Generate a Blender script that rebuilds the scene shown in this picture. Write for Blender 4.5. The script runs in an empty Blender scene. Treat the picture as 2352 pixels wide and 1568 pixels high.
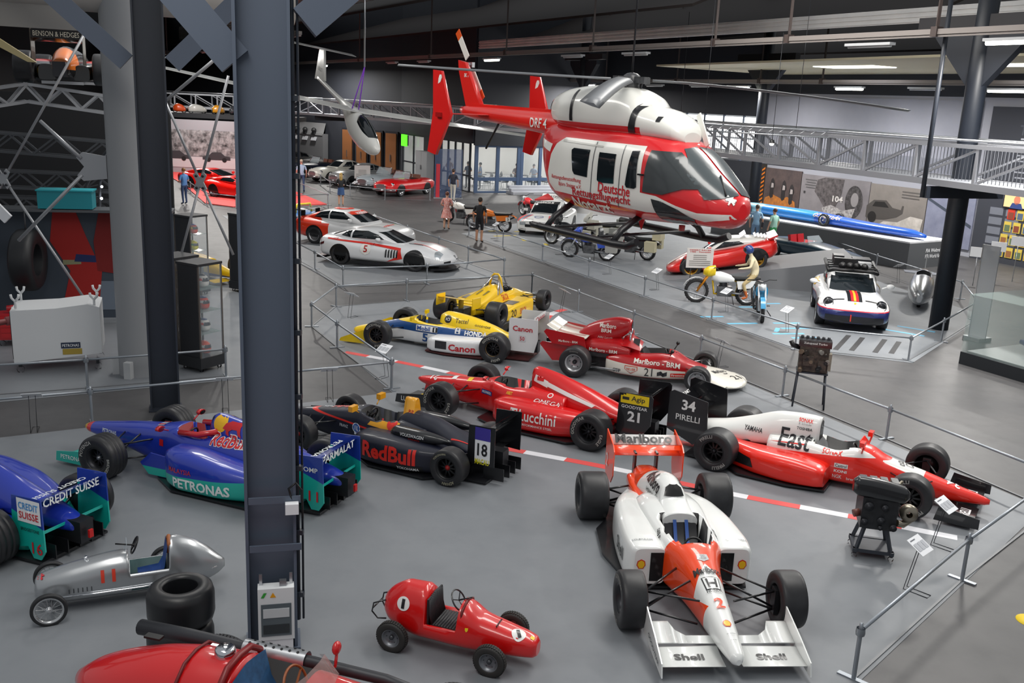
import bpy, bmesh, math, random
from math import sin, cos, pi, radians, sqrt, atan2, hypot
from mathutils import Vector, Matrix
from mathutils.bvhtree import BVHTree
random.seed(7)
SC = bpy.context.scene
COL = SC.collection
# ------------------------------------------------------------------ camera, world, light, exposure
cam_data = bpy.data.cameras.new('camera')
cam_data.sensor_width = 36.0
cam_data.lens = 36.0 * 2190 / 2352
cam_data.clip_end = 400
cam = bpy.data.objects.new('camera', cam_data)
COL.objects.link(cam)
_R = Matrix(((0.9989768, 0.0452245, 0.0), (0.0110782, -0.2447090, 0.9695333), (0.0438467, -0.9685413, -0.2449596)))
_R = _R @ Matrix(((1, 0, 0), (0, -1, 0), (0, 0, -1)))
cam.matrix_world = Matrix.Translation((0, 0, 5.67)) @ _R.to_4x4()
SC.camera = cam
world = bpy.data.worlds.new('world')
SC.world = world
world.use_nodes = True
world.node_tree.nodes['Background'].inputs[0].default_value = (0.92, 0.96, 1.0, 1)
world.node_tree.nodes['Background'].inputs[1].default_value = 0.33
SC.view_settings.view_transform = 'Standard'
SC.view_settings.look = 'None'
SC.view_settings.gamma = 1
SC.view_settings.use_curve_mapping = False
SC.view_settings.exposure = 0.2
def area_light(loc, size, size_y, power, rot=(0, 0, 0), col=(1, 0.97, 0.92)):
 d = bpy.data.lights.new('area_lamp', 'AREA')
 d.shape = 'RECTANGLE'
 d.size, d.size_y, d.energy, d.color = size, size_y, power, col
 o = bpy.data.objects.new('area_lamp', d)
 COL.objects.link(o)
 o.location, o.rotation_euler = loc, rot
 return o
HALL = radians(118)
for (lx, ly, lw) in ((-3, 5, 420), (4.5, 14, 620), (-7, 22, 560), (6, 26, 700)):  # soft lamps added over the unroofed near bays, standing in for skylights
 area_light((lx, ly, 10.2), 9.0, 2.2, lw, (0, 0, HALL))
# ------------------------------------------------------------------ colours and materials
def lin(c):
 if isinstance(c, str):
  c = [int(c[i:i + 2], 16) / 255 for i in (0, 2, 4)]
  return tuple(x / 12.92 if x <= 0.04045 else ((x + 0.055) / 1.055) ** 2.4 for x in c)
 return tuple(c)
_M = {}
def mat(col, rough=0.5, metal=0.0, coat=0.0, emit=0.0, alpha=1.0, trans=0.0, key=None, spec=0.5):
 k = key or (col, rough, metal, coat, emit, alpha, trans, spec)
 if k in _M:
  return _M[k]
 m = bpy.data.materials.new('material')
 m.use_nodes = True
 b = m.node_tree.nodes['Principled BSDF']
 c = lin(col)
 b.inputs['Base Color'].default_value = (*c, 1)
 b.inputs['Roughness'].default_value = rough
 b.inputs['Metallic'].default_value = metal
 b.inputs['Coat Weight'].default_value = coat
 b.inputs['Coat Roughness'].default_value = 0.06
 b.inputs['Specular IOR Level'].default_value = spec
 if emit:
  b.inputs['Emission Color'].default_value = (*c, 1)
  b.inputs['Emission Strength'].default_value = emit
 b.inputs['Alpha'].default_value = alpha
 b.inputs['Transmission Weight'].default_value = trans
 _M[k] = m
 return m
def gloss(col):
 return mat(col, 0.35, 0, 0.8)
class NT:
 """small helper that wires a node tree"""
 def __init__(s, m):
  s.t = m.node_tree
  s.bsdf = s.t.nodes['Principled BSDF']
 def n(s, kind, **kw):
  o = s.t.nodes.new(kind)
  for k, v in kw.items():
   setattr(o, k, v)
  return o
 def link(s, a, b):
  s.t.links.new(a, b)
 def math(s, op, a, b=None):
  o = s.n('ShaderNodeMath', operation=op)
  for i, v in enumerate((a, b)):
   if v is None:
    continue
   if isinstance(v, (int, float)):
    o.inputs[i].default_value = v
   else:
    s.link(v, o.inputs[i])
  return o.outputs[0]
 def coords(s, kind='Object'):
  tc = s.n('ShaderNodeTexCoord')
  sp = s.n('ShaderNodeSeparateXYZ')
  s.link(tc.outputs[kind], sp.inputs[0])
  return sp.outputs[0], sp.outputs[1], sp.outputs[2], tc.outputs[kind]
 def mix(s, fac, a, b):
  o = s.n('ShaderNodeMix', data_type='RGBA')
  s.link(fac, o.inputs[0]) if not isinstance(fac, (int, float)) else setattr(o.inputs[0], 'default_value', fac)
  for i, v in ((6, a), (7, b)):
   if isinstance(v, tuple):
    o.inputs[i].default_value = (*v, 1)
   else:
    s.link(v, o.inputs[i])
  return o.outputs[2]
 def noise(s, vec, scale, detail=4, rough=0.6):
  o = s.n('ShaderNodeTexNoise')
  o.inputs['Scale'].default_value = scale
  o.inputs['Detail'].default_value = detail
  o.inputs['Roughness'].default_value = rough
  if vec is not None:
   s.link(vec, o.inputs['Vector'])
  return o.outputs['Fac']
 def step(s, v, lo, hi):
  o = s.n('ShaderNodeMapRange')
  s.link(v, o.inputs[0])
  o.inputs[1].default_value, o.inputs[2].default_value = lo, hi
  return o.outputs[0]
def paint(base, zones, rough=0.35, coat=0.8, key=None):
 """glossy paintwork: zones = [(colour, [(a,b,c,d), ...])], each half-space a|x|... a*x+b*y+c*z+d>0 in the car's own axes;
 a fifth entry 1 takes |y| for y"""
 k = ('paint', key or (base, repr(zones)))
 if k in _M:
  return _M[k]
 m = bpy.data.materials.new('paintwork')
 m.use_nodes = True
 t = NT(m)
 x, y, z, _ = t.coords()
 ay = t.math('ABSOLUTE', y)
 cur = lin(base)
 for col, hs in zones:
  f = None
  for h in hs:
   a, b, c, d = h[:4]
   v = t.math('ADD', t.math('ADD', t.math('MULTIPLY', x, a), t.math('MULTIPLY', ay if len(h) > 4 else y, b)),
                       t.math('ADD', t.math('MULTIPLY', z, c), d))
   g = t.math('GREATER_THAN', v, 0.0)
   f = g if f is None else t.math('MULTIPLY', f, g)
  cur = t.mix(f, cur, lin(col))
 t.link(cur, t.bsdf.inputs['Base Color']) if not isinstance(cur, tuple) else None
 t.bsdf.inputs['Roughness'].default_value = rough
 t.bsdf.inputs['Coat Weight'].default_value = coat
 t.bsdf.inputs['Coat Roughness'].default_value = 0.06
 _M[k] = m
 return m
def noisy(c1, c2, scale, rough=0.6, bump=0.0, metal=0, key=None, detail=5, coat=0):
 k = ('noisy', c1, c2, scale, rough, bump, metal)
 if k in _M:
  return _M[k]
 m = bpy.data.materials.new('worn_surface')
 m.use_nodes = True
 t = NT(m)
 _, _, _, v = t.coords()
 n = t.noise(v, scale, detail)
 t.link(t.mix(t.step(n, 0.3, 0.7), lin(c1), lin(c2)), t.bsdf.inputs['Base Color'])
 t.bsdf.inputs['Roughness'].default_value = rough
 t.bsdf.inputs['Metallic'].default_value = metal
 if bump:
  b = t.n('ShaderNodeBump')
  b.inputs['Strength'].default_value = bump
  t.link(n, b.inputs['Height'])
  t.link(b.outputs[0], t.bsdf.inputs['Normal'])
 _M[k] = m
 return m
RUBBER = noisy('1f1f22', '2b2c2f', 6, 0.46)
BLACK = mat('0c0d10', 0.45)
GBLACK = gloss('101116')
CARBON = mat('15161a', 0.35, 0, 0.3)
STEEL = mat('b9bcc0', 0.3, 0.9)
CHROME = mat('d8dade', 0.12, 1.0)
ALU = mat('9a9da2', 0.4, 0.85)
GUN = mat('3a3b3f', 0.4, 0.7)
WHITE = gloss('eceeee')
GLASS = mat('1a2024', 0.08, 0, 0.5)
RED = gloss('d40d12')
PAPER = mat('e8eaee', 0.7)
GALV = mat('9da3aa', 0.42, 0.75)
DARKST = mat('566070', 0.5)       # dark blue-grey painted steel
# ------------------------------------------------------------------ mesh collector
class B:
 def __init__(s):
  s.v, s.f, s.m, s.sm = [], [], [], []
  s.T = None
 def add(s, vs, fs, mi=0, smooth=True):
  o = len(s.v)
  if s.T is not None:
   vs = [s.T @ Vector(p) for p in vs]
  s.v += [tuple(p) for p in vs]
  for f in fs:
   s.f.append(tuple(i + o for i in f))
   s.m.append(mi)
   s.sm.append(smooth)
  return s
 def box(s, c, d, rz=0.0, ry=0.0, rx=0.0, mi=0):
  M = Matrix.Translation(c) @ Matrix.Rotation(rz, 4, 'Z') @ Matrix.Rotation(ry, 4, 'Y') @ Matrix.Rotation(rx, 4, 'X')
  vs = [M @ Vector((x * d[0] / 2, y * d[1] / 2, z * d[2] / 2)) for x in (-1, 1) for y in (-1, 1) for z in (-1, 1)]
  return s.add(vs, [(0, 1, 3, 2), (4, 6, 7, 5), (0, 4, 5, 1), (2, 3, 7, 6), (0, 2, 6, 4), (1, 5, 7, 3)], mi, False)
 def bar(s, p0, p1, w, h=None, up=(0, 0, 1), mi=0):
  """rectangular bar between two points"""
  p0, p1 = Vector(p0), Vector(p1)
  d = (p1 - p0).normalized()
  u = Vector(up)
  if abs(d.dot(u)) > 0.98:
   u = Vector((1, 0, 0))
  a = d.cross(u).normalized() * w / 2
  b = a.cross(d).normalized() * (h or w) / 2
  vs = [p + q * a + r * b for p in (p0, p1) for q in (-1, 1) for r in (-1, 1)]
  return s.add(vs, [(0, 1, 3, 2), (4, 6, 7, 5), (0, 4, 5, 1), (2, 3, 7, 6), (0, 2, 6, 4), (1, 5, 7, 3)], mi, False)
 def tube(s, pts, r, n=8, mi=0, caps=True, smooth=True):
  pts = [Vector(p) for p in pts]
  rs = r if isinstance(r, (list, tuple)) else [r] * len(pts)
  rings = []
  prev = None
  for i, p in enumerate(pts):
   a = pts[max(i - 1, 0)]
   b = pts[min(i + 1, len(pts) - 1)]
   d = (b - a).normalized()
   if prev is None:
    u = Vector((0, 0, 1)) if abs(d.z) < 0.95 else Vector((1, 0, 0))
    u = (u - d * d.dot(u)).normalized()
   else:
    u = (prev - d * d.dot(prev)).normalized()
   prev = u
   w = d.cross(u)
   rings.append([p + rs[i] * (cos(2 * pi * k / n) * u + sin(2 * pi * k / n) * w) for k in range(n)])
  vs = [q for g in rings for q in g]
  fs = [(i * n + k, i * n + (k + 1) % n, (i + 1) * n + (k + 1) % n, (i + 1) * n + k) for i in range(len(pts) - 1) for k in range(n)]
  s.add(vs, fs, mi, smooth)
  if caps:
   o = len(s.v) - len(vs)
   s.f += [tuple(o + k for k in range(n))[::-1], tuple(o + (len(pts) - 1) * n + k for k in range(n))]
   s.m += [mi, mi]
   s.sm += [False, False]
  return s
 def lathe(s, prof, c=(0, 0, 0), axis='Y', n=32, mi=0, a0=0.0, a1=2 * pi, smooth=True):
  """prof = [(radius, offset along axis)]"""
  full = abs(a1 - a0 - 2 * pi) < 1e-6
  m = n if full else n + 1
  vs = []
  for r, t in prof:
   for k in range(m):
    a = a0 + (a1 - a0) * k / n
    p = (r * cos(a), r * sin(a), t)
    q = {'Z': p, 'Y': (p[0], p[2], p[1]), 'X': (p[2], p[0], p[1])}[axis]
    vs.append((q[0] + c[0], q[1] + c[1], q[2] + c[2]))
  fs = []
  for i in range(len(prof) - 1):
   for k in range(n):
    k2 = (k + 1) % m
    fs.append((i * m + k, i * m + k2, (i + 1) * m + k2, (i + 1) * m + k))
  return s.add(vs, fs, mi, smooth)
 def ball(s, c, r, n=12, mi=0, sq=(1, 1, 1)):
  prof = [(max(sin(pi * i / n), 1e-4), -cos(pi * i / n)) for i in range(n + 1)]
  o = len(s.v)
  T, s.T = s.T, None
  s.lathe(prof, (0, 0, 0), 'Z', n * 2, mi)
  s.T = T
  for i in range(o, len(s.v)):
   p = Vector((s.v[i][0] * r * sq[0] + c[0], s.v[i][1] * r * sq[1] + c[1], s.v[i][2] * r * sq[2] + c[2]))
   s.v[i] = tuple(T @ p) if T is not None else tuple(p)
  return s
 def prism(s, outline, h, mi=0, smooth=False):
  """outline of 3D points, thickened by the vector h"""
  h = Vector(h)
  a = [Vector(p) for p in outline]
  n = len(a)
  vs = a + [p + h for p in a]
  fs = [tuple(range(n))[::-1], tuple(range(n, 2 * n))] + [(k, (k + 1) % n, n + (k + 1) % n, n + k) for k in range(n)]
  return s.add(vs, fs, mi, smooth)
 def rings(s, rings, mi=0, caps=True, closed=True, fm=None, smooth=True):
  n = len(rings[0])
  vs = [p for g in rings for p in g]
  o = len(s.v)
  fs = []
  for i in range(len(rings) - 1):
   for k in range(n if closed else n - 1):
    fs.append((i * n + k, i * n + (k + 1) % n, (i + 1) * n + (k + 1) % n, (i + 1) * n + k))
  if caps:
   fs += [tuple(range(n))[::-1], tuple((len(rings) - 1) * n + k for k in range(n))]
  s.add(vs, fs, mi, smooth)
  if caps:
   s.sm[-1] = s.sm[-2] = False
  if fm:
   for j in range(len(s.f) - len(fs), len(s.f)):
    c = sum((Vector(s.v[i]) for i in s.f[j]), Vector()) / len(s.f[j])
    s.m[j] = fm(c)
  return s
 def mirror(s, o=0):
  """mirror everything from vertex/face mark on in y"""
  nv, nf = len(s.v), len(s.f)
  s.v += [(x, -y, z) for x, y, z in s.v]
  for j in range(nf):
   s.f.append(tuple(i + nv for i in s.f[j])[::-1])
   s.m.append(s.m[j])
   s.sm.append(s.sm[j])
  return s
 def bvh(s):
  return BVHTree.FromPolygons([Vector(p) for p in s.v], s.f)
 def mesh(s, mats):
  me = bpy.data.meshes.new('mesh')
  me.from_pydata(s.v, [], s.f)
  for m in (mats if isinstance(mats, (list, tuple)) else [mats]):
   me.materials.append(m)
  me.polygons.foreach_set('material_index', s.m)
  me.polygons.foreach_set('use_smooth', s.sm)
  bm = bmesh.new()
  bm.from_mesh(me)
  bmesh.ops.recalc_face_normals(bm, faces=bm.faces)
  bm.to_mesh(me)
  bm.free()
  me.update()
  return me
 def build(s, name, mats, parent=None, label=None, loc=None):
  o = bpy.data.objects.new(name, s.mesh(mats))
  COL.objects.link(o)
  if parent is not None:
   o.parent = parent
  if label:
   o['label'] = label
  if loc:
   o.location = loc
  return o
def part(name, me, parent, loc=(0, 0, 0), rot=None):
 """another object on shared mesh data"""
 o = bpy.data.objects.new(name, me)
 COL.objects.link(o)
 o.parent = parent
 o.location = loc
 if rot:
  o.rotation_euler = rot
 return o
def tag(o, label, cat, group=None, kind=None):
 o['label'] = label
 o['category'] = cat
 if group:
  o['group'] = group
 if kind:
  o['kind'] = kind
 return o
def struct(o, label=None):
 o['kind'] = 'structure'
 if label:
  o['label'] = label
 return o
def thing(name, label, cat, loc=(0, 0, 0), rz=0.0, group=None, scale=None, rot=None):
 o = bpy.data.objects.new(name, None)
 o.empty_display_size = 0.2
 COL.objects.link(o)
 o.location = loc
 o.rotation_euler = rot if rot else (0, 0, rz)
 if scale:
  o.scale = (scale,) * 3
 return tag(o, label, cat, group)
def copy_tree(o, parent=None):
 c = o.copy()
 COL.objects.link(c)
 c.parent = parent
 for ch in list(o.children):
  copy_tree(ch, c)
 return c
# ------------------------------------------------------------------ smooth lofts
def interp(keys, nx, extra=()):
 """monotone-ish Catmull-Rom through rows sorted by their first column"""
 ks = sorted(keys, key=lambda k: k[0])
 xs = []
 x0, x1 = ks[0][0], ks[-1][0]
 for i in range(nx + 1):
  xs.append(x0 + (x1 - x0) * i / nx)
 xs = sorted(set([round(x, 5) for x in xs] + [round(k[0], 5) for k in ks] + [round(e, 5) for e in extra]))
 out = []
 for x in xs:
  j = 0
  while j < len(ks) - 2 and x > ks[j + 1][0]:
   j += 1
  a, b = ks[j], ks[j + 1]
  h = b[0] - a[0]
  t = (x - a[0]) / h
  row = [x]
  for c in range(1, len(a)):
   d = (b[c] - a[c]) / h
   def slope(i):
    if i <= 0 or i >= len(ks) - 1:
     return None
    d0 = (ks[i][c] - ks[i - 1][c]) / (ks[i][0] - ks[i - 1][0])
    d1 = (ks[i + 1][c] - ks[i][c]) / (ks[i + 1][0] - ks[i][0])
    if d0 * d1 <= 0:
     return 0.0
    return 2 * d0 * d1 / (d0 + d1)
   m0, m1 = slope(j), slope(j + 1)
   m0 = d if m0 is None else m0
   m1 = d if m1 is None else m1
   t2, t3 = t * t, t * t * t
   row.append((2 * t3 - 3 * t2 + 1) * a[c] + (t3 - 2 * t2 + t) * h * m0 + (-2 * t3 + 3 * t2) * b[c] + (t3 - t2) * h * m1)
  out.append(row)
 return out
def spow(v, e):
 return math.copysign(abs(v) ** e, v)
def hull(keys, nx=36, n=28, vf=None, fm=None, mi=0, axis='X', caps=True, extra=()):
 """keys: (x, half width, z bottom, z widest, z top, exponent top, exponent bottom[, y centre]); a smooth lofted shell"""
 rows = interp(keys, nx, extra)
 rings = []
 for r in rows:
  x, w, z0, zc, z1, e1, e0 = r[:7]
  yc = r[7] if len(r) > 7 else 0.0
  g = []
  for k in range(n):
   a = 2 * pi * (k + 0.5) / n
   s_, c_ = sin(a), cos(a)
   e = e1 if s_ > 0 else e0
   y = yc + w * spow(c_, 2 / e)
   z = zc + ((z1 - zc) if s_ > 0 else (zc - z0)) * spow(s_, 2 / e)
   p = (x, y, z)
   if vf:
    p = vf(*p)
   g.append(p)
  rings.append(g)
 b = B()
 b.rings(rings, mi, caps, True, fm)
 return b
def foil(b, y0, y1, x, z, chord, th=0.12, ang=0.0, camber=0.06, n=10, mi=0, chord1=None, x1=None, z1=None):
 """wing of a smooth section from y0 to y1; x, z is its leading edge, positive angle lifts the trailing edge (trail = -x)"""
 rings = []
 for (y, xx, zz, ch) in ((y0, x, z, chord), (y1, x if x1 is None else x1, z if z1 is None else z1, chord1 or chord)):
  g = []
  for k in range(2 * n):
   t = (k / n) if k <= n else (2 - k / n)
   tt = (1 - cos(pi * t)) / 2
   half = th * 1.6 * (sqrt(max(tt, 0)) - tt) * 0.9 + 0.004
   cz = -camber * 4 * tt * (1 - tt)
   zz2 = (cz + half * (1 if k <= n else -1) * 0.6) * ch
   xx2 = -tt * ch
   g.append((xx + xx2 * cos(ang) - zz2 * sin(ang) * 0, y, zz + zz2 * cos(ang) - xx2 * sin(ang)))
  rings.append(g)
 return b.rings(rings, mi)
# ------------------------------------------------------------------ lettering and flat marks laid onto surfaces
def text2d(s, size=1.0, bold=0.0, shear=0.0, space=1.0):
 cu = bpy.data.curves.new('text', 'FONT')
 cu.body = s
 cu.size = size
 cu.offset = bold * size
 cu.shear = shear
 cu.space_character = space
 cu.align_x = 'CENTER'
 cu.align_y = 'CENTER'
 cu.resolution_u = 2
 ob = bpy.data.objects.new('text', cu)
 me = ob.to_mesh()
 vs = [(v.co.x, v.co.y) for v in me.vertices]
 fs = [tuple(p.vertices) for p in me.polygons]
 ob.to_mesh_clear()
 bpy.data.objects.remove(ob)
 bpy.data.curves.remove(cu)
 if vs:   # true centring on the glyph box
  x0, x1 = min(v[0] for v in vs), max(v[0] for v in vs)
  y0, y1 = min(v[1] for v in vs), max(v[1] for v in vs)
  vs = [(v[0] - (x0 + x1) / 2, v[1] - (y0 + y1) / 2) for v in vs]
 return vs, fs
def fit(shape, w, h=None):
 vs, fs = shape
 if not vs:
  return shape
 sx = w / max(1e-6, max(v[0] for v in vs) - min(v[0] for v in vs))
 hh = max(1e-6, max(v[1] for v in vs) - min(v[1] for v in vs))
 sy = h / hh if h else sx
 return [(v[0] * sx, v[1] * sy) for v in vs], fs
def poly(pts):
 return list(pts), [tuple(range(len(pts)))]
def disc2(r, n=28, sx=1.0):
 return poly([(r * sx * cos(2 * pi * k / n), r * sin(2 * pi * k / n)) for k in range(n)])
def ring2(r0, r1, n=28):
 vs = [(r * cos(2 * pi * k / n), r * sin(2 * pi * k / n)) for r in (r0, r1) for k in range(n)]
 return vs, [(k, (k + 1) % n, n + (k + 1) % n, n + k) for k in range(n)]
def rect2(w, h):
 return poly([(-w / 2, -h / 2), (w / 2, -h / 2), (w / 2, h / 2), (-w / 2, h / 2)])
def lay(name, shape, m, parent, o, u, v, target=None, grid=0.07, off=0.004, thick=None, reach=1.2):
 """place a flat shape: o centre, u/v its axes; with a target it is laid onto that surface along -(u x v)"""
 vs, fs = shape
 if not vs:
  return None
 o, u, v = Vector(o), Vector(u).normalized(), Vector(v)
 v = (v - u * u.dot(v)).normalized()
 nrm = u.cross(v)
 bm = bmesh.new()
 bv = [bm.verts.new((p[0], p[1], 0)) for p in vs]
 for f in fs:
  try:
   bm.faces.new([bv[i] for i in f])
  except ValueError:
   pass
 bmesh.ops.triangulate(bm, faces=bm.faces[:])
 if target is not None:
  x0, x1 = min(p[0] for p in vs), max(p[0] for p in vs)
  y0, y1 = min(p[1] for p in vs), max(p[1] for p in vs)
  for lo, hi, ax in ((x0, x1, 0), (y0, y1, 1)):
   k = int((hi - lo) / grid)
   for i in range(1, k + 1):
    c = lo + (hi - lo) * i / (k + 1)
    co = (c, 0, 0) if ax == 0 else (0, c, 0)
    no = (1, 0, 0) if ax == 0 else (0, 1, 0)
    bmesh.ops.bisect_plane(bm, geom=bm.verts[:] + bm.edges[:] + bm.faces[:], plane_co=co, plane_no=no)
 dead = []
 for w in bm.verts:
  p = o + u * w.co.x + v * w.co.y
  if target is not None:
   hit, hn, _, _ = target.ray_cast(p + nrm * reach, -nrm, reach * 2)
   if hit is None:
    dead.append(w)
    continue
   if hn.dot(nrm) < 0:
    hn = -hn
   if hn.dot(nrm) < 0.12:
    dead.append(w)
    continue
   p = hit + (hn * 0.5 + nrm * 0.5) * off
  else:
   p = p + nrm * off
  w.co = p
 if dead:
  bmesh.ops.delete(bm, geom=dead, context='VERTS')
 if not bm.faces:
  bm.free()
  return None
 me = bpy.data.meshes.new('mesh')
 bm.to_mesh(me)
 bm.free()
 me.materials.append(m)
 for p in me.polygons:
  p.use_smooth = True
 ob = bpy.data.objects.new(name, me)
 COL.objects.link(ob)
 ob.parent = parent
 return ob
def arc_text(s, r, size, a_mid, y, m, parent, bold=0.01, sgn=1, name='lettering', wide=1.0):
 """lettering round a wheel side, in the wheel's own axes (axle along y); sgn is the side it faces"""
 vs, fs = text2d(s, size, bold)
 vs = [(p[0] * wide, p[1]) for p in vs]
 me = bpy.data.meshes.new('mesh')
 out = []
 for a, b in vs:
  th = a_mid - sgn * (-1) * a / r * -1 if sgn > 0 else a_mid - a / r
  th = a_mid + a / r if sgn > 0 else a_mid - a / r
  rr = r + b
  out.append((rr * cos(th), y, rr * sin(th)))
 me.from_pydata(out, [], fs)
 me.materials.append(m)
 ob = bpy.data.objects.new(name, me)
 COL.objects.link(ob)
 ob.parent = parent
 return ob
# ------------------------------------------------------------------ the setting
AX = Vector((-0.469, 0.883, 0))      # along the hall
BX = Vector((0.883, 0.469, 0))       # across the hall
def concrete(name, c1, c2, c3, rough, scale=0.35):
 m = bpy.data.materials.new(name)
 m.use_nodes = True
 t = NT(m)
 _, _, _, v = t.coords()
 n1 = t.noise(v, scale, 6, 0.62)
 n2 = t.noise(v, 2.3, 5, 0.6)
 c = t.mix(t.step(n1, 0.36, 0.66), lin(c1), lin(c2))
 c = t.mix(t.math('MULTIPLY', t.step(n2, 0.5, 0.75), 0.45), c, lin(c3))
 t.link(c, t.bsdf.inputs['Base Color'])
 t.link(t.math('ADD', t.math('MULTIPLY', n2, 0.12), rough - 0.06), t.bsdf.inputs['Roughness'])
 return m
M_AISLE = concrete('polished_concrete', '424244', '504f50', '3b3b3d', 0.5)
M_CARPET = concrete('grey_floor_coating', '75797e', '7d8186', '70747a', 0.55, 0.6)
M_DARKFL = concrete('dark_floor_coating', '4a4a4d', '5a595a', '434346', 0.45)
M_REDFL = mat('e0504e', 0.7)
M_WALL = mat('2a2d35', 0.7)
M_WHITEWALL = mat('9496a0', 0.75)
def slab(name, pts, z, m, parent=None, h=0.004):
 b = B()
 b.prism([(x, y, z - h) for x, y in pts], (0, 0, h))
 return struct(b.build(name, m, parent))
slab('floor', [(-60, -12), (60, -12), (60, 120), (-60, 120)], 0.0, M_AISLE, h=0.1)
slab('floor_race_bay', [(-4.99, 23.1), (-4.9, 25.5), (0.53, 28.6), (8.2, 13.55), (2.6, 7.5), (0.2, 3), (-9, 3), (-12.5, 12.1), (-2.3, 17.9)], 0.006, M_CARPET)
slab('floor_coupe_bay', [(-5.16, 28.1), (-0.3, 31.2), (-6.2, 41.5), (-13.5, 43.5), (-10.5, 37.5)], 0.006, M_CARPET)
slab('floor_rally_bay', [(-2.4, 41.0), (7.0, 22.9), (9.6, 22.1), (14.2, 28.2), (9.5, 48), (3, 51)], 0.006, M_CARPET)
slab('floor_helmet_bay', [(-13.5, 13.9), (-4.4, 18.9), (-9.8, 31), (-20, 27)], 0.006, M_CARPET)
slab('floor_classic_bay', [(-16.5, 70), (-11.0, 56.2), (-9.4, 54.2), (-5.0, 53.6), (-2.2, 56), (-3.6, 59.5), (-14, 80)], 0.006, M_DARKFL)
slab('floor_red_carpet', [(-25, 66), (-20, 57), (-15.6, 47.6), (-13.9, 46.6), (-9.9, 49.5), (-13.5, 56.5), (-18, 70)], 0.05, M_REDFL, h=0.05)
slab('floor_red_strip', [(-20, 50), (-16.9, 44.6), (-18.3, 43.8), (-22, 49)], 0.05, M_REDFL, h=0.05)
# kerb tape on the race bay floor: red and white pieces
M_KR, M_KW = mat('d8504e', 0.6), mat('dcdde2', 0.6)
kerb = bpy.data.objects.new('floor_kerb_marking', None)
COL.objects.link(kerb)
struct(kerb, 'red and white kerb stripe winding across the race bay floor')
def kerb_run(pts, w, first=0, step=0.62):
 # resample
 P = [Vector((x, y, 0)) for x, y in pts]
 d = [0]
 for a, c in zip(P, P[1:]):
  d.append(d[-1] + (c - a).length)
 def at(s):
  s = min(max(s, 0), d[-1])
  j = 0
  while j < len(P) - 2 and s > d[j + 1]:
   j += 1
  t = (s - d[j]) / (d[j + 1] - d[j])
  a, c, e, f = P[max(j - 1, 0)], P[j], P[j + 1], P[min(j + 2, len(P) - 1)]
  return 0.5 * (2 * c + (e - a) * t + (2 * a - 5 * c + 4 * e - f) * t * t + (3 * c - a - 3 * e + f) * t ** 3)
 n = int(d[-1] / step)
 for i in range(n):
  g = []
  for k in range(5):
   s = (i + k / 4) * step
   p = at(s)
   q = (at(s + 0.05) - at(s - 0.05)).normalized()
   nn = Vector((-q.y, q.x, 0)) * w / 2
   g.append((p + nn, p - nn))
  o = [x for x, _ in g] + [y for _, y in g][::-1]
  b = B()
  b.prism([(p.x, p.y, 0.006) for p in o], (0, 0, 0.003))
  b.build('kerb_piece', M_KR if (i + first) % 2 == 0 else M_KW, kerb)
kerb_run([(-3.75, 20.75), (-2.6, 20.2), (-1.6, 19.65), (-0.8, 19.15), (0.1, 18.5), (0.9, 17.6), (1.7, 16.7), (2.7, 16.0), (3.6, 15.4)], 0.17, 0, 0.68)
kerb_run([(-0.3, 15.2), (0.11, 15.02), (1.66, 14.41), (3.45, 13.56), (5.1, 12.9), (6.0, 12.5), (6.85, 12.14)], 0.17, 0, 0.72)
kerb_run([(1.45, 26.4), (1.05, 25.7), (0.82, 24.6), (0.8, 23.4), (1.0, 22.3), (1.3, 21.6)], 0.2, 0, 0.5)
kerb_run([(-2.6, 23.9), (-1.9, 24.1), (-1.3, 24.5), (-0.6, 24.9)], 0.2, 1, 0.5)
# ------------------------------------------------------------------ walls
def wall(name, p0, p1, z0, z1, m, th=0.2):
 p0, p1 = Vector((*p0, 0)), Vector((*p1, 0))
 mid = (p0 + p1) / 2
 d = p1 - p0
 o = B().box((0, 0, 0), (d.length, th, z1 - z0)).build(name, m, loc=(mid.x, mid.y, (z0 + z1) / 2))
 o.rotation_euler.z = atan2(d.y, d.x)
 return struct(o)
wall('wall_far_left', (-34, 92), (-8.6, 70.3), 0, 14, M_WALL)
wall('wall_far_left_end', (-34, 92), (-36, 30), 0, 14, mat('16171b', 0.8))
wall('wall_left_inner', (-36, 30), (-22, 22), 0, 14, mat('121317', 0.8))
wall('wall_cafe_upper', (-8.6, 70.3), (-2.85, 59.5), 3.0, 14, M_WALL)
wall('wall_door_upper', (-2.85, 59.5), (5.6, 64.0), 2.9, 14, M_WALL)
wall('wall_rear', (5.4, 63.9), (13.2, 53.4), 0, 2.95, M_WALL)
wall('wall_rear_upper', (5.4, 63.9), (13.2, 53.4), 5.4, 14, M_WALL)
wall('wall_photo', (13.2, 53.4), (22.6, 34.9), 0, 6.65, M_WHITEWALL)
wall('wall_photo_upper', (13.2, 53.4), (22.6, 34.9), 6.65, 7.6, M_WALL)
wall('wall_right', (22.5, 35.1), (34, 12), 0, 14, M_WALL)
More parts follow.
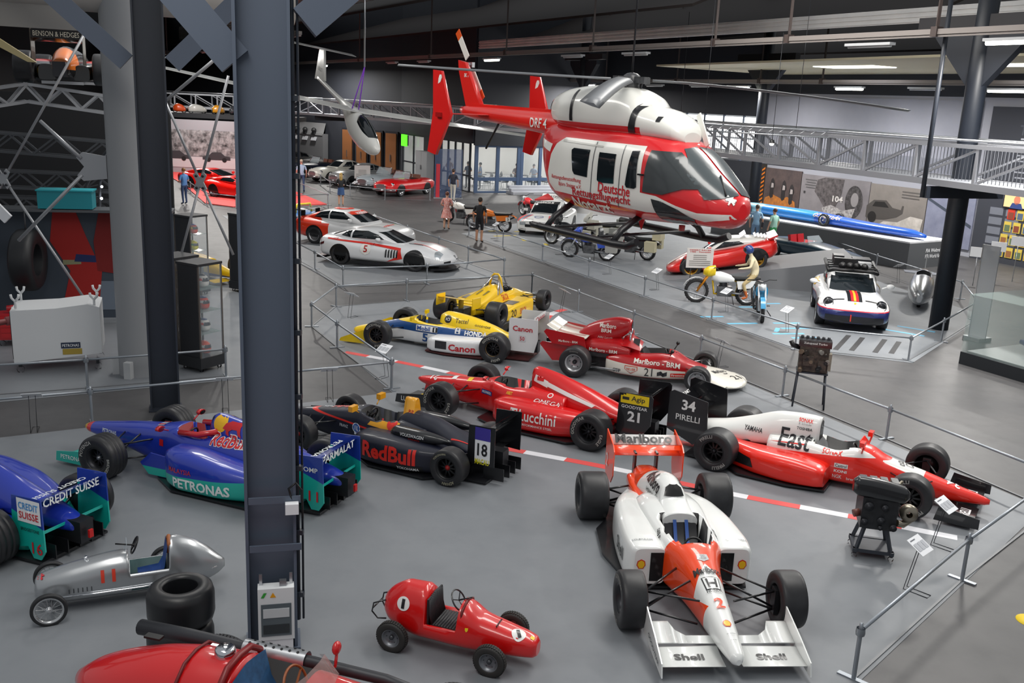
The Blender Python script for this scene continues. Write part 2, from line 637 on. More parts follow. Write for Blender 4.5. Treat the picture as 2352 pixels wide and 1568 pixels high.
# daylight window band in the rear wall
win = bpy.data.objects.new('window_1', None)
COL.objects.link(win)
struct(win, 'bright band of tall daylight windows behind the bridge')
p0, p1 = Vector((5.4, 63.9, 0)), Vector((13.2, 53.4, 0))
dr = (p1 - p0).normalized()
L = (p1 - p0).length
M_DAY = mat((1.0, 1.0, 1.0), 0.5, emit=2.2)
npan = 9
for i in range(npan):
 for r in range(2):
  a = p0 + dr * (L * i / npan + 0.07)
  c = p0 + dr * (L * (i + 1) / npan - 0.07)
  b = B()
  b.bar((a.x, a.y, 3.05 + r * 1.2), (c.x, c.y, 3.05 + r * 1.2), 0.06, 1.1)
  o = b.build('pane', M_DAY, win)
  o.location.z = 0.52
for i in range(npan + 1):
 a = p0 + dr * (L * i / npan)
 B().box((a.x, a.y, 4.18), (0.09, 0.12, 2.46), rz=atan2(dr.y, dr.x)).build('mullion', DARKST, win)
# cafe glazing along the hall axis, dark frames
def glaze(name, label, p0, p1, z0, z1, n, fm, mids=(1.05,), pane=None, fw=0.09):
 r = bpy.data.objects.new(name, None)
 COL.objects.link(r)
 struct(r, label)
 p0, p1 = Vector((*p0, 0)), Vector((*p1, 0))
 d = (p1 - p0)
 L = d.length
 d.normalize()
 rz = atan2(d.y, d.x)
 zs = [z0] + [z0 + m for m in mids] + [z1]
 for i in range(n + 1):
  a = p0 + d * (L * i / n)
  B().box((a.x, a.y, (z0 + z1) / 2), (fw, 0.12, z1 - z0), rz=rz).build('mullion', fm, r)
 for z in zs:
  m = (p0 + p1) / 2
  B().box((m.x, m.y, z), (L, 0.1, fw), rz=rz).build('transom', fm, r)
 g = pane or mat('c8d4dc', 0.03, alpha=0.16, key='pane')
 for i in range(n):
  for a_, c_ in zip(zs, zs[1:]):
   m = p0 + d * (L * (i + 0.5) / n)
   B().box((m.x, m.y, (a_ + c_) / 2), (L / n - fw, 0.02, c_ - a_ - fw), rz=rz).build('pane', g, r)
 return r
M_FRD, M_FRB = mat('23262d', 0.5), mat('4a5f80', 0.5)
glaze('window_2', 'dark framed glazing of the cafe behind the white cabinet', (-8.45, 70.0), (-6.55, 66.4), 0, 3.0, 2, M_FRD, (1.1,))
wall('wall_cafe_pier', (-6.5, 66.4), (-5.3, 64.1), 0, 3.0, M_WALL, 0.3)
glaze('window_3', 'dark framed glazing of the cafe with diners behind', (-5.2, 63.9), (-3.1, 59.9), 0, 3.0, 4, M_FRD, (1.0,))
glaze('door_1', 'blue framed glass door wall beside the white steps', (-2.7, 59.65), (-0.1, 61.0), 0, 2.9, 2, M_FRB, (0.85,), fw=0.22)
glaze('door_2', 'blue framed glass doors past the white steps', (0.1, 61.1), (3.6, 62.9), 0, 2.9, 3, M_FRB, (0.85,), fw=0.2)
# cafe room behind the glazing
slab('floor_cafe', [(-9, 70.6), (-2.8, 59.6), (5.5, 64), (0.5, 76)], 0.06, mat('a9aaac', 0.4), h=0.05)
wall('wall_cafe_back', (-9, 72), (0.4, 76), 0, 3.4, mat('d5d5d2', 0.8))
wall('wall_cafe_side', (0.4, 76), (5.6, 64.2), 0, 3.4, mat('d5d5d2', 0.8))
cl = area_light((-2.2, 66.5, 2.95), 5, 5, 120, (0, 0, HALL))
# orange wooden doors in the far wall
for i in range(4):
 m = Vector((-9.3 - i * 1.25, 70.85 + i * 1.07, 0))
 r = bpy.data.objects.new('door_%d' % (3 + i), None)
 COL.objects.link(r)
 struct(r, 'warm brown glazed door in the dark wall')
 rz = atan2(21.7, -25.4)
 n = Vector((-0.65, -0.76, 0)) * 0.14
 B().box((m.x + n.x, m.y + n.y, 1.55), (1.35, 0.1, 3.1), rz=rz).build('door_frame', M_FRD, r)
 B().box((m.x + n.x * 1.5, m.y + n.y * 1.5, 1.55), (1.12, 0.1, 2.8), rz=rz).build('door_leaf', mat('8a5a38', 0.4), r)
 B().box((m.x + n.x * 2, m.y + n.y * 2, 1.2), (0.05, 0.1, 0.5), rz=rz).build('door_handle', STEEL, r)
# ------------------------------------------------------------------ roof
M_ROOF = mat('2b2422', 0.8)
M_FASC = noisy('dcdad8', 'f0eeea', 0.8, 0.5)
roof = B()
for i in range(-4, 7):
 # dark sloping roof strips running along the hall; left out above the camera's own bay to let world light in
 a = Vector((13, 20, 0)) + BX * (i * 7.0 - 7)
 s0 = max(-8.0, (34 - a.y) / AX.y)
 p = [a + AX * s0 + Vector((0, 0, 9.0)), a + AX * 95 + Vector((0, 0, 9.0)), a + AX * 95 + BX * 7 + Vector((0, 0, 11.8)), a + AX * s0 + BX * 7 + Vector((0, 0, 11.8))]
 roof.prism([tuple(q) for q in p], (0, 0, 0.1))
# the near bays stay out of the picture above the camera, so no roof is built there and world light enters
struct(roof.build('ceiling', M_ROOF), 'dark sloping roof decks of the hall')
def along(p0, s, z=0):
 return Vector((p0[0], p0[1], z)) + AX * s
def fascia(name, p0, z0, z1, s0, s1):
 a, c = along(p0, s0), along(p0, s1)
 d = c - a
 b = B()
 m = (a + c) / 2
 b.box((m.x, m.y, (z0 + z1) / 2), (d.length, 0.08, z1 - z0), rz=atan2(d.y, d.x))
 k = int((z1 - z0) / 0.14)
 for i in range(k):
  b.box((m.x - BX.x * 0.05, m.y - BX.y * 0.05, z0 + 0.07 + i * 0.14), (d.length, 0.05, 0.07), rz=atan2(d.y, d.x))
 return struct(b.build(name, M_FASC), 'white ribbed fascia under the roof')
fascia('trim_1', (16.0, 24.2), 8.55, 9.0, -8, 95)
fascia('trim_2', (2.5, 25.5), 9.5, 10.6, 6, 70)
slab('ceiling_side', [(13.5, 53), (22.6, 35.2), (30, 20), (25, 17.5), (13.5, 31), (6.5, 49)], 7.68, mat('d8cfb0', 0.7), h=0.08)
for i, s_ in enumerate((-6, 0, 6)):
 q = Vector((17.0, 33.5, 7.58)) + AX * s_ * 1.3
 sk = B()
 sk.bar(q - AX * 1.6, q + AX * 1.6, 1.3, 0.03)
 struct(sk.build('window_skylight_%d' % (i + 1), mat((0.95, 0.97, 1.0), 0.5, emit=3.0)), 'bright skylight panel in the side ceiling')
# ------------------------------------------------------------------ steel frame, bridge, trunking and lamps
def ibeam(b, p, w, d, z0, z1, rz, t=0.03):
 c, s_ = cos(rz), sin(rz)
 def W(x, y):
  return (p[0] + x * c - y * s_, p[1] + x * s_ + y * c, (z0 + z1) / 2)
 b.box(W(0, 0.03), (w, t, z1 - z0), rz=rz)
 for sx in (-1, 1):
  b.box(W(sx * (w / 2 - t / 2), 0), (t, d, z1 - z0), rz=rz)
 return b
def column(name, label, p, w, d, z1, rz, parts=None):
 r = thing(name, label, 'column')
 r['kind'] = 'structure'
 del r['category']
 ibeam(B(), p, w, d, 0.0, z1, rz).build('column_shaft', DARKST, r)
 b = B()
 b.box((p[0], p[1], 0.02), (w + 0.06, d + 0.06, 0.03), rz=rz)
 b.build('base_plate', DARKST, r)
 return r
def brace(r, p, z, dirv, rise, run, w=0.3, h=0.3):
 a = Vector((p[0], p[1], z))
 c = a + Vector(dirv) * run + Vector((0, 0, rise))
 B().bar(a, c, w, h).build('brace', DARKST, r)
RZ = radians(14)
cn = column('column_near', 'dark blue grey steel column with a white fuse box at its foot', (-2.38, 8.98), 0.50, 0.32, 13, RZ)
brace(cn, (-2.62, 8.97), 5.9, (-0.95, -0.25, 0), 2.6, 2.3, 0.24, 0.30)
brace(cn, (-2.0, 9.02), 6.26, (0.95, 0.25, 0), 2.6, 3.0, 0.24, 0.30)
for z in (1.18, 1.70):
 b = B()
 b.bar((-2.34 - 0.25 * cos(RZ) + 0.17 * sin(RZ), 8.98 - 0.25 * sin(RZ) - 0.17 * cos(RZ), z), (-2.34 + 0.26 * cos(RZ) + 0.17 * sin(RZ), 8.98 + 0.26 * sin(RZ) - 0.17 * cos(RZ), z), 0.02, 0.07)
 b.build('cross_bar', DARKST, cn)
b = B()
ex, ey = -2.38 + 0.28 * cos(RZ), 8.98 + 0.29 * sin(RZ) - 0.08
b.tube([(ex, ey, 0.3), (ex, ey, 13)], 0.025, 8)
b.tube([(ex + 0.05, ey + 0.02, 0.3), (ex + 0.05, ey + 0.02, 13)], 0.012, 6)
for z in (0.6, 1.3, 2.0, 2.75, 3.4, 4.1, 4.9, 5.6):
 b.box((ex + 0.02, ey - 0.01, z), (0.09, 0.06, 0.05))
b.build('conduit', mat('252b35', 0.45), cn)
jb = tag(B().box((-2.12, 8.80, 1.63), (0.13, 0.08, 0.11), rz=RZ).build('junction_box', PAPER), 'small white junction box fixed to the dark column', 'junction box')
bb = B().tube([(-2.13, 8.86, 1.68), (-2.16, 8.84, 1.82), (-2.09, 8.85, 1.88), (-2.04, 8.87, 1.8), (-2.03, 8.87, 1.5)], 0.012, 6)
tag(bb.build('cable_loop', BLACK), 'short black cable looping above the junction box', 'cable')
fb = thing('fuse_box', 'white electrical fuse box with a clear window on the dark column', 'fuse box', (-2.29, 8.78, 0.07), RZ)
b = B()
b.box((0, 0, 0.42), (0.36, 0.13, 0.58))
b.build('housing', mat('dfe2e4', 0.5), fb)
B().box((0, -0.066, 0.36), (0.30, 0.012, 0.36)).build('window', mat('5d666c', 0.15), fb)
B().box((0, -0.073, 0.44), (0.26, 0.01, 0.1)).build('breaker_row', mat('c9cdd0', 0.4), fb)
B().box((0, -0.073, 0.26), (0.26, 0.01, 0.1)).build('breaker_row', mat('33383c', 0.4), fb)
lay('warning_sticker', poly([(-0.03, -0.025), (0.03, -0.025), (0, 0.03)]), mat('e8a013', 0.5), fb, (-0.03, -0.066, 0.64), (1, 0, 0), (0, 0, 1))
lay('green_sticker', poly([(-0.03, -0.025), (0.0, -0.025), (0.03, 0.03), (0.0, 0.03)]), mat('3aa13c', 0.5), fb, (-0.12, -0.066, 0.64), (1, 0, 0), (0, 0, 1))
for sx in (-0.15, 0.15):
 B().box((sx, 0.03, 0.76), (0.03, 0.02, 0.14)).build('bracket', STEEL, fb)
B().box((0.07, 0.0, 0.74), (0.07, 0.05, 0.06)).build('gland', ALU, fb)
B().box((0, 0.0, 0.06), (0.33, 0.11, 0.14)).build('terminal_cover', PAPER, fb)
RZ2 = radians(20)
cb = column('column_back', 'dark steel column with diagonal braces beside the grey round pillar', (-6.2, 16.35), 0.5, 0.32, 13, RZ2)
for q in cb.children:
 q.data.materials[0] = mat('2a2f39', 0.5)
brace(cb, (-6.56, 16.3), 6.0, (-0.94, -0.34, 0), 2.4, 2.6, 0.24, 0.3)
brace(cb, (-5.84, 16.4), 6.0, (0.94, 0.34, 0), 2.6, 2.6, 0.24, 0.3)
for nm, lb, p, zt in (('column_right', 'tall dark round column beside the silver streamliner and the bridge', (11.9, 26.1), 13), ('column_mid', 'dark round column behind the red wedge rally car', (11.6, 47.6), 13), ('column_far', 'dark round column in front of the cafe', (3.4, 56.0), 13)):
 r = thing(nm, lb, 'column')
 r['kind'] = 'structure'
 del r['category']
 B().lathe([(0.0, 0), (0.26, 0), (0.26, zt), (0.0, zt)], (*p, 0), 'Z', 20).build('column_shaft', mat('1a1f28', 0.45), r)
 for sgn in (-1, 1):
  d = AX * sgn
  o = Vector((p[0], p[1], 0))
  b = B()
  nn = BX * 0.12
  pts = [o + Vector((0, 0, 6.3)), o + d * 1.4 + Vector((0, 0, 7.8)), o + d * 1.4 + Vector((0, 0, 8.0)), o + Vector((0, 0, 8.0))]
  b.prism([tuple(q - nn) for q in pts], tuple(nn * 2))
  b.build('haunch', mat('23272f', 0.5), r)
 B().box((p[0], p[1], 8.2), (0.3, 4, 0.3), rz=atan2(AX.y, AX.x) - pi / 2).build('roof_beam', mat('2c2a2d', 0.6), r)
# grey round pillar and horizontal tube
r = thing('column_pillar', 'thick light grey round pillar with base flanges', 'column')
r['kind'] = 'structure'
del r['category']
M_PIL = mat('8f9194', 0.55)
B().lathe([(0.42, 0), (0.42, 0.35), (0.42, 13)], (-7.47, 18.5, 0), 'Z', 36).build('pillar_shaft', M_PIL, r)
for a in (200, 262, 330):
 c = Vector((-7.47 + 0.46 * cos(radians(a)), 18.5 + 0.46 * sin(radians(a)), 0.17))
 B().box(c, (0.16, 0.14, 0.34), rz=radians(a)).build('base_flange', mat('b4b6b8', 0.5), r)
t = thing('trim_tube', 'thick pale grey horizontal tube beam under the roof', 'beam')
t['kind'] = 'structure'
del t['category']
B().tube([(-18, 14.4, 7.35), (-7.75, 18.5, 7.35), (-4.6, 19.76, 7.35)], 0.45, 28).build('tube', mat('aaa7a2', 0.55), t)
b = B()
b.box((-11.6, 16.8, 7.0), (7.5, 0.12, 0.9), rz=radians(21.8))
b.build('edge_panel', mat('8d8a86', 0.6), t)
# ------------------------------------------------------------------ walkway bridge
M_BR = mat('8f9197', 0.45, 0.35)
def bridge_seg(root, p0, p1, width, z=4.0, n=10, bal=True):
 p0, p1 = Vector((*p0, 0)), Vector((*p1, 0))
 d = (p1 - p0).normalized()
 L = (p1 - p0).length
 nn = Vector((-d.y, d.x, 0))
 if nn.x < 0 and abs(nn.x) > 0.3 or (abs(nn.x) <= 0.3 and nn.y < 0):
  nn = -nn
 for k, off in enumerate((0, width)):
  q0, q1 = p0 + nn * off, p1 + nn * off
  for zz, th in ((z + 0.09, 0.16), (z + 1.05, 0.1)):
   B().bar(q0 + Vector((0, 0, zz)), q1 + Vector((0, 0, zz)), 0.1, th).build('chord', M_BR, root)
  B().tube([q0 + Vector((0, 0, z + 1.2)), q1 + Vector((0, 0, z + 1.2))], 0.03, 8).build('handrail', STEEL, root)
  pm = B().box((0, 0, 0), (0.09, 0.09, 0.92), rz=atan2(d.y, d.x)).mesh(M_BR)
  dg = [B().bar((0, 0, z + 0.15), d * (L / n) + Vector((0, 0, z + 1.0)), 0.055, 0.055).mesh(M_BR),
              B().bar((0, 0, z + 1.0), d * (L / n) + Vector((0, 0, z + 0.15)), 0.055, 0.055).mesh(M_BR)]
  for i in range(n + 1):
   c = q0 + d * (L * i / n)
   part('truss_post', pm, root, (c.x, c.y, z + 0.6))
   if i < n:
    part('diagonal', dg[0 if i >= n * 0.35 else 1], root, (c.x, c.y, 0))
  if bal:
   b = B()
   nb = int(L / 0.12)
   for i in range(nb):
    c = q0 + d * (L * i / nb) + nn * (0.06 if k == 0 else -0.06)
    b.bar((c.x, c.y, z + 0.2), (c.x, c.y, z + 1.05), 0.012)
   o = b.build('baluster_row', mat('7d8087', 0.5, 0.4), root)
   o['kind'] = 'stuff'
 m = (p0 + p1) / 2 + nn * width / 2
 B().box((m.x, m.y, z + 0.12), (L, width, 0.06), rz=atan2(d.y, d.x)).build('deck', mat('777a80', 0.6), root)
br = thing('walkway_bridge', 'grey steel truss footbridge with railings crossing the hall', 'bridge')
bridge_seg(br, (13.3, 18.0), (1.5, 51.5), 1.9, 4.0, 17)
bridge_seg(br, (1.5, 51.5), (-15.3, 70.0), 1.9, 4.0, 12)
bridge_seg(br, (-15.3, 70.0), (-30, 75.5), 1.9, 4.0, 8, False)
for p in ((10.9, 25.3), (1.9, 51.3), (-14.5, 70)):
 B().box((p[0] + 0.9, p[1] + 0.4, 3.82), (2.6, 0.22, 0.3), rz=radians(20)).build('bridge_bracket', mat('20252e', 0.5), br)
tb = B().tube([(10.45, 25.0, 3.7), (10.45, 25.0, 9)], 0.06, 10)
tb.build('hanger', mat('20252e', 0.5), br)
# ------------------------------------------------------------------ cable trunking with lamps
M_TRK = mat('8f8884', 0.5, 0.2)
M_TUBE = mat((1.0, 1.0, 0.86), 0.4, emit=9.0)
M_FIX = mat('b9bbbd', 0.45)
def trunking(name, label, p0, z, s0, s1, lit, unlit, hang):
 r = thing(name, label, 'cable tray', group='cable trays under the roof')
 a, c = along(p0, s0, z), along(p0, s1, z)
 B().bar(a, c, 0.16, 0.13).build('tray', M_TRK, r)
 B().bar(a + Vector((0, 0, -0.1)) , c + Vector((0, 0, -0.1)), 0.1, 0.05).build('lower_rail', M_TRK, r)
 for s in hang:
  q = along(p0, s, z)
  B().bar(q, q + Vector((0, 0, 4)), 0.07).build('hanger_rod', mat('4a3f3c', 0.5), r)
  B().bar(q - AX * 0.09, q + AX * 0.09, 0.24, 0.24).build('clamp', mat('4a3f3c', 0.5), r)
 for s, on in [(s, 1) for s in lit] + [(s, 0) for s in unlit]:
  q = along(p0, s, z - 0.24)
  f = thing('strip_light', ('lit' if on else 'unlit') + ' fluorescent strip light under ' + label, 'lamp', group='strip lights, %s, %s' % ('lit' if on else 'unlit', label))
  B().bar(q - AX * 0.78, q + AX * 0.78, 0.22, 0.07).build('fixture', M_FIX, f)
  if on:
   B().tube([q - AX * 0.74 + Vector((0, 0, -0.07)), q + AX * 0.74 + Vector((0, 0, -0.07))], 0.055, 8).build('tube', M_TUBE, f)
   al = area_light(q + Vector((0, 0, -0.14)), 1.48, 0.12, 650, (0, 0, atan2(AX.y, AX.x)))
   al.parent = f
  else:
   B().tube([q - AX * 0.74 + Vector((0, 0, -0.06)), q + AX * 0.74 + Vector((0, 0, -0.06))], 0.03, 8).build('tube', mat('c9cbcb', 0.3), f)
trunking('cable_tray', 'the long tray passing above the helicopter rotor', (11.8, 22), 7.78, -12, 92, (1.2, 28.5, 56, -4.5, 80), (5.5, 16.5, 21, 37, 42), (3.4, 8.6, 12, 19.5, 27, 36, 48, 66, 80))
trunking('cable_tray', 'the tray in front of the photo wall', (18.0, 34.2), 7.07, -8, 46, (8.9, 1.5, 16, 30, 40), (5, 19, 23, 35), (3, 10.5, 14.5, 21, 28, 34, 42))
trunking('cable_tray', 'the tray over the classic cars', (-8.6, 38.0), 7.8, 0, 46, (3, 14, 25, 36), (8, 20), (1, 12, 22, 34))
# ------------------------------------------------------------------ racing-car kit (x forward, y left, rear axle at x = 0)
SIDES = {'L': ((-1, 0, 0), (0, 0, 1)), 'R': ((1, 0, 0), (0, 0, 1)), 'F': ((0, 1, 0), (-1, 0, 0)), 'B': ((0, -1, 0), (1, 0, 0)),
         'front': ((0, 1, 0), (0, 0, 1)), 'rear': ((0, -1, 0), (0, 0, 1))}
_TY = {}
def tyre_mesh(r, w, rr, groove=0, m=None, tread=0):
 k = (round(r, 3), round(w, 3), round(rr, 3), groove, m.name if m else '', tread)
 if k not in _TY:
  h = w / 2
  prof = [(rr, h * 0.55), (rr, h * 0.86), (rr * 1.06, h * 0.97), (rr + (r - rr) * 0.35, h), (rr + (r - rr) * 0.66, h), (r * 0.955, h * 0.92), (r * 0.988, h * 0.78), (r, h * 0.55)]
  if groove:
   for i in range(groove):
    y = h * 0.42 - i * (h * 0.84 / max(groove - 1, 1))
    prof += [(r, y + 0.012), (r - 0.01, y + 0.007), (r - 0.01, y - 0.007), (r, y - 0.012)]
  prof += [(r, -h * 0.55)] + [(a, -c) for a, c in prof[:7]][::-1]
  b = B().lathe(prof, (0, 0, 0), 'Y', 44)
  if tread:
   for i in range(tread):
    a = 2 * pi * i / tread
    for s in (-1, 1):
     b.box((r * 1.0 * cos(a), s * h * 0.3, r * 1.0 * sin(a)), (0.018, h * 0.5, 0.022), ry=-a + pi / 2)
  _TY[k] = b.mesh(m or RUBBER)
 return _TY[k]
_RIM = {}
def rim_mesh(rr, w, side, style, m, hub):
 k = (round(rr, 3), round(w, 3), side, style, m.name, hub.name)
 if k not in _RIM:
  h = w / 2 * side
  b = B()
  d0 = 0.30 if style in ('multi', 'six') else 0.2
  if style == 'dish':
   b.lathe([(rr * 1.01, h * 0.88), (rr * 0.93, h * 0.88), (rr * 0.88, h * 0.3), (rr * 0.5, h * 0.05), (rr * 0.2, h * 0.1), (0.001, h * 0.1)], n=32)
   for i in range(6):
    a = i * pi / 3
    b.ball((rr * 0.62 * cos(a), h * 0.14, rr * 0.62 * sin(a)), rr * 0.07, 4, 1)
  elif style == 'wire':
   b.lathe([(rr * 1.01, h * 0.9), (rr * 0.9, h * 0.9), (rr * 0.86, 0), (rr * 0.9, -h * 0.9), (rr * 1.01, -h * 0.9)], n=36)
   for i in range(28):
    a, c = 2 * pi * i / 28, 2 * pi * (i + (1.6 if i % 2 else -1.6)) / 28
    b.tube([(rr * 0.18 * cos(a), h * (0.9 if i % 4 < 2 else -0.2), rr * 0.18 * sin(a)), (rr * 0.88 * cos(c), 0, rr * 0.88 * sin(c))], rr * 0.012, 4, 0, False)
   b.lathe([(0.001, h * 1.2), (rr * 0.16, h * 1.15), (rr * 0.2, h * 0.8), (rr * 0.2, -h * 0.5)], n=16)
  else:
   b.lathe([(rr * 1.01, h * 0.9), (rr * 0.93, h * 0.9), (rr * 0.86, h * 0.35), (rr * 0.84, -h * 0.2), (0.001, -h * 0.25)], n=36)
   ns = {'multi': 10, 'six': 6, 'five': 5, 'many': 16}[style]
   for i in range(ns):
    a = 2 * pi * i / ns
    wd = {'multi': 0.16, 'six': 0.26, 'five': 0.36, 'many': 0.09}[style]
    p0 = Vector((rr * 0.14 * cos(a), h * 0.45, rr * 0.14 * sin(a)))
    p1 = Vector((rr * 0.9 * cos(a), h * (0.3 if style != 'many' else 0.7), rr * 0.9 * sin(a)))
    b.bar(p0, p1, rr * wd * (1.0), rr * 0.12, (0, 1, 0))
  b.lathe([(rr * 0.25, h * 0.2), (rr * 0.24, h * 0.52), (rr * 0.14, h * 0.62), (rr * 0.12, h * 0.66), (0.001, h * 0.66)], n=16, mi=1)
  _RIM[k] = b.mesh([m, hub])
 return _RIM[k]
class Car:
 def __init__(s, name, label, cat, loc, rz, scale=None, group=None, z=0.0):
  s.root = thing(name, label, cat, (loc[0], loc[1], z), rz, group, scale)
  s.T = {}
  s.dx = s.dz = 0.0
 def add(s, name, b, m, key=None, label=None):
  if s.dx or s.dz:
   b.v = [(p[0] + s.dx, p[1], p[2] + s.dz) for p in b.v]
  o = b.build(name, m, s.root, label)
  if key:
   s.T.setdefault(key, B())
   t = s.T[key]
   t.add(b.v, b.f)
   for q in [q for q in s.T if q.startswith('bvh')]:
    del s.T[q]
  return o
 def tgt(s, keys):
  if keys is None:
   return None
  k = 'bvh' + keys
  if k not in s.T:
   t = B()
   for q in keys.split('+'):
    t.add(s.T[q].v, s.T[q].f)
   s.T[k] = t.bvh()
  return s.T[k]
 def mark(s, shape, col, o, side, target=None, name='decal', rot=0.0, off=0.006, grid=0.05, parent=None):
  u, v = [Vector(q) for q in (SIDES[side] if isinstance(side, str) else side)]
  if rot:
   R = Matrix.Rotation(rot, 3, u.cross(v))
   u, v = R @ u, R @ v
  m = col if not isinstance(col, (str, tuple)) else mat(col, 0.4, 0, 0.3)
  o = (o[0] + s.dx, o[1], o[2] + s.dz)
  return lay(name, shape, m, parent or s.root, o, u, v, s.tgt(target), grid, off)
 def text(s, t, w, h, col, o, side, target=None, rot=0.0, bold=0.012, shear=0.0, off=0.009, name='lettering', space=1.0):
  return s.mark(fit(text2d(t, 1.0, bold, shear, space), w, h), col, o, side, target, name, rot, off, 0.05)
 def wheel(s, x, y, r, w, rr, style='multi', m=None, hub=None, txt=(), tcol='c9cac4', groove=0, tread=0, rub=None, steer=0.0, z=None):
  side = 1 if y > 0 else -1
  o = part('wheel', tyre_mesh(r, w, rr, groove, rub, tread), s.root, (x, y, r if z is None else z))
  if steer:
   o.rotation_euler = (0, 0, steer)
  part('rim', rim_mesh(rr, w, side, style, m or GUN, hub or ALU), o)
  for (tx, ang, sz) in txt:
   arc_text(tx, rr + (r - rr) * 0.52, sz * 1.25, radians(ang), side * (w / 2 + 0.0035), mat(tcol, 0.6), o, 0.012, side)
  return o
 def arms(s, x, yh, zh, xi, yi, zl, zu, m=None, r=0.013, spread=0.28):
  m = m or CARBON
  for sg in (-1, 1):
   for dx in (-spread, spread):
    s.add('suspension_arm', B().tube([(x, sg * yh, zh - 0.11), (xi + dx, sg * yi, zl)], r, 6), m)
    s.add('suspension_arm', B().tube([(x, sg * yh, zh + 0.11), (xi + dx, sg * yi, zu)], r, 6), m)
   s.add('push_rod', B().tube([(x, sg * yh, zh - 0.08), (xi, sg * yi, zu + 0.02)], r, 6), m)
   s.add('upright', B().box((x, sg * (yh + 0.03), zh), (0.12, 0.06, 0.3)), GUN)
def endplate(b, pts, y, th=0.014, mi=0):
 b.prism([(x, y - th / 2, z) for x, z in pts], (0, th, 0), mi)
 return b
def cockpit(x0, x1, w, zf, x2=None, w2=None):
 """vertex and face rule sinking a cockpit opening into a hull; w2 narrows it towards its front x1"""
 def inside(x, y, slack=0.0):
  if not (x0 - slack <= x <= x1 + slack):
   return False
  t = (x - x0) / (x1 - x0)
  ww = w * (1 - max(0, t - 0.55) / 0.45 * 0.35) if t > 0.55 else w * (0.86 + 0.14 * min(1, t / 0.2))
  return abs(y) < ww + slack
 def vf(x, y, z):
  if inside(x, y) and z > zf + 0.05:
   return (x, y, zf)
  return (x, y, z)
 return vf, inside
def seat_fill(c, x0, x1, w, zf, col='15161a', belts=None):
 b = B()
 b.rings([[(x0 + 0.02, y, zf + 0.38 - y * y) , (x0 + 0.1, y, zf + 0.26), (x0 + 0.2, y, zf + 0.1), (x0 + 0.42, y, zf + 0.05)] for y in [(-1 + 2 * i / 6) * w * 0.8 for i in range(7)]], closed=False, caps=False)
 c.add('seat', b, mat(col, 0.5), 'seat')
 if belts:
  for sy in (-0.075, 0.075):
   q = B()
   q.rings([[(x0 + 0.03, sy + d, zf + 0.395), (x0 + 0.115, sy + d, zf + 0.275), (x0 + 0.215, sy + d, zf + 0.115), (x0 + 0.40, sy + d, zf + 0.07)] for d in (-0.022, 0.022)], closed=False, caps=False)
   c.add('seat_belt', q, mat(belts, 0.6))
 q = B()
 q.lathe([(0.115 + 0.014 * cos(a * pi / 4), 0.014 * sin(a * pi / 4)) for a in range(9)], (0, 0, 0), 'X', 20)
 q.bar((0, -0.11, 0), (0, 0.11, 0), 0.02, 0.03)
 q.bar((0, 0, 0), (0, 0, -0.11), 0.02, 0.03)
 q.tube([(0, 0, 0), (0.2, 0, -0.02)], 0.015, 6)
 o = c.add('steering_wheel', q, BLACK)
 o.location = (x1 - 0.1, 0, zf + 0.28)
 o.rotation_euler = (0, radians(-20), 0)
def mirrors(c, x, y, z, m):
 for sg in (-1, 1):
  b = B()
  b.tube([(x, sg * (y - 0.17), z - 0.08), (x, sg * y, z)], 0.012, 6)
  b.rings([[(x + dx, sg * y + 0.075 * cos(a) , z + 0.04 * sin(a)) for a in [k * pi / 5 for k in range(10)]] for dx in (-0.03, 0.03)])
  c.add('mirror', b, m)
  c.mark(poly([(0.062 * cos(k * pi / 5), 0.03 * sin(k * pi / 5)) for k in range(10)]), CHROME, (x - 0.032, sg * y, z), 'rear', name='mirror_glass')
def placed(near_r, near_f, side, half):
 """root position and heading from the two near wheels' ground points"""
 a, c = Vector((*near_r, 0)), Vector((*near_f, 0))
 d = (c - a).normalized()
 left = Vector((-d.y, d.x, 0))
 p = a + left * (half if side == 'R' else -half)
 return (p.x, p.y), atan2(d.y, d.x), (c - a).length
# ------------------------------------------------------------------ white and orange car with number 2
W = 2.86
OR = 'f8480c'
c = Car('formula_race_car', 'white and fluorescent orange formula race car with number 2 on its nose', 'race car', (2.095, 12.585), radians(-84.9))
vf, ins = cockpit(1.36, 2.2, 0.27, 0.30)
tub = hull([(W + 1.13, .025, .21, .245, .275, 2, 2), (W + 1.07, .075, .175, .25, .315, 2, 2), (W + .9, .1, .15, .255, .36, 2.2, 2.4), (W + .5, .14, .12, .27, .44, 2.3, 3), (W + .1, .175, .1, .28, .53, 2.4, 3.5), (W - .35, .24, .08, .31, .635, 2.5, 4), (W - .6, .30, .07, .35, .69, 2.7, 5), (W - .8, .36, .06, .4, .70, 3, 5), (1.4, .42, .06, .42, .70, 3.2, 5), (1.0, .44, .06, .42, .72, 3, 5), (.6, .42, .06, .4, .66, 3, 5)],
           60, 48, vf, lambda p: 1 if ins(p.x, p.y, 0.012) and p.z < 0.66 and p.z > 0.2 else 0, extra=(1.35, 1.37, 2.19, 2.21))
M = paint(OR, [('eef0ee', [(1, 0, 0, -2.02), (0.125, -1, 0, -0.205, 1)]), ('eef0ee', [(-1, 0, 0, 1.55)]), ('eef0ee', [(1, 0, 0, -2.9), (0, 0, 1, -.16)]) ])
M = paint('eef0ee', [(OR, [(1, 0, 0, -2.1), (-.62, 1, 0, 1.6, 1), (-1, 0, 0, 3.1)]), (OR, [(1, 0, 0, -2.08), (-1, 0, 0, 2.36)]), (OR, [(-1, 0, 0, 3.2), (1, 0, 0, -2.1), (.25, 0, -1, -.37)])])
c.add('monocoque', tub, [M, BLACK], 'tub')
seat_fill(c, 1.38, 2.2, 0.26, 0.30, '1b1c20', '2f56a0')
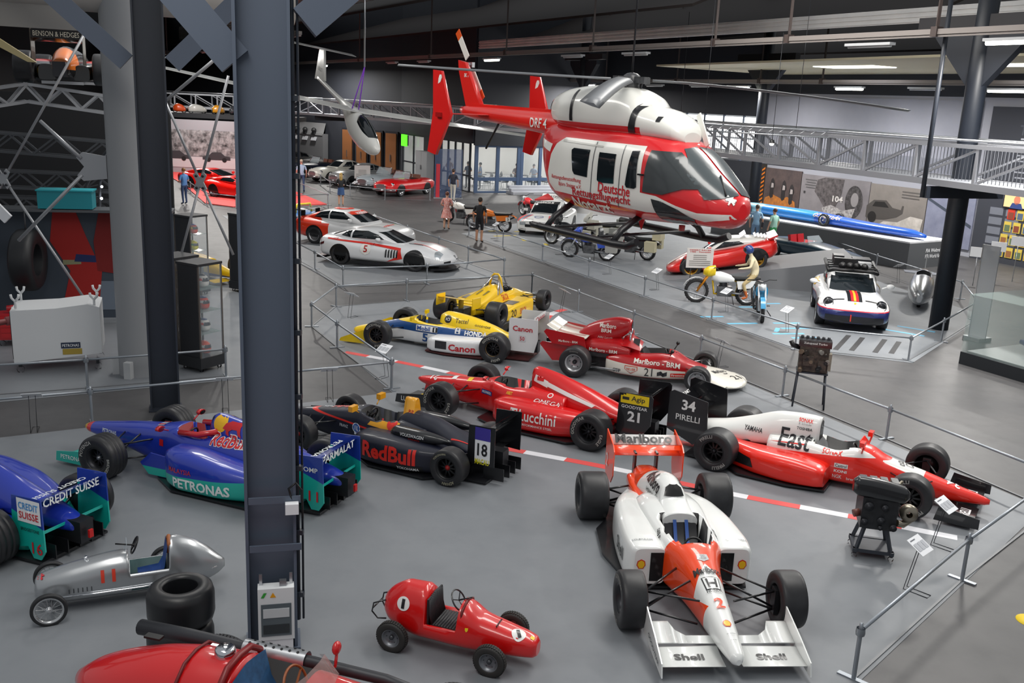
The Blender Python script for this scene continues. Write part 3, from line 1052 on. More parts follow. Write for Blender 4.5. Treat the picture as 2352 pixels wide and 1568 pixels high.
MC = paint('eef0ee', [(OR, [(-1, 0, 0, .12), (-.9, 0, -1, .78)]), (OR, [(-1, 0, 0, -.18)])])
cov = hull([(1.45, .22, .5, .62, .72, 2.2, 3), (1.08, .2, .5, .66, .78, 2.2, 3), (.97, .175, .45, .72, .92, 2.2, 3), (.7, .2, .45, .68, .94, 2.0, 3), (.4, .24, .4, .6, .87, 1.8, 3), (.0, .28, .35, .5, .72, 1.8, 3), (-.35, .24, .3, .42, .58, 2.4, 3), (-.6, .18, .3, .42, .56, 3, 3), (-.72, .15, .3, .4, .5, 3, 3)], 40, 36)
c.add('engine_cover', cov, MC, 'cover')
c.mark(poly([(-.13, -.04), (.13, -.04), (.1, .05), (.05, .085), (-.05, .085), (-.1, .05)]), '0b0b0d', (1.0, 0, .83), 'front', 'cover', 'airbox_inlet', off=.012, grid=.04)
for sg in (1, -1):
 pod = hull([(2.1, .19, .1, .34, .555, 6, 6, sg * .51), (2.04, .215, .08, .34, .575, 5, 6, sg * .53), (1.75, .24, .06, .34, .60, 4, 6, sg * .54), (1.3, .235, .05, .34, .60, 3.5, 6, sg * .53), (.7, .22, .05, .33, .57, 3, 6, sg * .48), (.35, .2, .05, .3, .52, 3, 5, sg * .4), (.05, .18, .06, .26, .44, 3, 5, sg * .3), (-.25, .14, .08, .22, .36, 3, 4, sg * .22)], 30, 32)
 c.add('sidepod', pod, gloss('eef0ee'), 'pod')
 c.mark(poly([(-.08, -.19), (.08, -.19), (.08, .18), (-.08, .18)]), '0c0c0e', (2.1, sg * .43, .33), 'front', 'pod', 'radiator_inlet', off=.006)
 # shell emblem on the front corner
 sh = [(0.052 * cos(a) * (1 + .1 * (k % 2)), 0.058 * sin(a) * (1 + .1 * (k % 2))) for k, a in enumerate([radians(-40 + i * 26) for i in range(11)])]
 c.mark(poly([(-.03, -.06), (.03, -.06)] + sh), 'd92b1c', (2.1, sg * .62, .36), 'front', 'pod', 'emblem', off=.006)
 c.mark(poly([(-.022, -.05), (.022, -.05)] + [(q[0] * .8, q[1] * .8) for q in sh]), 'f5c51b', (2.1, sg * .62, .36), 'front', 'pod', 'emblem', off=.010)
 c.text('Shell', .42, .17, '16171a', (1.6, sg * .8, .34), 'L' if sg > 0 else 'R', 'pod')
 c.text('COURTAULDS', .26, .035, '55585c', (1.92, sg * .58, .6), 'F', 'pod', bold=0)
 c.text('Marlboro', .2, .05, '141416', (1.8, sg * .36, .7), 'F', 'tub', rot=sg * -1.4)
 # engine cover script
 c.text('Marlboro', .62, .17, '17181b', (.60, sg * .2, .82), 'L' if sg > 0 else 'R', 'cover', shear=.1, bold=.02)
 c.text('HONDA', .26, .06, '17181b', (.62, sg * .22, .66), 'L' if sg > 0 else 'R', 'cover')
 c.mark(ring2(.045, .055, 4), '17181b', (.86, sg * .22, .68), 'L' if sg > 0 else 'R', 'cover')
# floor
c.add('floor_pan', B().prism([(2.1, -.7, .04), (2.1, .7, .04), (1.2, .92, .04), (.5, .88, .04), (.2, .7, .04), (-.5, .6, .04), (-.5, -.6, .04), (.2, -.7, .04), (.5, -.88, .04), (1.2, -.92, .04)], (0, 0, .025)), CARBON)
dk = hull([(.5, .34, .3, .42, .55, 4, 4), (0, .34, .3, .42, .54, 4, 4), (-.45, .3, .3, .4, .5, 5, 4), (-.55, .28, .3, .38, .46, 5, 4)], 10, 24)
c.add('rear_deck', dk, gloss(OR), 'deck')
c.add('gearbox', B().box((-.55, 0, .3), (.5, .24, .3)), GUN)
# nose lettering
def nose(t, w, h, x, col='16171a', y=0.0, z=.6, bold=.015):
 c.text(t, w, h, col, (x, y, z), 'F', 'tub', bold=bold, off=.016)
c.mark(poly([(-.06, .05), (.06, .05), (.07, -.03), (0, -.07), (-.07, -.03)]), 'c8c9cb', (2.48, 0, .6), 'F', 'tub')
nose('TAG\nHEUER', .08, .07, 2.48, '6d7074', bold=.0)
nose('Marlboro', .30, .10, 2.7, bold=.03)
c.mark(poly([(-.085, -.1), (.085, -.1), (.1, .1), (-.1, .1)]), '1a1b1e', (2.90, 0, .6), 'F', 'tub', off=.004)
c.mark(poly([(-.073, -.088), (.073, -.088), (.087, .088), (-.087, .088)]), 'eef0ee', (2.90, 0, .6), 'F', 'tub', off=.007)
c.mark((lambda s: ([p for q in s for p in q], [(0, 1, 2, 3), (4, 5, 6, 7), (8, 9, 10, 11)]))(([(-.062, .07), (-.04, .07), (-.028, -.07), (-.05, -.07)][::-1], [(.04, .07), (.062, .07), (.05, -.07), (.028, -.07)][::-1], [(-.035, -.02), (.035, -.02), (.035, .008), (-.035, .008)])), '16171a', (2.90, 0, .6), 'F', 'tub', off=.010)
nose('HONDA', .17, .035, 3.03, bold=.02)
nose('2', .1, .15, 3.22, OR, y=-.0, bold=.02)
sh = [(0.045 * cos(a), 0.05 * sin(a)) for a in [radians(-40 + i * 26) for i in range(11)]]
c.mark(poly([(-.025, -.05), (.025, -.05)] + sh), 'd92b1c', (3.52, 0, .5), 'F', 'tub', 'emblem')
c.mark(poly([(-.018, -.042), (.018, -.042)] + [(q[0] * .8, q[1] * .8) for q in sh]), 'f5c51b', (3.52, 0, .5), 'F', 'tub', 'emblem', off=.008)
nose('GOODYEAR', .09, .014, 3.68, z=.5, bold=.0)
nose('SHOEI', .06, .011, 3.77, z=.5, bold=.0)
# front wing
fw = gloss('eef0ee')
for sg in (1, -1):
 b = B()
 foil(b, sg * .09, sg * .77, W + 1.03, .13, .36, .05, radians(4), .04, 8, chord1=.34)
 c.add('front_wing', b, fw, 'fw')
 b = B()
 foil(b, sg * .1, sg * .40, W + .66, .17, .12, .05, radians(14), .04, 6)
 foil(b, sg * .40, sg * .50, W + .66, .17, .12, .05, radians(14), .04, 6, chord1=.2)
 foil(b, sg * .50, sg * .55, W + .66, .17, .2, .05, radians(14), .04, 6, chord1=.33)
 foil(b, sg * .55, sg * .77, W + .66, .17, .33, .05, radians(14), .04, 6)
 c.add('wing_flap', b, fw)
 b = B()
 endplate(b, [(W + 1.12, .06), (W + 1.08, .2), (W + .75, .3), (W + .25, .42), (W + .28, .08)], sg * .78)
 c.add('wing_endplate', b, fw, 'fep%d' % sg)
 c.text('Shell', .32, .1, '16171a', (W + .86, sg * .44, .2), 'F', 'fw', bold=.03)
 c.text('GOODYEAR', .5, .05, '16171a', (W + .75, sg * .78, .17), 'L' if sg > 0 else 'R', 'fep%d' % sg, rot=-.12 * -sg)
# rear wing
b = B()
foil(b, -.5, .5, -.52, .74, .30, .09, radians(8), .08, 8)
foil(b, -.5, .5, -.50, .83, .12, .06, radians(16), .05, 8)
c.add('rear_wing', b, gloss(OR), 'rw')
b = B()
foil(b, -.5, .5, -.80, .80, .17, .05, radians(42), .03, 8)
c.add('wing_flap', b, gloss('eef0ee'), 'rwf')
c.text('Marlboro', .86, .16, '141416', (-.852, 0, .868), ((0, 1, 0), (-.743, 0, .669)), None, bold=.03, off=.024)
for sg in (1, -1):
 b = B()
 endplate(b, [(-.42, .45), (-.42, .82), (-.52, .89), (-1.02, .97), (-1.02, .45), (-.95, .3), (-.55, .3)], sg * .51, .016)
 c.add('wing_endplate', b, gloss(OR), 'rep%d' % sg)
 c.text('2', .12, .2, 'eef0ee', (-.85, sg * .51, .55), 'L' if sg > 0 else 'R', 'rep%d' % sg)
 c.add('wing_pillar', B().box((-.62, sg * .16, .58), (.12, .03, .36)), CARBON)
for x, tr, r, w in ((W, .9, .325, .29), (0, .875, .335, .40)):
 for sg in (1, -1):
  c.wheel(x, sg * tr, r, w, .175, 'multi', GUN, ALU, (('GOODYEAR', 90, .055), ('EAGLE', 265, .055)), '8f8f8a')
c.arms(W, .74, .31, W - .15, .19, .17, .45, CARBON, .014, .42)
c.arms(0, .66, .32, .1, .2, .2, .42, CARBON, .016, .3)
mirrors(c, 1.95, .36, .76, gloss('eef0ee')) if False else None
# ------------------------------------------------------------------ white over red car with number 34
loc, rz, W = placed((3.3, 14.46), (5.92, 12.89), 'R', .92)
W = 2.98
c = Car('formula_race_car', 'white over red formula race car with black rear wing numbered 34', 'race car', loc, rz)
RD, WH = 'f0230f', 'eeefec'
vf, ins = cockpit(1.4, 2.1, .25, .30)
zone = [(WH, [(-.09, 0, 1, -.36), (-1, 0, 0, 2.5)]), (WH, [(1, 0, 0, -2.45), (-1, 0, 0, 3.05), (0, -1, 0, .17, 1), (0, 0, 1, -.4)]), (RD, [(1, 0, 0, -2.1), (-1, 0, 0, 2.55), (0, -1, 0, .19, 1), (0, 0, 1, -.55)])]
tub = hull([(W + 1.0, .03, .17, .2, .24, 2, 2), (W + .93, .06, .15, .2, .27, 2, 2), (W + .5, .13, .12, .24, .36, 2.4, 3), (W + .1, .18, .1, .28, .45, 2.5, 3.5), (W - .5, .24, .08, .32, .57, 2.6, 4), (W - .75, .28, .07, .36, .68, 2.6, 5), (2.05, .32, .07, .38, .70, 3, 5), (1.75, .36, .07, .38, .62, 3, 5), (1.4, .38, .07, .4, .66, 3, 5), (.7, .36, .07, .4, .62, 3, 5)], 50, 44, vf, lambda p: 1 if ins(p.x, p.y, .012) and .2 < p.z < .58 else 0, extra=(1.39, 1.41, 2.09, 2.11))
c.add('monocoque', tub, [paint(RD, zone), BLACK], 'tub')
seat_fill(c, 1.42, 2.1, .25, .28, '6d6e70')
cov = hull([(1.45, .13, .5, .72, .99, 2.2, 3), (1.3, .16, .45, .7, 1.0, 2.2, 3), (.85, .21, .4, .62, .97, 1.9, 3), (.3, .25, .35, .5, .78, 1.8, 3), (-.1, .26, .33, .46, .64, 2, 3), (-.5, .2, .3, .42, .55, 2.2, 3), (-.75, .12, .3, .4, .48, 2.5, 3)], 36, 36)
c.add('engine_cover', cov, paint(WH, [(RD, [(.0, 0, -1, .40)])]), 'cover')
c.mark(poly([(-.1, -.2), (.1, -.2), (.09, .12), (0, .17), (-.09, .12)]), '121214', (1.45, 0, .78), 'front', 'cover', 'airbox_inlet', off=.006)
for sg in (1, -1):
 pod = hull([(1.72, .24, .09, .24, .36, 5, 6, sg * .5), (1.6, .27, .08, .25, .41, 4, 6, sg * .53), (1.2, .29, .06, .26, .46, 3.5, 6, sg * .54), (.7, .27, .06, .26, .45, 3.5, 6, sg * .5), (.35, .22, .06, .26, .44, 3, 5, sg * .42), (.0, .16, .07, .26, .44, 3, 5, sg * .3)], 26, 30)
 c.add('sidepod', pod, gloss(RD), 'pod')
 S = 'L' if sg > 0 else 'R'
 c.mark(poly([(-.26 * sg, -.08), (.2 * sg, -.1), (.26 * sg, .12), (-.2 * sg, .06)]), '17181a', (.36, sg * .8, .25), S, 'pod', 'radiator_outlet', off=.006)
 c.text('East', .5, .27, '1a1c22', (1.12, sg * .3, .63), S, 'cover+tub', bold=.015)
 c.mark(poly([(-.28, -.025), (.3, .02), (.28, .035), (-.1, .0)]), RD, (1.0, sg * .3, .56), S, 'cover+tub')
 c.text('YAMAHA', .3, .08, '1a1c22', (.42, sg * .3, .63), S, 'cover+tub', shear=.1)
 c.text('SONAX', .22, .055, RD, (1.22, sg * .3, .92), S, 'cover', bold=.02)
 c.text('B. Schneider', .2, .03, '8a8d92', (1.22, sg * .3, .865), S, 'cover', bold=0)
 c.text('TOSHIBA', .24, .045, '22242a', (1.22, sg * .3, .79), S, 'cover', bold=.02)
 c.text('SONAX', .3, .075, RD, (1.72, sg * .4, .56), S, 'tub', bold=.02)
 c.mark(rect2(.2, .07), 'eeefec', (1.88, sg * .3, .38), S, 'tub')
 c.text('Castrol', .17, .05, '22242a', (1.88, sg * .3, .38), S, 'tub', off=.009)
 c.text('KONI', .19, .045, 'eeefec', (1.88, sg * .3, .29), S, 'tub', bold=.03)
 c.text('NGK', .14, .06, 'eeefec', (1.84, sg * .3, .2), S, 'tub', bold=.01)
 c.text('brembo', .2, .045, 'eeefec', (2.08, sg * .3, .19), S, 'tub', bold=.01)
c.text('DB', .22, .15, '1a1c22', (W - .22, 0, .6), 'B', 'tub', rot=-1.2, bold=.0)
c.text('34', .2, .16, 'f4f4f2', (W + .48, 0, .4), 'B', 'tub', rot=-1.57)
c.mark(rect2(.14, .06), 'eeefec', (W + .25, -.08, .45), 'R', 'tub')
c.text('TOSHIBA', .12, .03, RD, (W + .25, -.08, .45), 'R', 'tub', off=.009)
c.text('BILSTEIN', .13, .04, 'f4f4f2', (2.35, -.15, .66), 'R', 'tub')
for sg in (1, -1):
 c.add('mirror', B().tube([(2.14, sg * .24, .62), (2.17, sg * .3, .76)], .014, 6).box((2.15, sg * .31, .79), (.07, .15, .07)), gloss(RD))
c.add('windscreen', B().prism([(2.15, -.2, .68), (2.15, .2, .68), (2.07, .17, .78), (2.07, -.17, .78)], (.012, 0, 0)), gloss(RD))
c.add('floor_pan', B().prism([(1.75, -.72, .035), (1.75, .72, .035), (1.2, .86, .035), (.4, .86, .035), (.1, .6, .035), (-.6, .55, .035), (-.6, -.55, .035), (.1, -.6, .035), (.4, -.86, .035), (1.2, -.86, .035)], (0, 0, .03)), CARBON)
c.add('gearbox', B().box((-.6, 0, .3), (.5, .22, .28)), GUN)
for sg in (1, -1):
 b = B()
 foil(b, sg * .08, sg * .78, W + .88, .1, .45, .05, radians(6), .03, 8)
 c.add('front_wing', b, GBLACK, 'fw')
 b = B()
 endplate(b, [(W + .95, .05), (W + .95, .2), (W + .4, .28), (W + .35, .05)], sg * .79)
 c.add('wing_endplate', b, GBLACK)
 c.text('PIRELLI', .34, .14, 'eeeeee', (W + .72, sg * .42, .2), 'F', 'fw', bold=.02)
b = B()
foil(b, -.47, .47, -.5, .72, .26, .08, radians(6), .08, 8)
foil(b, -.47, .47, -.78, .78, .22, .05, radians(38), .05, 8)
c.add('rear_wing', b, GBLACK, 'rw')
c.text('BLAUPUNKT', .5, .06, 'eeeeee', (-.9, 0, .92), ((0, 1, 0), (-.79, 0, .61)), None, off=.0)
for sg in (1, -1):
 b = B()
 endplate(b, [(-.26, .36), (-.3, 1.0), (-.9, 1.1), (-.98, 1.05), (-.98, .42), (-.5, .22)], sg * .48, .018)
 c.add('wing_endplate', b, GBLACK, 'rep%d' % sg)
 S = 'L' if sg > 0 else 'R'
 c.text('34', .24, .18, 'f4f4f2', (-.62, sg * .48, .88), S, 'rep%d' % sg, bold=.03)
 c.text('PIRELLI', .42, .1, 'f4f4f2', (-.62, sg * .48, .66), S, 'rep%d' % sg, bold=.01)
for x, tr, r, w in ((W, .80, .325, .30), (0, .74, .335, .40)):
 for sg in (1, -1):
  c.wheel(x, sg * tr, r, w, .18, 'multi', mat('121316', .35), GUN, (('PIRELLI', 120 if sg < 0 else 60, .06), ('PIRELLI', 300, .06)), 'a9a9a6', 0)
c.arms(W, .64, .31, W - .1, .2, .17, .4, CARBON, .013, .3)
c.arms(0, .54, .32, .1, .2, .2, .42, CARBON, .016, .3)
# ------------------------------------------------------------------ all red car with number 21
loc, rz, W = placed((1.33, 15.13), (-1.31, 16.49), 'L', .92)
W = 2.96
RD = 'd8070c'
c = Car('formula_race_car', 'bright red formula race car with white roof stripe and black rear wing numbered 21', 'race car', loc, rz)
vf, ins = cockpit(1.45, 2.2, .25, .30)
tub = hull([(W + 1.0, .03, .34, .37, .40, 2, 2), (W + .92, .075, .31, .37, .43, 2, 2), (W + .5, .14, .22, .35, .50, 2.3, 2.6), (W + .1, .19, .12, .33, .56, 2.4, 3), (W - .5, .24, .08, .34, .63, 2.5, 4), (W - .7, .28, .07, .36, .69, 2.6, 5), (2.15, .33, .07, .38, .70, 3, 5), (1.8, .4, .07, .4, .68, 3, 5), (1.45, .42, .07, .4, .70, 3, 5), (.7, .4, .07, .4, .66, 3, 5)], 50, 44, vf, lambda p: 1 if ins(p.x, p.y, .012) and .2 < p.z < .6 else 0, extra=(1.44, 1.46, 2.19, 2.21))
c.add('monocoque', tub, [gloss(RD), BLACK], 'tub')
seat_fill(c, 1.47, 2.2, .25, .30)
cov = hull([(1.48, .1, .5, .74, 1.0, 2.4, 3), (1.4, .14, .45, .72, 1.04, 2.2, 3), (1.1, .2, .4, .62, 1.0, 1.9, 3), (.55, .27, .35, .52, .86, 1.7, 3), (.0, .27, .33, .46, .68, 1.8, 3), (-.4, .2, .3, .4, .54, 2, 3), (-.65, .1, .3, .37, .44, 2.4, 3)], 36, 36)
c.add('engine_cover', cov, gloss(RD), 'cover')
c.mark(poly([(-.07, -.1), (.07, -.1), (.08, .1), (-.08, .1)]), '0c0c0e', (1.49, 0, .9), 'front', 'cover', 'airbox_inlet', off=.006)
for sg in (1, -1):
 S = 'L' if sg > 0 else 'R'
 k = -1 if S == 'L' else 1       # text x to car x
 pod = hull([(1.95, .2, .12, .3, .48, 5, 6, sg * .46), (1.8, .25, .08, .32, .52, 4, 6, sg * .5), (1.4, .3, .06, .32, .54, 3.5, 6, sg * .53), (.8, .29, .06, .31, .52, 3.2, 6, sg * .52), (.4, .24, .06, .28, .48, 3, 5, sg * .44), (.05, .18, .07, .24, .4, 3, 5, sg * .32)], 26, 30)
 c.add('sidepod', pod, gloss(RD), 'pod')
 c.mark(poly([(k * .5, -.02), (k * .47, .06), (k * -.75, -.25), (k * -.7, -.29)][::(1 if k > 0 else -1)]), 'f2f2f0', (.92, sg * .3, .84), S, 'cover+tub')
 c.mark(poly([(k * .5, -.04), (k * .47, .08), (k * .2, .0), (k * .2, -.11)][::(1 if k > 0 else -1)]), 'f2f2f0', (.92, sg * .3, .84), S, 'cover+tub')
 c.mark(poly([(-.07, -.035), (.07, -.035), (.07, .04), (0, -.005), (-.07, .04)]), 'd8070c', (1.28, sg * .3, .86), S, 'cover', off=.009)
 c.text('Lucchini', .68, .2, 'f2f2f0', (1.0, sg * .85, .36), S, 'pod', bold=.015)
 c.text('PERFORMANCE STEEL', .62, .04, 'f2f2f0', (1.02, sg * .85, .2), S, 'pod', bold=.005)
 c.mark(rect2(.14, .2), 'f2f2f0', (1.45 if k < 0 else .58, sg * .85, .36), S, 'pod')
 c.text('LS', .12, .15, RD, (1.45 if k < 0 else .58, sg * .85, .36), S, 'pod', off=.009)
 c.text('OMEGA', .5, .085, 'f2f2f0', (1.0, sg * .5, .57), ((k, 0, 0), (0, -.45 * sg, 1)), 'pod+cover+tub', bold=.0)
 c.mark(ring2(.035, .05, 16), 'f2f2f0', (1.0, sg * .4, .68), ((k, 0, 0), (0, -.45 * sg, 1)), 'pod+cover+tub')
 c.mark(rect2(.26, .08), '23307c', (2.3, sg * .3, .45), S, 'tub')
 c.text('PIONEER', .22, .045, 'f2f2f0', (2.3, sg * .3, .45), S, 'tub', off=.009)
 c.text('ABET', .13, .05, 'f2d43a', (1.78, sg * .5, .56), S, 'pod+tub')
c.text('21', .16, .12, 'f2f2f0', (W + .6, .05, .5), 'B', 'tub', rot=1.4)
c.mark(rect2(.16, .1), 'f2f2f0', (W + .15, .03, .55), 'B', 'tub')
c.mark(rect2(.12, .1), 'f0c818', (W - .2, .08, .6), 'B', 'tub')
mirrors(c, 2.25, .42, .76, gloss(RD))
c.add('floor_pan', B().prism([(2.3, -.6, .035), (2.3, .6, .035), (1.8, .85, .035), (.4, .88, .035), (.1, .6, .035), (-.6, .55, .035), (-.6, -.55, .035), (.1, -.6, .035), (.4, -.88, .035), (1.8, -.85, .035)], (0, 0, .03)), GBLACK)
c.add('gearbox', B().box((-.6, 0, .3), (.6, .2, .3)), GUN)
for i in range(6):
 c.add('diffuser_strake', B().box((-.75, -.4 + i * .16, .17), (.4, .012, .2)), CARBON)
for sg in (1, -1):
 b = B()
 foil(b, sg * .06, sg * .72, W + .98, .14, .36, .05, radians(4), .03, 8)
 foil(b, sg * .12, sg * .72, W + .66, .17, .22, .05, radians(16), .03, 8)
 c.add('front_wing', b, mat('55585c', .3, .4), 'fw')
 c.add('wing_strut', B().bar((W + .75, sg * .05, .14), (W + .7, sg * .06, .36), .015, .2), gloss(RD))
 b = B()
 endplate(b, [(W + 1.05, .08), (W + 1.02, .24), (W + .4, .33), (W + .38, .08)], sg * .73)
 c.add('wing_endplate', b, GBLACK, 'fep%d' % sg)
 c.text('LUSFINA', .42, .09, 'e8e8e8', (W + .7, sg * .74, .18), 'L' if sg > 0 else 'R', 'fep%d' % sg)
 c.mark(rect2(.13, .1), 'f0c818', (W + .72, sg * .3, .2), 'F', 'fw')
 c.mark(rect2(.13, .1), 'f2f2f0', (W + .72, sg * .5, .2), 'F', 'fw')
b = B()
foil(b, -.47, .47, -.42, .78, .28, .08, radians(6), .08, 8)
foil(b, -.47, .47, -.72, .83, .22, .05, radians(40), .05, 8)
foil(b, -.47, .47, -.5, .42, .2, .06, radians(10), .05, 8)
c.add('rear_wing', b, GBLACK, 'rw')
c.text('MINI', .4, .07, 'e8e8e8', (-.84, 0, .97), ((0, 1, 0), (-.77, 0, .64)), None, off=.0)
for sg in (1, -1):
 S = 'L' if sg > 0 else 'R'
 b = B()
 endplate(b, [(-.34, .34), (-.36, 1.0), (-.92, 1.03), (-.96, .98), (-.94, .5), (-.8, .3), (-.5, .2)], sg * .48, .018)
 c.add('wing_endplate', b, GBLACK, 'rep%d' % sg)
 c.mark(rect2(.5, .17), 'f0d012', (-.64, sg * .48, .92), S, 'rep%d' % sg)
 c.text('Agip', .24, .11, '33342c', (-.70 if S == 'L' else -.58, sg * .48, .92), S, 'rep%d' % sg, off=.009)
 c.mark(rect2(.12, .05), '2a2b26', (-.48 if S == 'L' else -.8, sg * .48, .92), S, 'rep%d' % sg, off=.009)
 c.text('GOODYEAR', .46, .055, 'e8e8e8', (-.64, sg * .48, .78), S, 'rep%d' % sg, bold=.015)
 c.text('21', .22, .18, 'e8e8e8', (-.64, sg * .48, .62), S, 'rep%d' % sg, bold=.03)
for x, tr, r, w in ((W, .80, .325, .29), (0, .75, .335, .40)):
 for sg in (1, -1):
  c.wheel(x, sg * tr, r, w, .18, 'multi', mat('232428', .4, .4), GUN, (('GOODYEAR', 30 if sg > 0 else 150, .06), ('EAGLE', 200 if sg > 0 else 340, .06)), 'b9b9b2')
c.arms(W, .64, .31, W - .2, .2, .2, .47, CARBON, .014, .3)
c.arms(0, .54, .32, .1, .22, .2, .42, CARBON, .016, .3)
# ------------------------------------------------------------------ two blue and turquoise cars, 11 and 16
def sauber(label, loc, rz, num, W=2.95):
 c = Car('formula_race_car', label, 'race car', loc, rz, group='blue and turquoise formula cars')
 BL, TQ = '1a34a8', '12b0a2'
 vf, ins = cockpit(1.35, 2.05, .25, .32)
 tub = hull([(W + 1.05, .05, .36, .4, .44, 2, 2), (W + .95, .1, .32, .4, .48, 2, 2), (W + .5, .15, .27, .42, .56, 2.4, 3), (W, .2, .2, .42, .64, 2.5, 3.5), (W - .5, .25, .1, .42, .7, 2.6, 4), (2.1, .3, .08, .42, .76, 3, 5), (1.7, .36, .07, .42, .74, 3, 5), (1.3, .38, .07, .42, .78, 3, 5), (.7, .36, .07, .4, .68, 3, 5)], 50, 40, vf, lambda p: 1 if ins(p.x, p.y, .012) and .2 < p.z < .66 else 0, extra=(1.34, 1.36, 2.04, 2.06))
 c.add('monocoque', tub, [paint(BL, [('e9b91c', [(1, 0, 0, -W - .98)]), ('c81522', [(-1, 0, 0, W + .98), (1, 0, 0, -W - .88)])]), mat('8c1418', .5)], 'tub')
 seat_fill(c, 1.37, 2.05, .25, .32)
 c.add('headrest_collar', B().tube([(1.95, -.27, .72), (1.6, -.29, .75), (1.38, -.2, .8), (1.38, .2, .8), (1.6, .29, .75), (1.95, .27, .72)], .045, 10), gloss('c4151c'))
 cov = hull([(1.52, .1, .5, .76, .98, 2.2, 3), (1.42, .15, .45, .74, 1.03, 2.2, 3), (1.1, .2, .4, .66, .99, 1.9, 3), (.5, .24, .35, .55, .84, 1.7, 3), (.0, .24, .33, .46, .66, 1.8, 3), (-.5, .16, .3, .4, .52, 2, 3), (-.7, .1, .3, .37, .44, 2.4, 3)], 36, 36)
 c.add('engine_cover', cov, gloss(BL), 'cover')
 c.mark(poly([(-.07, -.09), (.07, -.09), (.08, .08), (-.08, .08)]), '0c0c0e', (1.53, 0, .9), 'front', 'cover', 'airbox_inlet')
 for sg in (1, -1):
  S = 'L' if sg > 0 else 'R'
  k = -1 if S == 'L' else 1
  pod = hull([(1.9, .2, .12, .34, .58, 5, 5, sg * .46), (1.8, .25, .09, .34, .62, 4, 5, sg * .5), (1.5, .3, .06, .34, .64, 3.2, 5, sg * .54), (1.0, .3, .06, .33, .58, 3, 5, sg * .54), (.5, .26, .06, .3, .48, 3, 5, sg * .48), (.1, .2, .06, .24, .4, 3, 5, sg * .36), (-.2, .14, .07, .2, .34, 3, 5, sg * .26)], 26, 32)
  c.add('sidepod', pod, paint(BL, [(TQ, [(-.06, 0, -1, .40)])]), 'pod')
  c.add('barge_board', endplate(B(), [(2.35, .08), (2.5, .24), (2.3, .42), (2.0, .4), (1.95, .08)], sg * .5, .016), paint(BL, [(TQ, [(0, 0, -1, .2)])]))
  c.mark(disc2(.12, 24), 'f2b90f', (1.32, sg * .25, .92), S, 'cover')
  # charging bull emblem in red
  bull = [(-.16, -.03), (-.12, .04), (-.04, .07), (.06, .06), (.12, .09), (.19, .09), (.13, .06), (.13, 0), (.15, -.07), (.18, -.12), (.12, -.1), (.08, -.03), (0, -.03), (-.05, -.06), (-.03, -.13), (-.09, -.1), (-.1, -.05)]
  c.mark(poly([(q[0] * -k * -1 if k > 0 else q[0], q[1]) for q in bull]), 'c8151f', (1.1, sg * .25, .9), S, 'cover', 'emblem', off=.011)
  c.text('RedBull', .56, .17, 'f2f2f2', (1.08, sg * .4, .73), S, 'cover+tub', bold=.055)
  c.text('RedBull', .54, .15, 'c8151f', (1.08, sg * .4, .73), S, 'cover+tub', bold=.02, off=.018)
  c.text('MALAYSIA', .42, .07, 'c8303a', (1.5, sg * .8, .40), S, 'pod', bold=.01)
  c.text('PETRONAS', .95, .15, 'e9eeee', (1.15, sg * .85, .22), S, 'pod', bold=.03)
  c.mark(rect2(.08, .1), 'c8151f', (2.3, sg * .3, .5), S, 'tub')
  c.text('PETRONAS', .3, .06, 'e9eeee', (W + .45, sg * .2, .45), S, 'tub')
 c.mark(rect2(.2, .12), '9aa3b8', (W - .5, 0, .68), 'B', 'tub')
 c.text('%d' % num, .14, .12, 'c8151f', (W - .5, 0, .68), 'B', 'tub')
 mirrors(c, 2.15, .45, .8, gloss('c4151c'))
 c.add('floor_pan', B().prism([(2.2, -.5, .035), (2.2, .5, .035), (1.7, .8, .035), (.4, .82, .035), (.1, .55, .035), (-.6, .5, .035), (-.6, -.5, .035), (.1, -.55, .035), (.4, -.82, .035), (1.7, -.8, .035)], (0, 0, .03)), CARBON)
 c.add('gearbox', B().box((-.5, 0, .32), (.6, .2, .28)), GUN)
 c.add('rain_light', B().box((-.86, 0, .3), (.03, .06, .1)), mat('c01818', .4))
 for i in range(5):
  c.add('diffuser_strake', B().box((-.5, -.36 + i * .18, .16), (.35, .012, .18)), CARBON)
 for sg in (1, -1):
  S = 'L' if sg > 0 else 'R'
  b = B()
  foil(b, sg * .04, sg * .68, W + .95, .12, .34, .05, radians(4), .03, 8)
  foil(b, sg * .14, sg * .68, W + .64, .15, .2, .05, radians(18), .03, 8)
  c.add('front_wing', b, gloss(TQ), 'fw')
  c.mark(rect2(.3, .1), 'c8151f', (W + .7, sg * .45, .2), 'F', 'fw')
  c.add('wing_strut', B().bar((W + .7, sg * .05, .14), (W + .68, sg * .06, .4), .015, .2), gloss(BL))
  c.add('wing_endplate', endplate(B(), [(W + 1.0, .07), (W + .98, .22), (W + .4, .3), (W + .36, .07)], sg * .69), gloss(TQ), 'fep%d' % sg)
  c.text('PETRONAS', .42, .07, 'e9eeee', (W + .68, sg * .7, .16), S, 'fep%d' % sg)
 c.dx, c.dz = .18, -.13
 b = B()
 foil(b, -.48, .48, -.42, .8, .22, .08, radians(6), .08, 8)
 foil(b, -.48, .48, -.66, .83, .17, .05, radians(48), .05, 8)
 foil(b, -.48, .48, -.50, .84, .14, .05, radians(16), .05, 8)
 c.add('rear_wing', b, gloss('1c3c9c'), 'rw')
 b = B()
 foil(b, -.48, .48, -.55, .46, .2, .05, radians(20), .05, 8)
 c.add('lower_wing', b, GBLACK)
 c.add('wing_trim', B().box((-.76, 0, .55), (.012, .92, .035)), gloss(TQ))
 c.text('CREDIT SUISSE' if num == 16 else 'PARMALAT', .84, .11, 'e9eeee', (-.735, 0, .915), 'rear', None, off=.035, bold=.02)
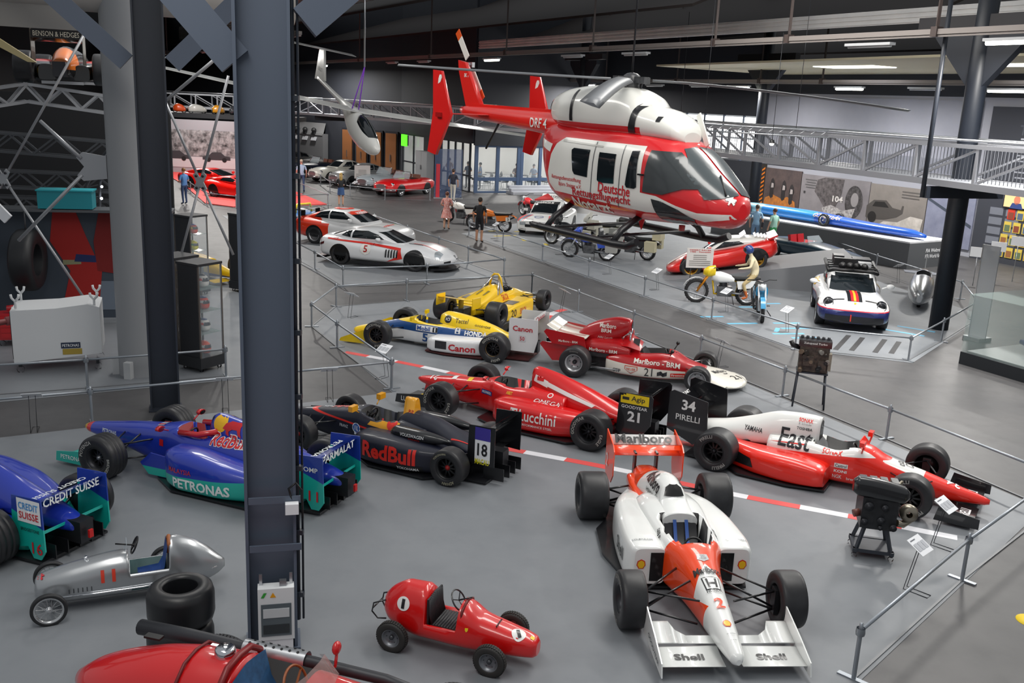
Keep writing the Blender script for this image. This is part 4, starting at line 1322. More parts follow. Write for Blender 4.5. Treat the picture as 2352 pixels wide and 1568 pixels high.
 c.text('CREDIT SUISSE' if num == 16 else 'PETRONAS', .8, .08, 'e9eeee', (-.56, 0, .9), 'F', None, off=.02)
 for sg in (1, -1):
  S = 'L' if sg > 0 else 'R'
  b = endplate(B(), [(-.3, .3), (-.34, .98), (-.82, 1.0), (-.84, .34), (-.76, .22), (-.64, .22), (-.56, .36)], sg * .49, .018)
  c.add('wing_endplate', b, paint('1c3c9c', [(TQ, [(.35, 0, -1, .72)])]), 'rep%d' % sg)
  K = 'rep%d' % sg
  if num == 16:
   c.mark(rect2(.38, .3), 'eef0f2', (-.62, sg * .49, .82), S, K)
   c.text('CREDIT', .32, .09, '3a8fd0', (-.62, sg * .49, .88), S, K, off=.012)
   c.text('SUISSE', .32, .09, 'c8202c', (-.62, sg * .49, .76), S, K, off=.012)
   c.text('BRIDGESTONE', .3, .04, '16181c', (-.62, sg * .49, .58), S, K)
   c.text('16', .17, .15, 'c8202c', (-.72, sg * .49, .36), S, K, bold=.01)
  else:
   c.text('COMP', .3, .07, 'e9eeee', (-.6, sg * .49, .8), S, K)
   c.text('11', .15, .15, 'c8202c', (-.68, sg * .49, .42), S, K, bold=.01)
 c.dx = c.dz = 0
 for x, tr, r, w in ((W, .76, .335, .33), (0, .73, .335, .38)):
  for sg in (1, -1):
   c.wheel(x, sg * tr, r, w, .17, 'multi', GUN, ALU, (('POTENZA', 40 if sg > 0 else 140, .06), ('BRIDGESTONE', 215, .05)), 'b9b9b2', groove=3)
 c.arms(W, .62, .33, W - .2, .2, .26, .52, CARBON, .014, .3)
 c.arms(0, .54, .33, .1, .2, .22, .44, CARBON, .016, .3)
 return c
loc, rz, _ = placed((-3.24, 11.92), (-5.97, 12.97), 'L', .92)
sauber('blue and turquoise formula race car numbered 11 behind the dark column', loc, rz, 11)
sauber('blue and turquoise formula race car numbered 16 behind the silver pedal car', (-5.85, 11.05), radians(157), 16)
# ------------------------------------------------------------------ dark blue single seater numbered 18
loc, rz, W = placed((-.92, 13.31), (-3.43, 14.51), 'L', .84)
W = 2.78
NB, RDD, YL = '14182a', 'e0261a', 'f0a818'
c = Car('formula_race_car', 'matt dark navy single seater race car with yellow roll hoop numbered 18', 'race car', loc, rz)
vf, ins = cockpit(1.2, 1.95, .25, .30)
Mn = paint(NB, [(RDD, [(-.05, 0, 1, -.335), (.05, 0, -1, .365), (1, 0, 0, -1.75)])], 0.5, 0.25)
tub = hull([(W + .85, .06, .26, .3, .35, 2.4, 2.4), (W + .78, .1, .22, .3, .39, 2.6, 3), (W + .4, .14, .17, .3, .46, 3, 3), (W, .19, .12, .32, .54, 3.2, 4), (W - .5, .24, .08, .34, .63, 3.4, 4), (2.0, .28, .07, .36, .69, 3.4, 5), (1.6, .33, .07, .36, .66, 3, 5), (1.2, .36, .07, .38, .68, 3, 5), (.7, .34, .07, .38, .6, 3, 5)], 46, 40, vf, lambda p: 1 if ins(p.x, p.y, .012) and .2 < p.z < .6 else 0, extra=(1.19, 1.21, 1.94, 1.96))
c.add('monocoque', tub, [Mn, BLACK], 'tub')
seat_fill(c, 1.22, 1.95, .25, .30)
MN2 = mat(NB, .5, 0, .25)
cov = hull([(1.24, .2, .4, .58, .72, 2.4, 3), (1.1, .2, .4, .6, .8, 2.2, 3), (.7, .2, .38, .55, .76, 2, 3), (.3, .24, .33, .46, .62, 2, 3), (.0, .3, .3, .42, .52, 2.4, 3), (-.15, .32, .3, .4, .47, 3, 3)], 30, 32)
c.add('engine_cover', cov, MN2, 'cover')
rh = B()
rh.rings([[(x, y * q, z) for y, z in ((-.13, .72), (-.11, .74), (-.06, .96), (-.03, 1.0), (.03, 1.0), (.06, .96), (.11, .74), (.13, .72))] for x, q in ((1.0, 1), (1.1, .98), (1.2, .95))])
c.add('roll_hoop', rh, gloss(YL), 'hoop')
c.mark(poly([(-.05, -.06), (.05, -.06), (.03, .06), (-.03, .06)]), '0c0c0e', (1.21, 0, .88), 'front', None, 'hoop_opening', off=.004)
c.text('RB', .1, .05, 'c8151f', (1.05, .1, .80), 'L', 'hoop')
for sg in (1, -1):
 S = 'L' if sg > 0 else 'R'
 pod = hull([(1.75, .2, .1, .3, .46, 5, 5, sg * .45), (1.65, .24, .08, .3, .5, 4, 5, sg * .49), (1.2, .28, .06, .3, .53, 3.2, 5, sg * .52), (.7, .27, .06, .3, .5, 3, 5, sg * .5), (.35, .22, .06, .28, .46, 3, 5, sg * .42), (.1, .16, .08, .3, .44, 3, 5, sg * .36)], 24, 30)
 c.add('sidepod', pod, MN2, 'pod')
 c.text('RedBull', .95, .25, RDD, (1.05, sg * .85, .31), S, 'pod', bold=.035)
 c.mark(rect2(.5, .1), '0b0c12', (.72, sg * .8, .13), S, 'pod')
 c.text('YOKOHAMA', .36, .045, 'eeeeee', (.70, sg * .8, .13), S, 'pod', off=.012)
 intake = hull([(1.2, .05, .5, .55, .6, 2, 2, sg * .42), (1.1, .1, .46, .56, .66, 2, 2, sg * .42), (.7, .11, .45, .56, .66, 2, 2, sg * .42), (.35, .07, .48, .55, .62, 2, 2, sg * .4), (.15, .02, .53, .55, .57, 2, 2, sg * .4)], 16, 20)
 c.add('air_intake', intake, GBLACK, 'intake')
 c.text('VOLKSWAGEN', .42, .05, 'eeeeee', (.78, sg * .52, .57), S, 'intake', bold=.015)
 c.text('SPEED', .2, .025, RDD, (.74, sg * .52, .51), S, 'intake')
 c.mark(poly([(-.3, -.06), (.3, -.08), (.3, .06), (.1, .08), (-.2, .07)]), YL, (1.45, sg * .36, .57), S, 'tub')
 c.mark(disc2(.09), RDD, (1.28, sg * .36, .6), S, 'tub', off=.011)
 c.mark(ring2(.07, .085), 'e6eaf2', (1.98, sg * .3, .4), S, 'tub')
 c.mark(disc2(.07), '2a5aa8', (1.98, sg * .3, .4), S, 'tub')
 c.text('VW', .08, .09, 'e6eaf2', (1.98, sg * .3, .4), S, 'tub', off=.012, bold=0)
 c.text('FRANZ', .18, .05, 'd8dce4', (2.25, sg * .3, .38), S, 'tub', bold=0)
 c.mark(rect2(.2, .09), 'e6eaf2', (1.92, sg * .5, .33), S, 'tub')
 c.text('F3', .1, .05, '2a3a9c', (1.92, sg * .5, .33), S, 'tub', off=.012)
 c.add('mirror', B().tube([(1.95, sg * .26, .66), (1.97, sg * .38, .74)], .01, 6).box((1.96, sg * .4, .77), (.08, .16, .09)), gloss(YL))
c.text('RedBull', .3, .12, RDD, (W - .3, 0, .6), 'B', 'tub', rot=1.57)
c.text('Felix', .22, .08, 'c8ccd4', (W - .05, 0, .6), 'B', 'tub', rot=1.57)
c.mark(rect2(.02, .3), RDD, (.1, .2, .55), 'B', 'cover', rot=.1)
c.add('floor_pan', B().prism([(1.8, -.55, .03), (1.8, .55, .03), (1.4, .8, .03), (.4, .8, .03), (.1, .5, .03), (-.5, .45, .03), (-.5, -.45, .03), (.1, -.5, .03), (.4, -.8, .03), (1.4, -.8, .03)], (0, 0, .03)), CARBON)
c.add('gearbox', B().box((-.3, 0, .32), (.6, .2, .26)), GUN)
for i in range(4):
 c.add('diffuser_strake', B().box((-.55, -.3 + i * .2, .16), (.35, .012, .2)), CARBON)
c.dx = .25
b = B()
foil(b, -.44, .44, -.5, .72, .2, .06, radians(8), .06, 8)
foil(b, -.44, .44, -.68, .77, .18, .05, radians(45), .05, 8)
foil(b, -.44, .44, -.5, .38, .2, .05, radians(8), .05, 8)
c.add('rear_wing', b, CARBON, 'rw')
c.text('CHICEN CUP', .7, .07, RDD, (-.75, 0, .885), ((0, 1, 0), (-.707, 0, .707)), None, off=.02)
for sg in (1, -1):
 c.dx = .25
 S = 'L' if sg > 0 else 'R'
 c.add('wing_endplate', endplate(B(), [(-.42, .34), (-.44, .93), (-.88, .95), (-.88, .32)], sg * .45, .016), CARBON, 'rep%d' % sg)
 K = 'rep%d' % sg
 c.mark(rect2(.26, .52), 'eef0f2', (-.68, sg * .45, .63), S, K)
 c.mark(rect2(.26, .2), '3a2f96', (-.68, sg * .45, .82), S, K, off=.011)
 c.text('18', .17, .2, '111216', (-.68, sg * .45, .57), S, K, bold=.02, off=.012)
 c.text('MACAU', .24, .09, 'd8d020', (-.68, sg * .45, .38), S, K, bold=.02, off=.012)
 c.dx = 0
 b = B()
 foil(b, sg * .06, sg * .68, W + .82, .12, .34, .05, radians(6), .03, 8)
 c.add('front_wing', b, CARBON)
 c.add('wing_endplate', endplate(B(), [(W + .9, .06), (W + .86, .22), (W + .35, .28), (W + .35, .06)], sg * .69), CARBON)
c.dx = 0
for x, tr, r, w in ((W, .70, .285, .24), (0, .68, .29, .28)):
 for sg in (1, -1):
  c.wheel(x, sg * tr, r, w, .17, 'multi', mat('0d0e11', .35), mat('a02020', .4), (('YOKOHAMA', 60, .035), ('ADVAN', 255, .05)), 'a8a48c')
c.arms(W, .56, .29, W - .1, .19, .18, .42, CARBON, .012, .28)
c.arms(0, .5, .29, .12, .22, .2, .4, CARBON, .013, .28)
# ------------------------------------------------------------------ yellow, blue and white car numbered 5
loc, rz, W = placed((-.42, 20.35), (-3.18, 21.2), 'L', .92)
W = 2.83
Y5, B5, W5 = 'f5cf0c', '1c4a86', 'ecedee'
c = Car('formula_race_car', 'yellow, blue and white formula race car numbered 5 with white rear wing endplates', 'race car', loc, rz)
vf, ins = cockpit(1.48, 2.15, .25, .30)
zn = [(B5, [(0, 0, 1, -.36)]), (Y5, [(0, 0, 1, -.545)]), (Y5, [(1, 0, 0, -W - .2)])]
tub = hull([(W + 1.0, .05, .1, .14, .2, 2, 2), (W + .93, .12, .09, .15, .24, 2.4, 2.4), (W + .5, .17, .08, .22, .36, 2.6, 3), (W, .2, .08, .28, .5, 2.6, 4), (W - .45, .24, .07, .32, .62, 2.8, 5), (2.15, .29, .07, .34, .68, 2.8, 5), (1.8, .34, .07, .36, .62, 3, 5), (1.4, .38, .07, .36, .62, 3, 5), (.5, .34, .07, .36, .55, 3, 5)], 46, 40, vf, lambda p: 1 if ins(p.x, p.y, .012) and .2 < p.z < .56 else 0, extra=(1.47, 1.49, 2.14, 2.16))
c.add('monocoque', tub, [paint(W5, zn), BLACK], 'tub')
seat_fill(c, 1.5, 2.15, .25, .28)
c.add('windscreen', B().prism([(2.3, -.16, .64), (2.3, .16, .64), (2.16, .15, .74), (2.16, -.15, .74)], (.01, 0, 0)), mat('c8d4dc', .05, alpha=.3, key='screen'))
cov = hull([(1.55, .2, .36, .5, .8, 2.6, 3), (1.42, .25, .34, .5, .86, 2.4, 3), (.9, .29, .3, .48, .8, 2.2, 3), (.3, .27, .3, .42, .64, 2, 3), (-.1, .2, .28, .38, .48, 2, 3), (-.4, .12, .26, .34, .4, 2, 3)], 32, 32)
c.add('engine_cover', cov, paint(B5, [(Y5, [(-.16, 0, 1, -.37)])]), 'cover')
for sg in (1, -1):
 S = 'L' if sg > 0 else 'R'
 pod = hull([(1.65, .2, .1, .22, .34, 5, 6, sg * .5), (1.5, .25, .07, .24, .39, 4.5, 6, sg * .54), (1.0, .26, .06, .24, .41, 4.5, 6, sg * .55), (.5, .24, .06, .24, .42, 4.5, 6, sg * .5), (.2, .2, .06, .24, .42, 4, 6, sg * .42), (-.1, .16, .08, .24, .4, 4, 5, sg * .32)], 26, 30)
 c.add('sidepod', pod, gloss(W5), 'pod')
 c.text('Canon', .62, .16, 'c41a2a', (.78, sg * .82, .22), S, 'pod', bold=.03)
 c.mark(rect2(.28, .18), '26282c', (1.28, sg * .82, .25), S, 'pod', 'radiator_outlet')
 c.mark(rect2(.56, .13), 'ecedee', (1.82, sg * .36, .46), S, 'tub')
 c.text('Mobil', .34, .1, '2450a0', (1.9 if S == 'L' else 1.74, sg * .36, .46), S, 'tub', off=.012, bold=.02)
 c.mark(rect2(.12, .11), '111317', (1.6 if S == 'L' else 2.04, sg * .36, .46), S, 'tub', off=.012)
 c.text('1', .03, .09, 'f2f2f2', (1.6 if S == 'L' else 2.04, sg * .36, .46), S, 'tub', off=.017)
 c.text('5', .15, .2, '1c4a86', (1.85, sg * .36, .25), S, 'tub', bold=.03)
 c.mark(ring2(.075, .09, 4), 'f2f2f2', (1.05, sg * .4, .5), S, 'cover+tub', rot=.785)
 c.text('H', .1, .11, 'f2f2f2', (1.05, sg * .4, .5), S, 'cover+tub', bold=.02)
 c.text('HONDA', .52, .1, 'f2f2f2', (.62, sg * .4, .47), S, 'cover+tub', bold=.035)
 c.text('POWERED by', .3, .03, 'f2f2f2', (.72, sg * .4, .555), S, 'cover+tub')
 c.mark(disc2(.085), '15171c', (1.34, sg * .3, .72), S, 'cover')
 c.text('ICI', .1, .06, 'f2f2f2', (1.34, sg * .3, .72), S, 'cover', off=.012)
 c.text('Tactel', .3, .09, '20222a', (1.0, sg * .3, .71), S, 'cover', bold=.0)
 c.text('GOODYEAR', .36, .035, '20222a', (.5, sg * .3, .63), S, 'cover', rot=-.12 if S == 'L' else .12)
 c.mark(disc2(.05), 'f2f2f2', (.12, sg * .3, .47), S, 'cover+tub')
 c.add('front_wing', foil(B(), sg * .08, sg * .74, W + .95, .08, .42, .05, radians(6), .03, 8), gloss(Y5))
 c.add('wing_endplate', endplate(B(), [(W + 1.02, .04), (W + .98, .12), (W + .42, .36), (W + .3, .36), (W + .36, .04)], sg * .75, .02), gloss(Y5))
 c.dx, c.dz = .14, .04
 c.add('wing_endplate', endplate(B(), [(-.36, .2), (-.36, .92), (-.4, .95), (-1.02, .95), (-1.04, .5), (-.96, .2)], sg * .47, .018), gloss(W5), 'rep%d' % sg)
 c.text('Canon', .46, .12, 'c41a2a', (-.68, sg * .47, .72), S, 'rep%d' % sg, bold=.02)
 c.mark(rect2(.16, .14), 'dcdde0', (-.68, sg * .47, .5), S, 'rep%d' % sg)
 c.text('50', .11, .09, 'c41a2a', (-.68, sg * .47, .5), S, 'rep%d' % sg, off=.012)
 c.dx = c.dz = 0
 c.add('mirror', B().tube([(2.1, sg * .26, .6), (2.15, sg * .42, .66)], .01, 6).box((2.14, sg * .44, .69), (.06, .15, .08)), gloss(Y5))
c.dx, c.dz = .14, .04
b = B()
foil(b, -.46, .46, -.45, .72, .28, .08, radians(6), .08, 8)
foil(b, -.46, .46, -.76, .77, .22, .05, radians(42), .05, 8)
c.add('rear_wing', b, GBLACK, 'rw')
c.text('Canon', .7, .11, 'c41a2a', (-.87, 0, .92), ((0, -1, 0), (-.1, 0, 1)), None, off=.07, bold=.02)
c.add('wing_trim', B().box((-.93, 0, .93), (.012, .9, .1)), gloss(W5))
c.add('lower_wing', foil(B(), -.46, .46, -.6, .4, .24, .05, radians(12), .05, 8), GBLACK)
c.dx = c.dz = 0
c.add('floor_pan', B().prism([(1.7, -.7, .03), (1.7, .7, .03), (1.2, .82, .03), (.3, .8, .03), (0, .5, .03), (-.7, .45, .03), (-.7, -.45, .03), (0, -.5, .03), (.3, -.8, .03), (1.2, -.82, .03)], (0, 0, .03)), mat('4a1c1c', .5))
c.add('gearbox', B().box((-.45, 0, .28), (.7, .2, .26)), GUN)
for x, tr, r, w in ((W, .8, .32, .29), (0, .76, .33, .40)):
 for sg in (1, -1):
  o = c.wheel(x, sg * tr, r, w, .175, 'multi', mat('17181c', .4), GUN, (('GOODYEAR', 75, .06), ('EAGLE', 250, .06)), 'b9b9b2')
  B().lathe([(.18, sg * w * .44), (.165, sg * w * .45), (.16, sg * w * .40)], (0, 0, 0), 'Y', 28).build('rim_ring', gloss('d8a018'), o)
c.arms(W, .64, .31, W - .1, .2, .16, .4, CARBON, .013, .3)
c.arms(0, .56, .31, .12, .22, .2, .38, CARBON, .015, .3)
# ------------------------------------------------------------------ seventies red and white car numbered 21
loc, rz, W = placed((1.32, 19.5), (3.8, 18.73), 'R', .86)
W = 2.6
R2, W2 = 'b80f18', 'e6e3d8'
c = Car('formula_race_car', 'seventies red and white race car with shovel nose and tall airbox numbered 21', 'race car', loc, rz)
vf, ins = cockpit(1.3, 1.95, .24, .28)
tub = hull([(W + .1, .2, .1, .24, .38, 3, 4), (W - .3, .3, .08, .26, .48, 3, 4), (2.0, .42, .08, .28, .62, 2.8, 5), (1.8, .5, .08, .28, .64, 2.6, 5), (1.35, .56, .08, .28, .6, 2.4, 5), (.95, .52, .08, .3, .6, 2.4, 5), (.6, .4, .1, .3, .5, 3, 5)], 40, 40, vf, lambda p: 1 if ins(p.x, p.y, .012) and .2 < p.z < .55 else 0, extra=(1.29, 1.31, 1.94, 1.96))
c.add('monocoque', tub, [paint(R2, [(W2, [(-.06, 0, -1, .43)]), (R2, [(0, 0, -1, .13)]), (W2, [(0, 0, -1, .105)])]), BLACK], 'tub')
seat_fill(c, 1.32, 1.95, .24, .28)
nose = hull([(W + .95, .1, .1, .13, .16, 2.4, 2.4), (W + .88, .34, .08, .14, .2, 2.6, 3), (W + .7, .56, .08, .15, .24, 2.6, 3), (W + .4, .68, .08, .16, .3, 2.2, 3), (W + .1, .66, .08, .17, .36, 1.8, 3), (W - .1, .5, .1, .2, .4, 1.8, 3), (W - .35, .26, .12, .26, .47, 2.2, 3)], 36, 36, lambda x, y, z: (x, y, z - .07 * max(0, abs(y) - .3) / .35 if z > .17 else z))
c.add('nose_cone', nose, paint(W2, [(R2, [(-1, 0, 0, W - .02), (-.4, -1, 0, 1.35, 1)])]), 'nose')
c.text('Marlboro', .4, .12, '1b1c20', (W + .34, -.28, .4), 'R', None) if False else None
c.text('Marlboro', .42, .13, '1b1c20', (W + .36, 0, .4), 'F', 'nose', rot=-.5, bold=.02)
c.text('BRM', .12, .05, '1b1c20', (W + .5, -.02, .4), 'F', 'nose', rot=-.5)
c.text('21', .26, .17, '1b1c20', (W + .72, -.05, .4), 'F', 'nose', rot=-.5, bold=.0)
eng = hull([(1.1, .38, .45, .58, .7, 2.6, 3), (.8, .4, .44, .58, .8, 2.4, 3), (.4, .38, .44, .58, .78, 2.4, 3), (.0, .34, .44, .56, .7, 2.6, 3)], 20, 30)
c.add('engine_cover', eng, gloss(R2), 'eng')
air = hull([(1.05, .08, 1.0, 1.1, 1.2, 2.2, 2.2), (.98, .14, .92, 1.08, 1.24, 2.2, 2.2), (.8, .17, .78, 1.04, 1.25, 2.2, 2.4), (.45, .17, .68, .9, 1.18, 2.2, 3), (.1, .15, .62, .78, 1.02, 2.2, 3), (-.1, .1, .6, .72, .85, 2.2, 3)], 24, 28)
c.add('airbox', air, gloss(R2), 'air')
c.mark(disc2(.085), '111113', (1.06, 0, 1.1), 'front', 'air', 'airbox_inlet')
pan = B().rings([[(1.32, y, .64 + .12 * (1 - abs(y) / .36)) for y in (-.36, -.2, 0, .2, .36)], [(1.05, y, .7 + .22 * (1 - abs(y) / .36)) for y in (-.36, -.2, 0, .2, .36)], [(.9, y, .7 + .14 * (1 - abs(y) / .36)) for y in (-.36, -.2, 0, .2, .36)]], closed=False, caps=False)
c.add('headrest_fairing', pan, gloss(R2))
c.add('roll_hoop', B().tube([(1.05, -.2, .6), (1.06, -.17, .95), (1.06, 0, 1.04), (1.06, .17, .95), (1.05, .2, .6)], .02, 8), CHROME)
c.mark(rect2(.14, .22), '2a2b2e', (1.2, -.2, .75), ((1, 0, 0), (-.3, .5, 1)), None, 'grille')
for sg in (1, -1):
 c.dx = c.dz = 0
 S = 'L' if sg > 0 else 'R'
 k = -1 if S == 'L' else 1
 c.text('Marlboro - BRM', .95, .11, 'f2efe6', (1.7, sg * .5, .46), ((k, 0, 0), (0, -.35 * sg, 1)), 'tub', bold=.025)
 c.text('21', .17, .17, '1b1c20', (1.55, sg * .56, .25), S, 'tub', bold=-.0)
 c.mark(poly([(-.14, .08), (.14, .08), (.14, .0), (0, -.09), (-.14, 0)]), 'd8553a', (1.55 - k * .37, sg * .56, .26), S, 'tub')
 c.mark(poly([(-.125, .065), (.125, .065), (.125, .0), (0, -.073), (-.125, 0)]), 'e6e3d8', (1.55 - k * .37, sg * .56, .26), S, 'tub', off=.01)
 c.text('HEUER', .2, .05, 'd8553a', (1.55 - k * .37, sg * .56, .27), S, 'tub', off=.014)
 c.text('STP', .17, .08, '3a3d48', (1.55 - k * .68, sg * .56, .2), S, 'tub')
 c.mark(rect2(.3, .08), 'd4281e', (1.55 + k * .6, sg * .5, .21), S, 'tub')
 c.text('Firestone', .26, .045, 'f2efe6', (1.55 + k * .6, sg * .5, .21), S, 'tub', off=.012)
 c.mark(poly([(-.1, .03), (-.02, .06), (.02, .02), (.1, .05), (.1, -.04), (.02, -.06), (-.02, -.03), (-.1, -.05)]), '2a2b30', (1.55 + k * .28, sg * .53, .23), S, 'tub')
 c.text('Marlboro - BRM', .62, .075, 'f2efe6', (.52, sg * .4, .56), S, 'eng', bold=.02)
 c.text('Marlboro', .36, .1, 'f2efe6', (.55, sg * .2, 1.06), S, 'air', bold=.02)
 c.text('BRM', .22, .08, 'f2efe6', (.52, sg * .2, .95), S, 'air', bold=.02)
 c.text('Niki Lauda', .32, .045, 'e8d8d4', (.5, sg * .2, .8), S, 'air', shear=.3)
 c.add('radius_rod', B().tube([(.1, sg * .5, .22), (.95, sg * .5, .2)], .014, 6), STEEL)
 c.dx, c.dz = .22, -.04
 c.add('wing_endplate', endplate(B(), [(-.05, .62), (-.1, .86), (-.35, .9), (-.95, .96), (-1.0, .9), (-.8, .66)], sg * .5, .02), gloss(R2), 'rep%d' % sg)
 c.text('Marlboro - BRM', .42, .05, 'f2efe6', (-.45, sg * .5, .74), S, 'rep%d' % sg)
 c.add('wing_post', endplate(B(), [(-.35, .3), (-.4, .62), (-1.05, .66), (-1.1, .6), (-.8, .26)], sg * .42, .02), gloss(R2))
c.dx, c.dz = .22, -.04
b = B()
foil(b, -.49, .49, -.06, .84, .72, .08, radians(7), .05, 10)
c.add('rear_wing', b, gloss(W2), 'rw')
foilb = foil(B(), -.49, .49, -.72, .93, .26, .06, radians(28), .04, 8)
c.add('wing_flap', foilb, gloss(W2))
for d in (-.3, -.26, -.2, .2, .26, .3):
 c.mark(rect2(.014, .6), R2, (-.42, d, 1.0), 'B', 'rw', 'stripe')
c.dx = c.dz = 0
c.add('engine_block', B().box((.3, 0, .32), (.8, .4, .36)).box((.3, .28, .45), (.7, .14, .1)).box((.3, -.28, .45), (.7, .14, .1)), noisy('17181b', '3a3b3e', 9, .5))
c.add('gearbox', B().box((-.4, 0, .32), (.6, .24, .26)), GUN)
for i, y in enumerate((-.2, .2)):
 c.add('exhaust_pipe', B().tube([(.2, y, .45), (-.3, y * 1.2, .5), (-.9, y * 1.1, .5)], .045, 10), GUN)
for x, tr, r, w in ((W, .70, .27, .26), (0, .68, .33, .38)):
 for sg in (1, -1):
  c.wheel(x, sg * tr, r, w, .185 if x else .19, 'dish', mat('b8babd', .35, .6), GUN, (('Firestone', 90, .04),), '7a7a78')
c.arms(W, .56, .27, W - .1, .24, .2, .36, STEEL, .012, .25)
c.arms(0, .5, .31, .1, .2, .22, .42, STEEL, .013, .3)
for sg in (1, -1):
 c.add('mirror', B().tube([(1.95, sg * .3, .6), (2.0, sg * .4, .7)], .012, 6).ball((2.0, sg * .41, .72), .06, 6, 0, (.7, 1, .7)), BLACK)
# ------------------------------------------------------------------ yellow car numbered 20, seen from behind
Y3 = 'f4c80c'
W = 2.7
c = Car('formula_race_car', 'plain yellow formula race car with silver roll hoop seen from behind numbered 20', 'race car', (-1.12, 24.2), radians(64))
gy = gloss(Y3)
vf, ins = cockpit(1.5, 2.15, .22, .3)
tub = hull([(W + .9, .1, .12, .16, .2, 3, 3), (W + .8, .16, .1, .18, .26, 3, 3), (W + .2, .22, .08, .26, .42, 3, 4), (2.3, .28, .07, .32, .6, 3, 5), (1.9, .32, .07, .34, .66, 3, 5), (1.5, .34, .07, .36, .66, 3, 5), (.9, .36, .07, .4, .62, 3, 5), (.3, .34, .2, .4, .58, 3, 4), (-.2, .26, .25, .38, .5, 3, 4)], 44, 36, vf, lambda p: 1 if ins(p.x, p.y, .012) and .2 < p.z < .6 else 0, extra=(1.49, 1.51, 2.14, 2.16))
c.add('monocoque', tub, [gy, BLACK], 'tub')
seat_fill(c, 1.52, 2.15, .22, .3, '1b3a86')
for sg in (1, -1):
 S = 'L' if sg > 0 else 'R'
 pod = hull([(2.0, .28, .08, .25, .44, 8, 8, sg * .58), (1.95, .3, .07, .25, .46, 8, 8, sg * .59), (1.0, .31, .06, .25, .44, 8, 8, sg * .6), (.45, .29, .06, .24, .36, 7, 8, sg * .57), (.3, .24, .08, .22, .32, 6, 8, sg * .52)], 20, 28)
 c.add('sidepod', pod, gy, 'pod')
 c.mark(rect2(.34, .42), '3a2c10', (1.1, sg * .62, .5), 'B', 'pod', 'radiator_opening')
 c.text('20', .26, .2, '16171a', (.75 if S == 'R' else 1.5, sg * .95, .25), S, 'pod', bold=.0)
 c.text('SKOL', .42, .16, 'c8202c', (1.3 if S == 'R' else .9, sg * .95, .25), S, 'pod', bold=.0)
 c.text('SKOL', .4, .15, 'c8202c', (1.35, sg * .36, .52), S, 'tub', bold=.0)
 c.add('front_wing', foil(B(), sg * .1, sg * .72, W + .75, .12, .36, .05, radians(6), .03, 8), gy)
 c.add('wing_endplate', endplate(B(), [(-.42, .56), (-.42, .82), (-.85, .84), (-.85, .56)], sg * .52, .02), gy)
hump = hull([(1.42, .2, .5, .62, .78, 2.4, 3), (1.3, .24, .5, .62, .84, 2.2, 3), (.8, .3, .45, .6, .74, 2.4, 3), (.3, .32, .4, .54, .62, 3, 3), (-.1, .3, .38, .48, .54, 3, 3)], 24, 28)
c.add('engine_cover', hump, gy, 'hump')
for sy in (-.1, .1):
 c.mark(poly([(-.025, -.16), (.025, -.16), (.045, .02), (.045, .16), (-.02, .16), (-.02, .02)]), '8a7a30', (.65, sy, .75), 'B', 'hump', 'vent')
c.add('roll_hoop', B().tube([(1.38, -.22, .64), (1.4, -.14, 1.0), (1.4, -.06, 1.1), (1.4, .06, 1.1), (1.4, .14, 1.0), (1.38, .22, .64)], .03, 10), gloss(Y3))
for sg in (1, -1):
 c.add('hoop_stay', B().tube([(1.4, sg * .08, 1.06), (.95, sg * .3, .62)], .022, 8), CHROME)
c.add('hoop_plate', B().prism([(1.36, -.26, .66), (1.38, -.1, 1.02), (1.1, -.3, .64)], (0, .012, 0)), mat('c9ccd0', .3, .6))
b = foil(B(), -.52, .52, -.45, .72, .36, .07, radians(9), .05, 8)
c.add('rear_wing', b, gy)
c.add('wing_pillar', B().box((-.5, 0, .52), (.2, .04, .36)), mat('a08828', .4, .5))
c.add('gearbox', B().box((-.3, 0, .34), (.7, .26, .3)), noisy('1a1a1c', '3c3a38', 8, .5))
c.add('engine_block', B().box((.3, 0, .34), (.6, .5, .3)), noisy('1a1a1c', '3c3a38', 8, .5))
c.add('floor_pan', B().prism([(2, -.85, .03), (2, .85, .03), (.3, .85, .03), (.1, .4, .03), (-.3, .3, .03), (-.3, -.3, .03), (.1, -.4, .03), (.3, -.85, .03)], (0, 0, .03)), CARBON)
for x, tr, r, w in ((W, .85, .29, .27), (0, .76, .33, .4)):
 for sg in (1, -1):
  c.wheel(x, sg * tr, r, w, .17, 'six', mat('1c1d20', .4), GUN)
c.arms(W, .7, .29, W - .1, .22, .16, .36, CARBON, .013, .25)
c.arms(0, .56, .31, .1, .24, .2, .42, CARBON, .015, .28)
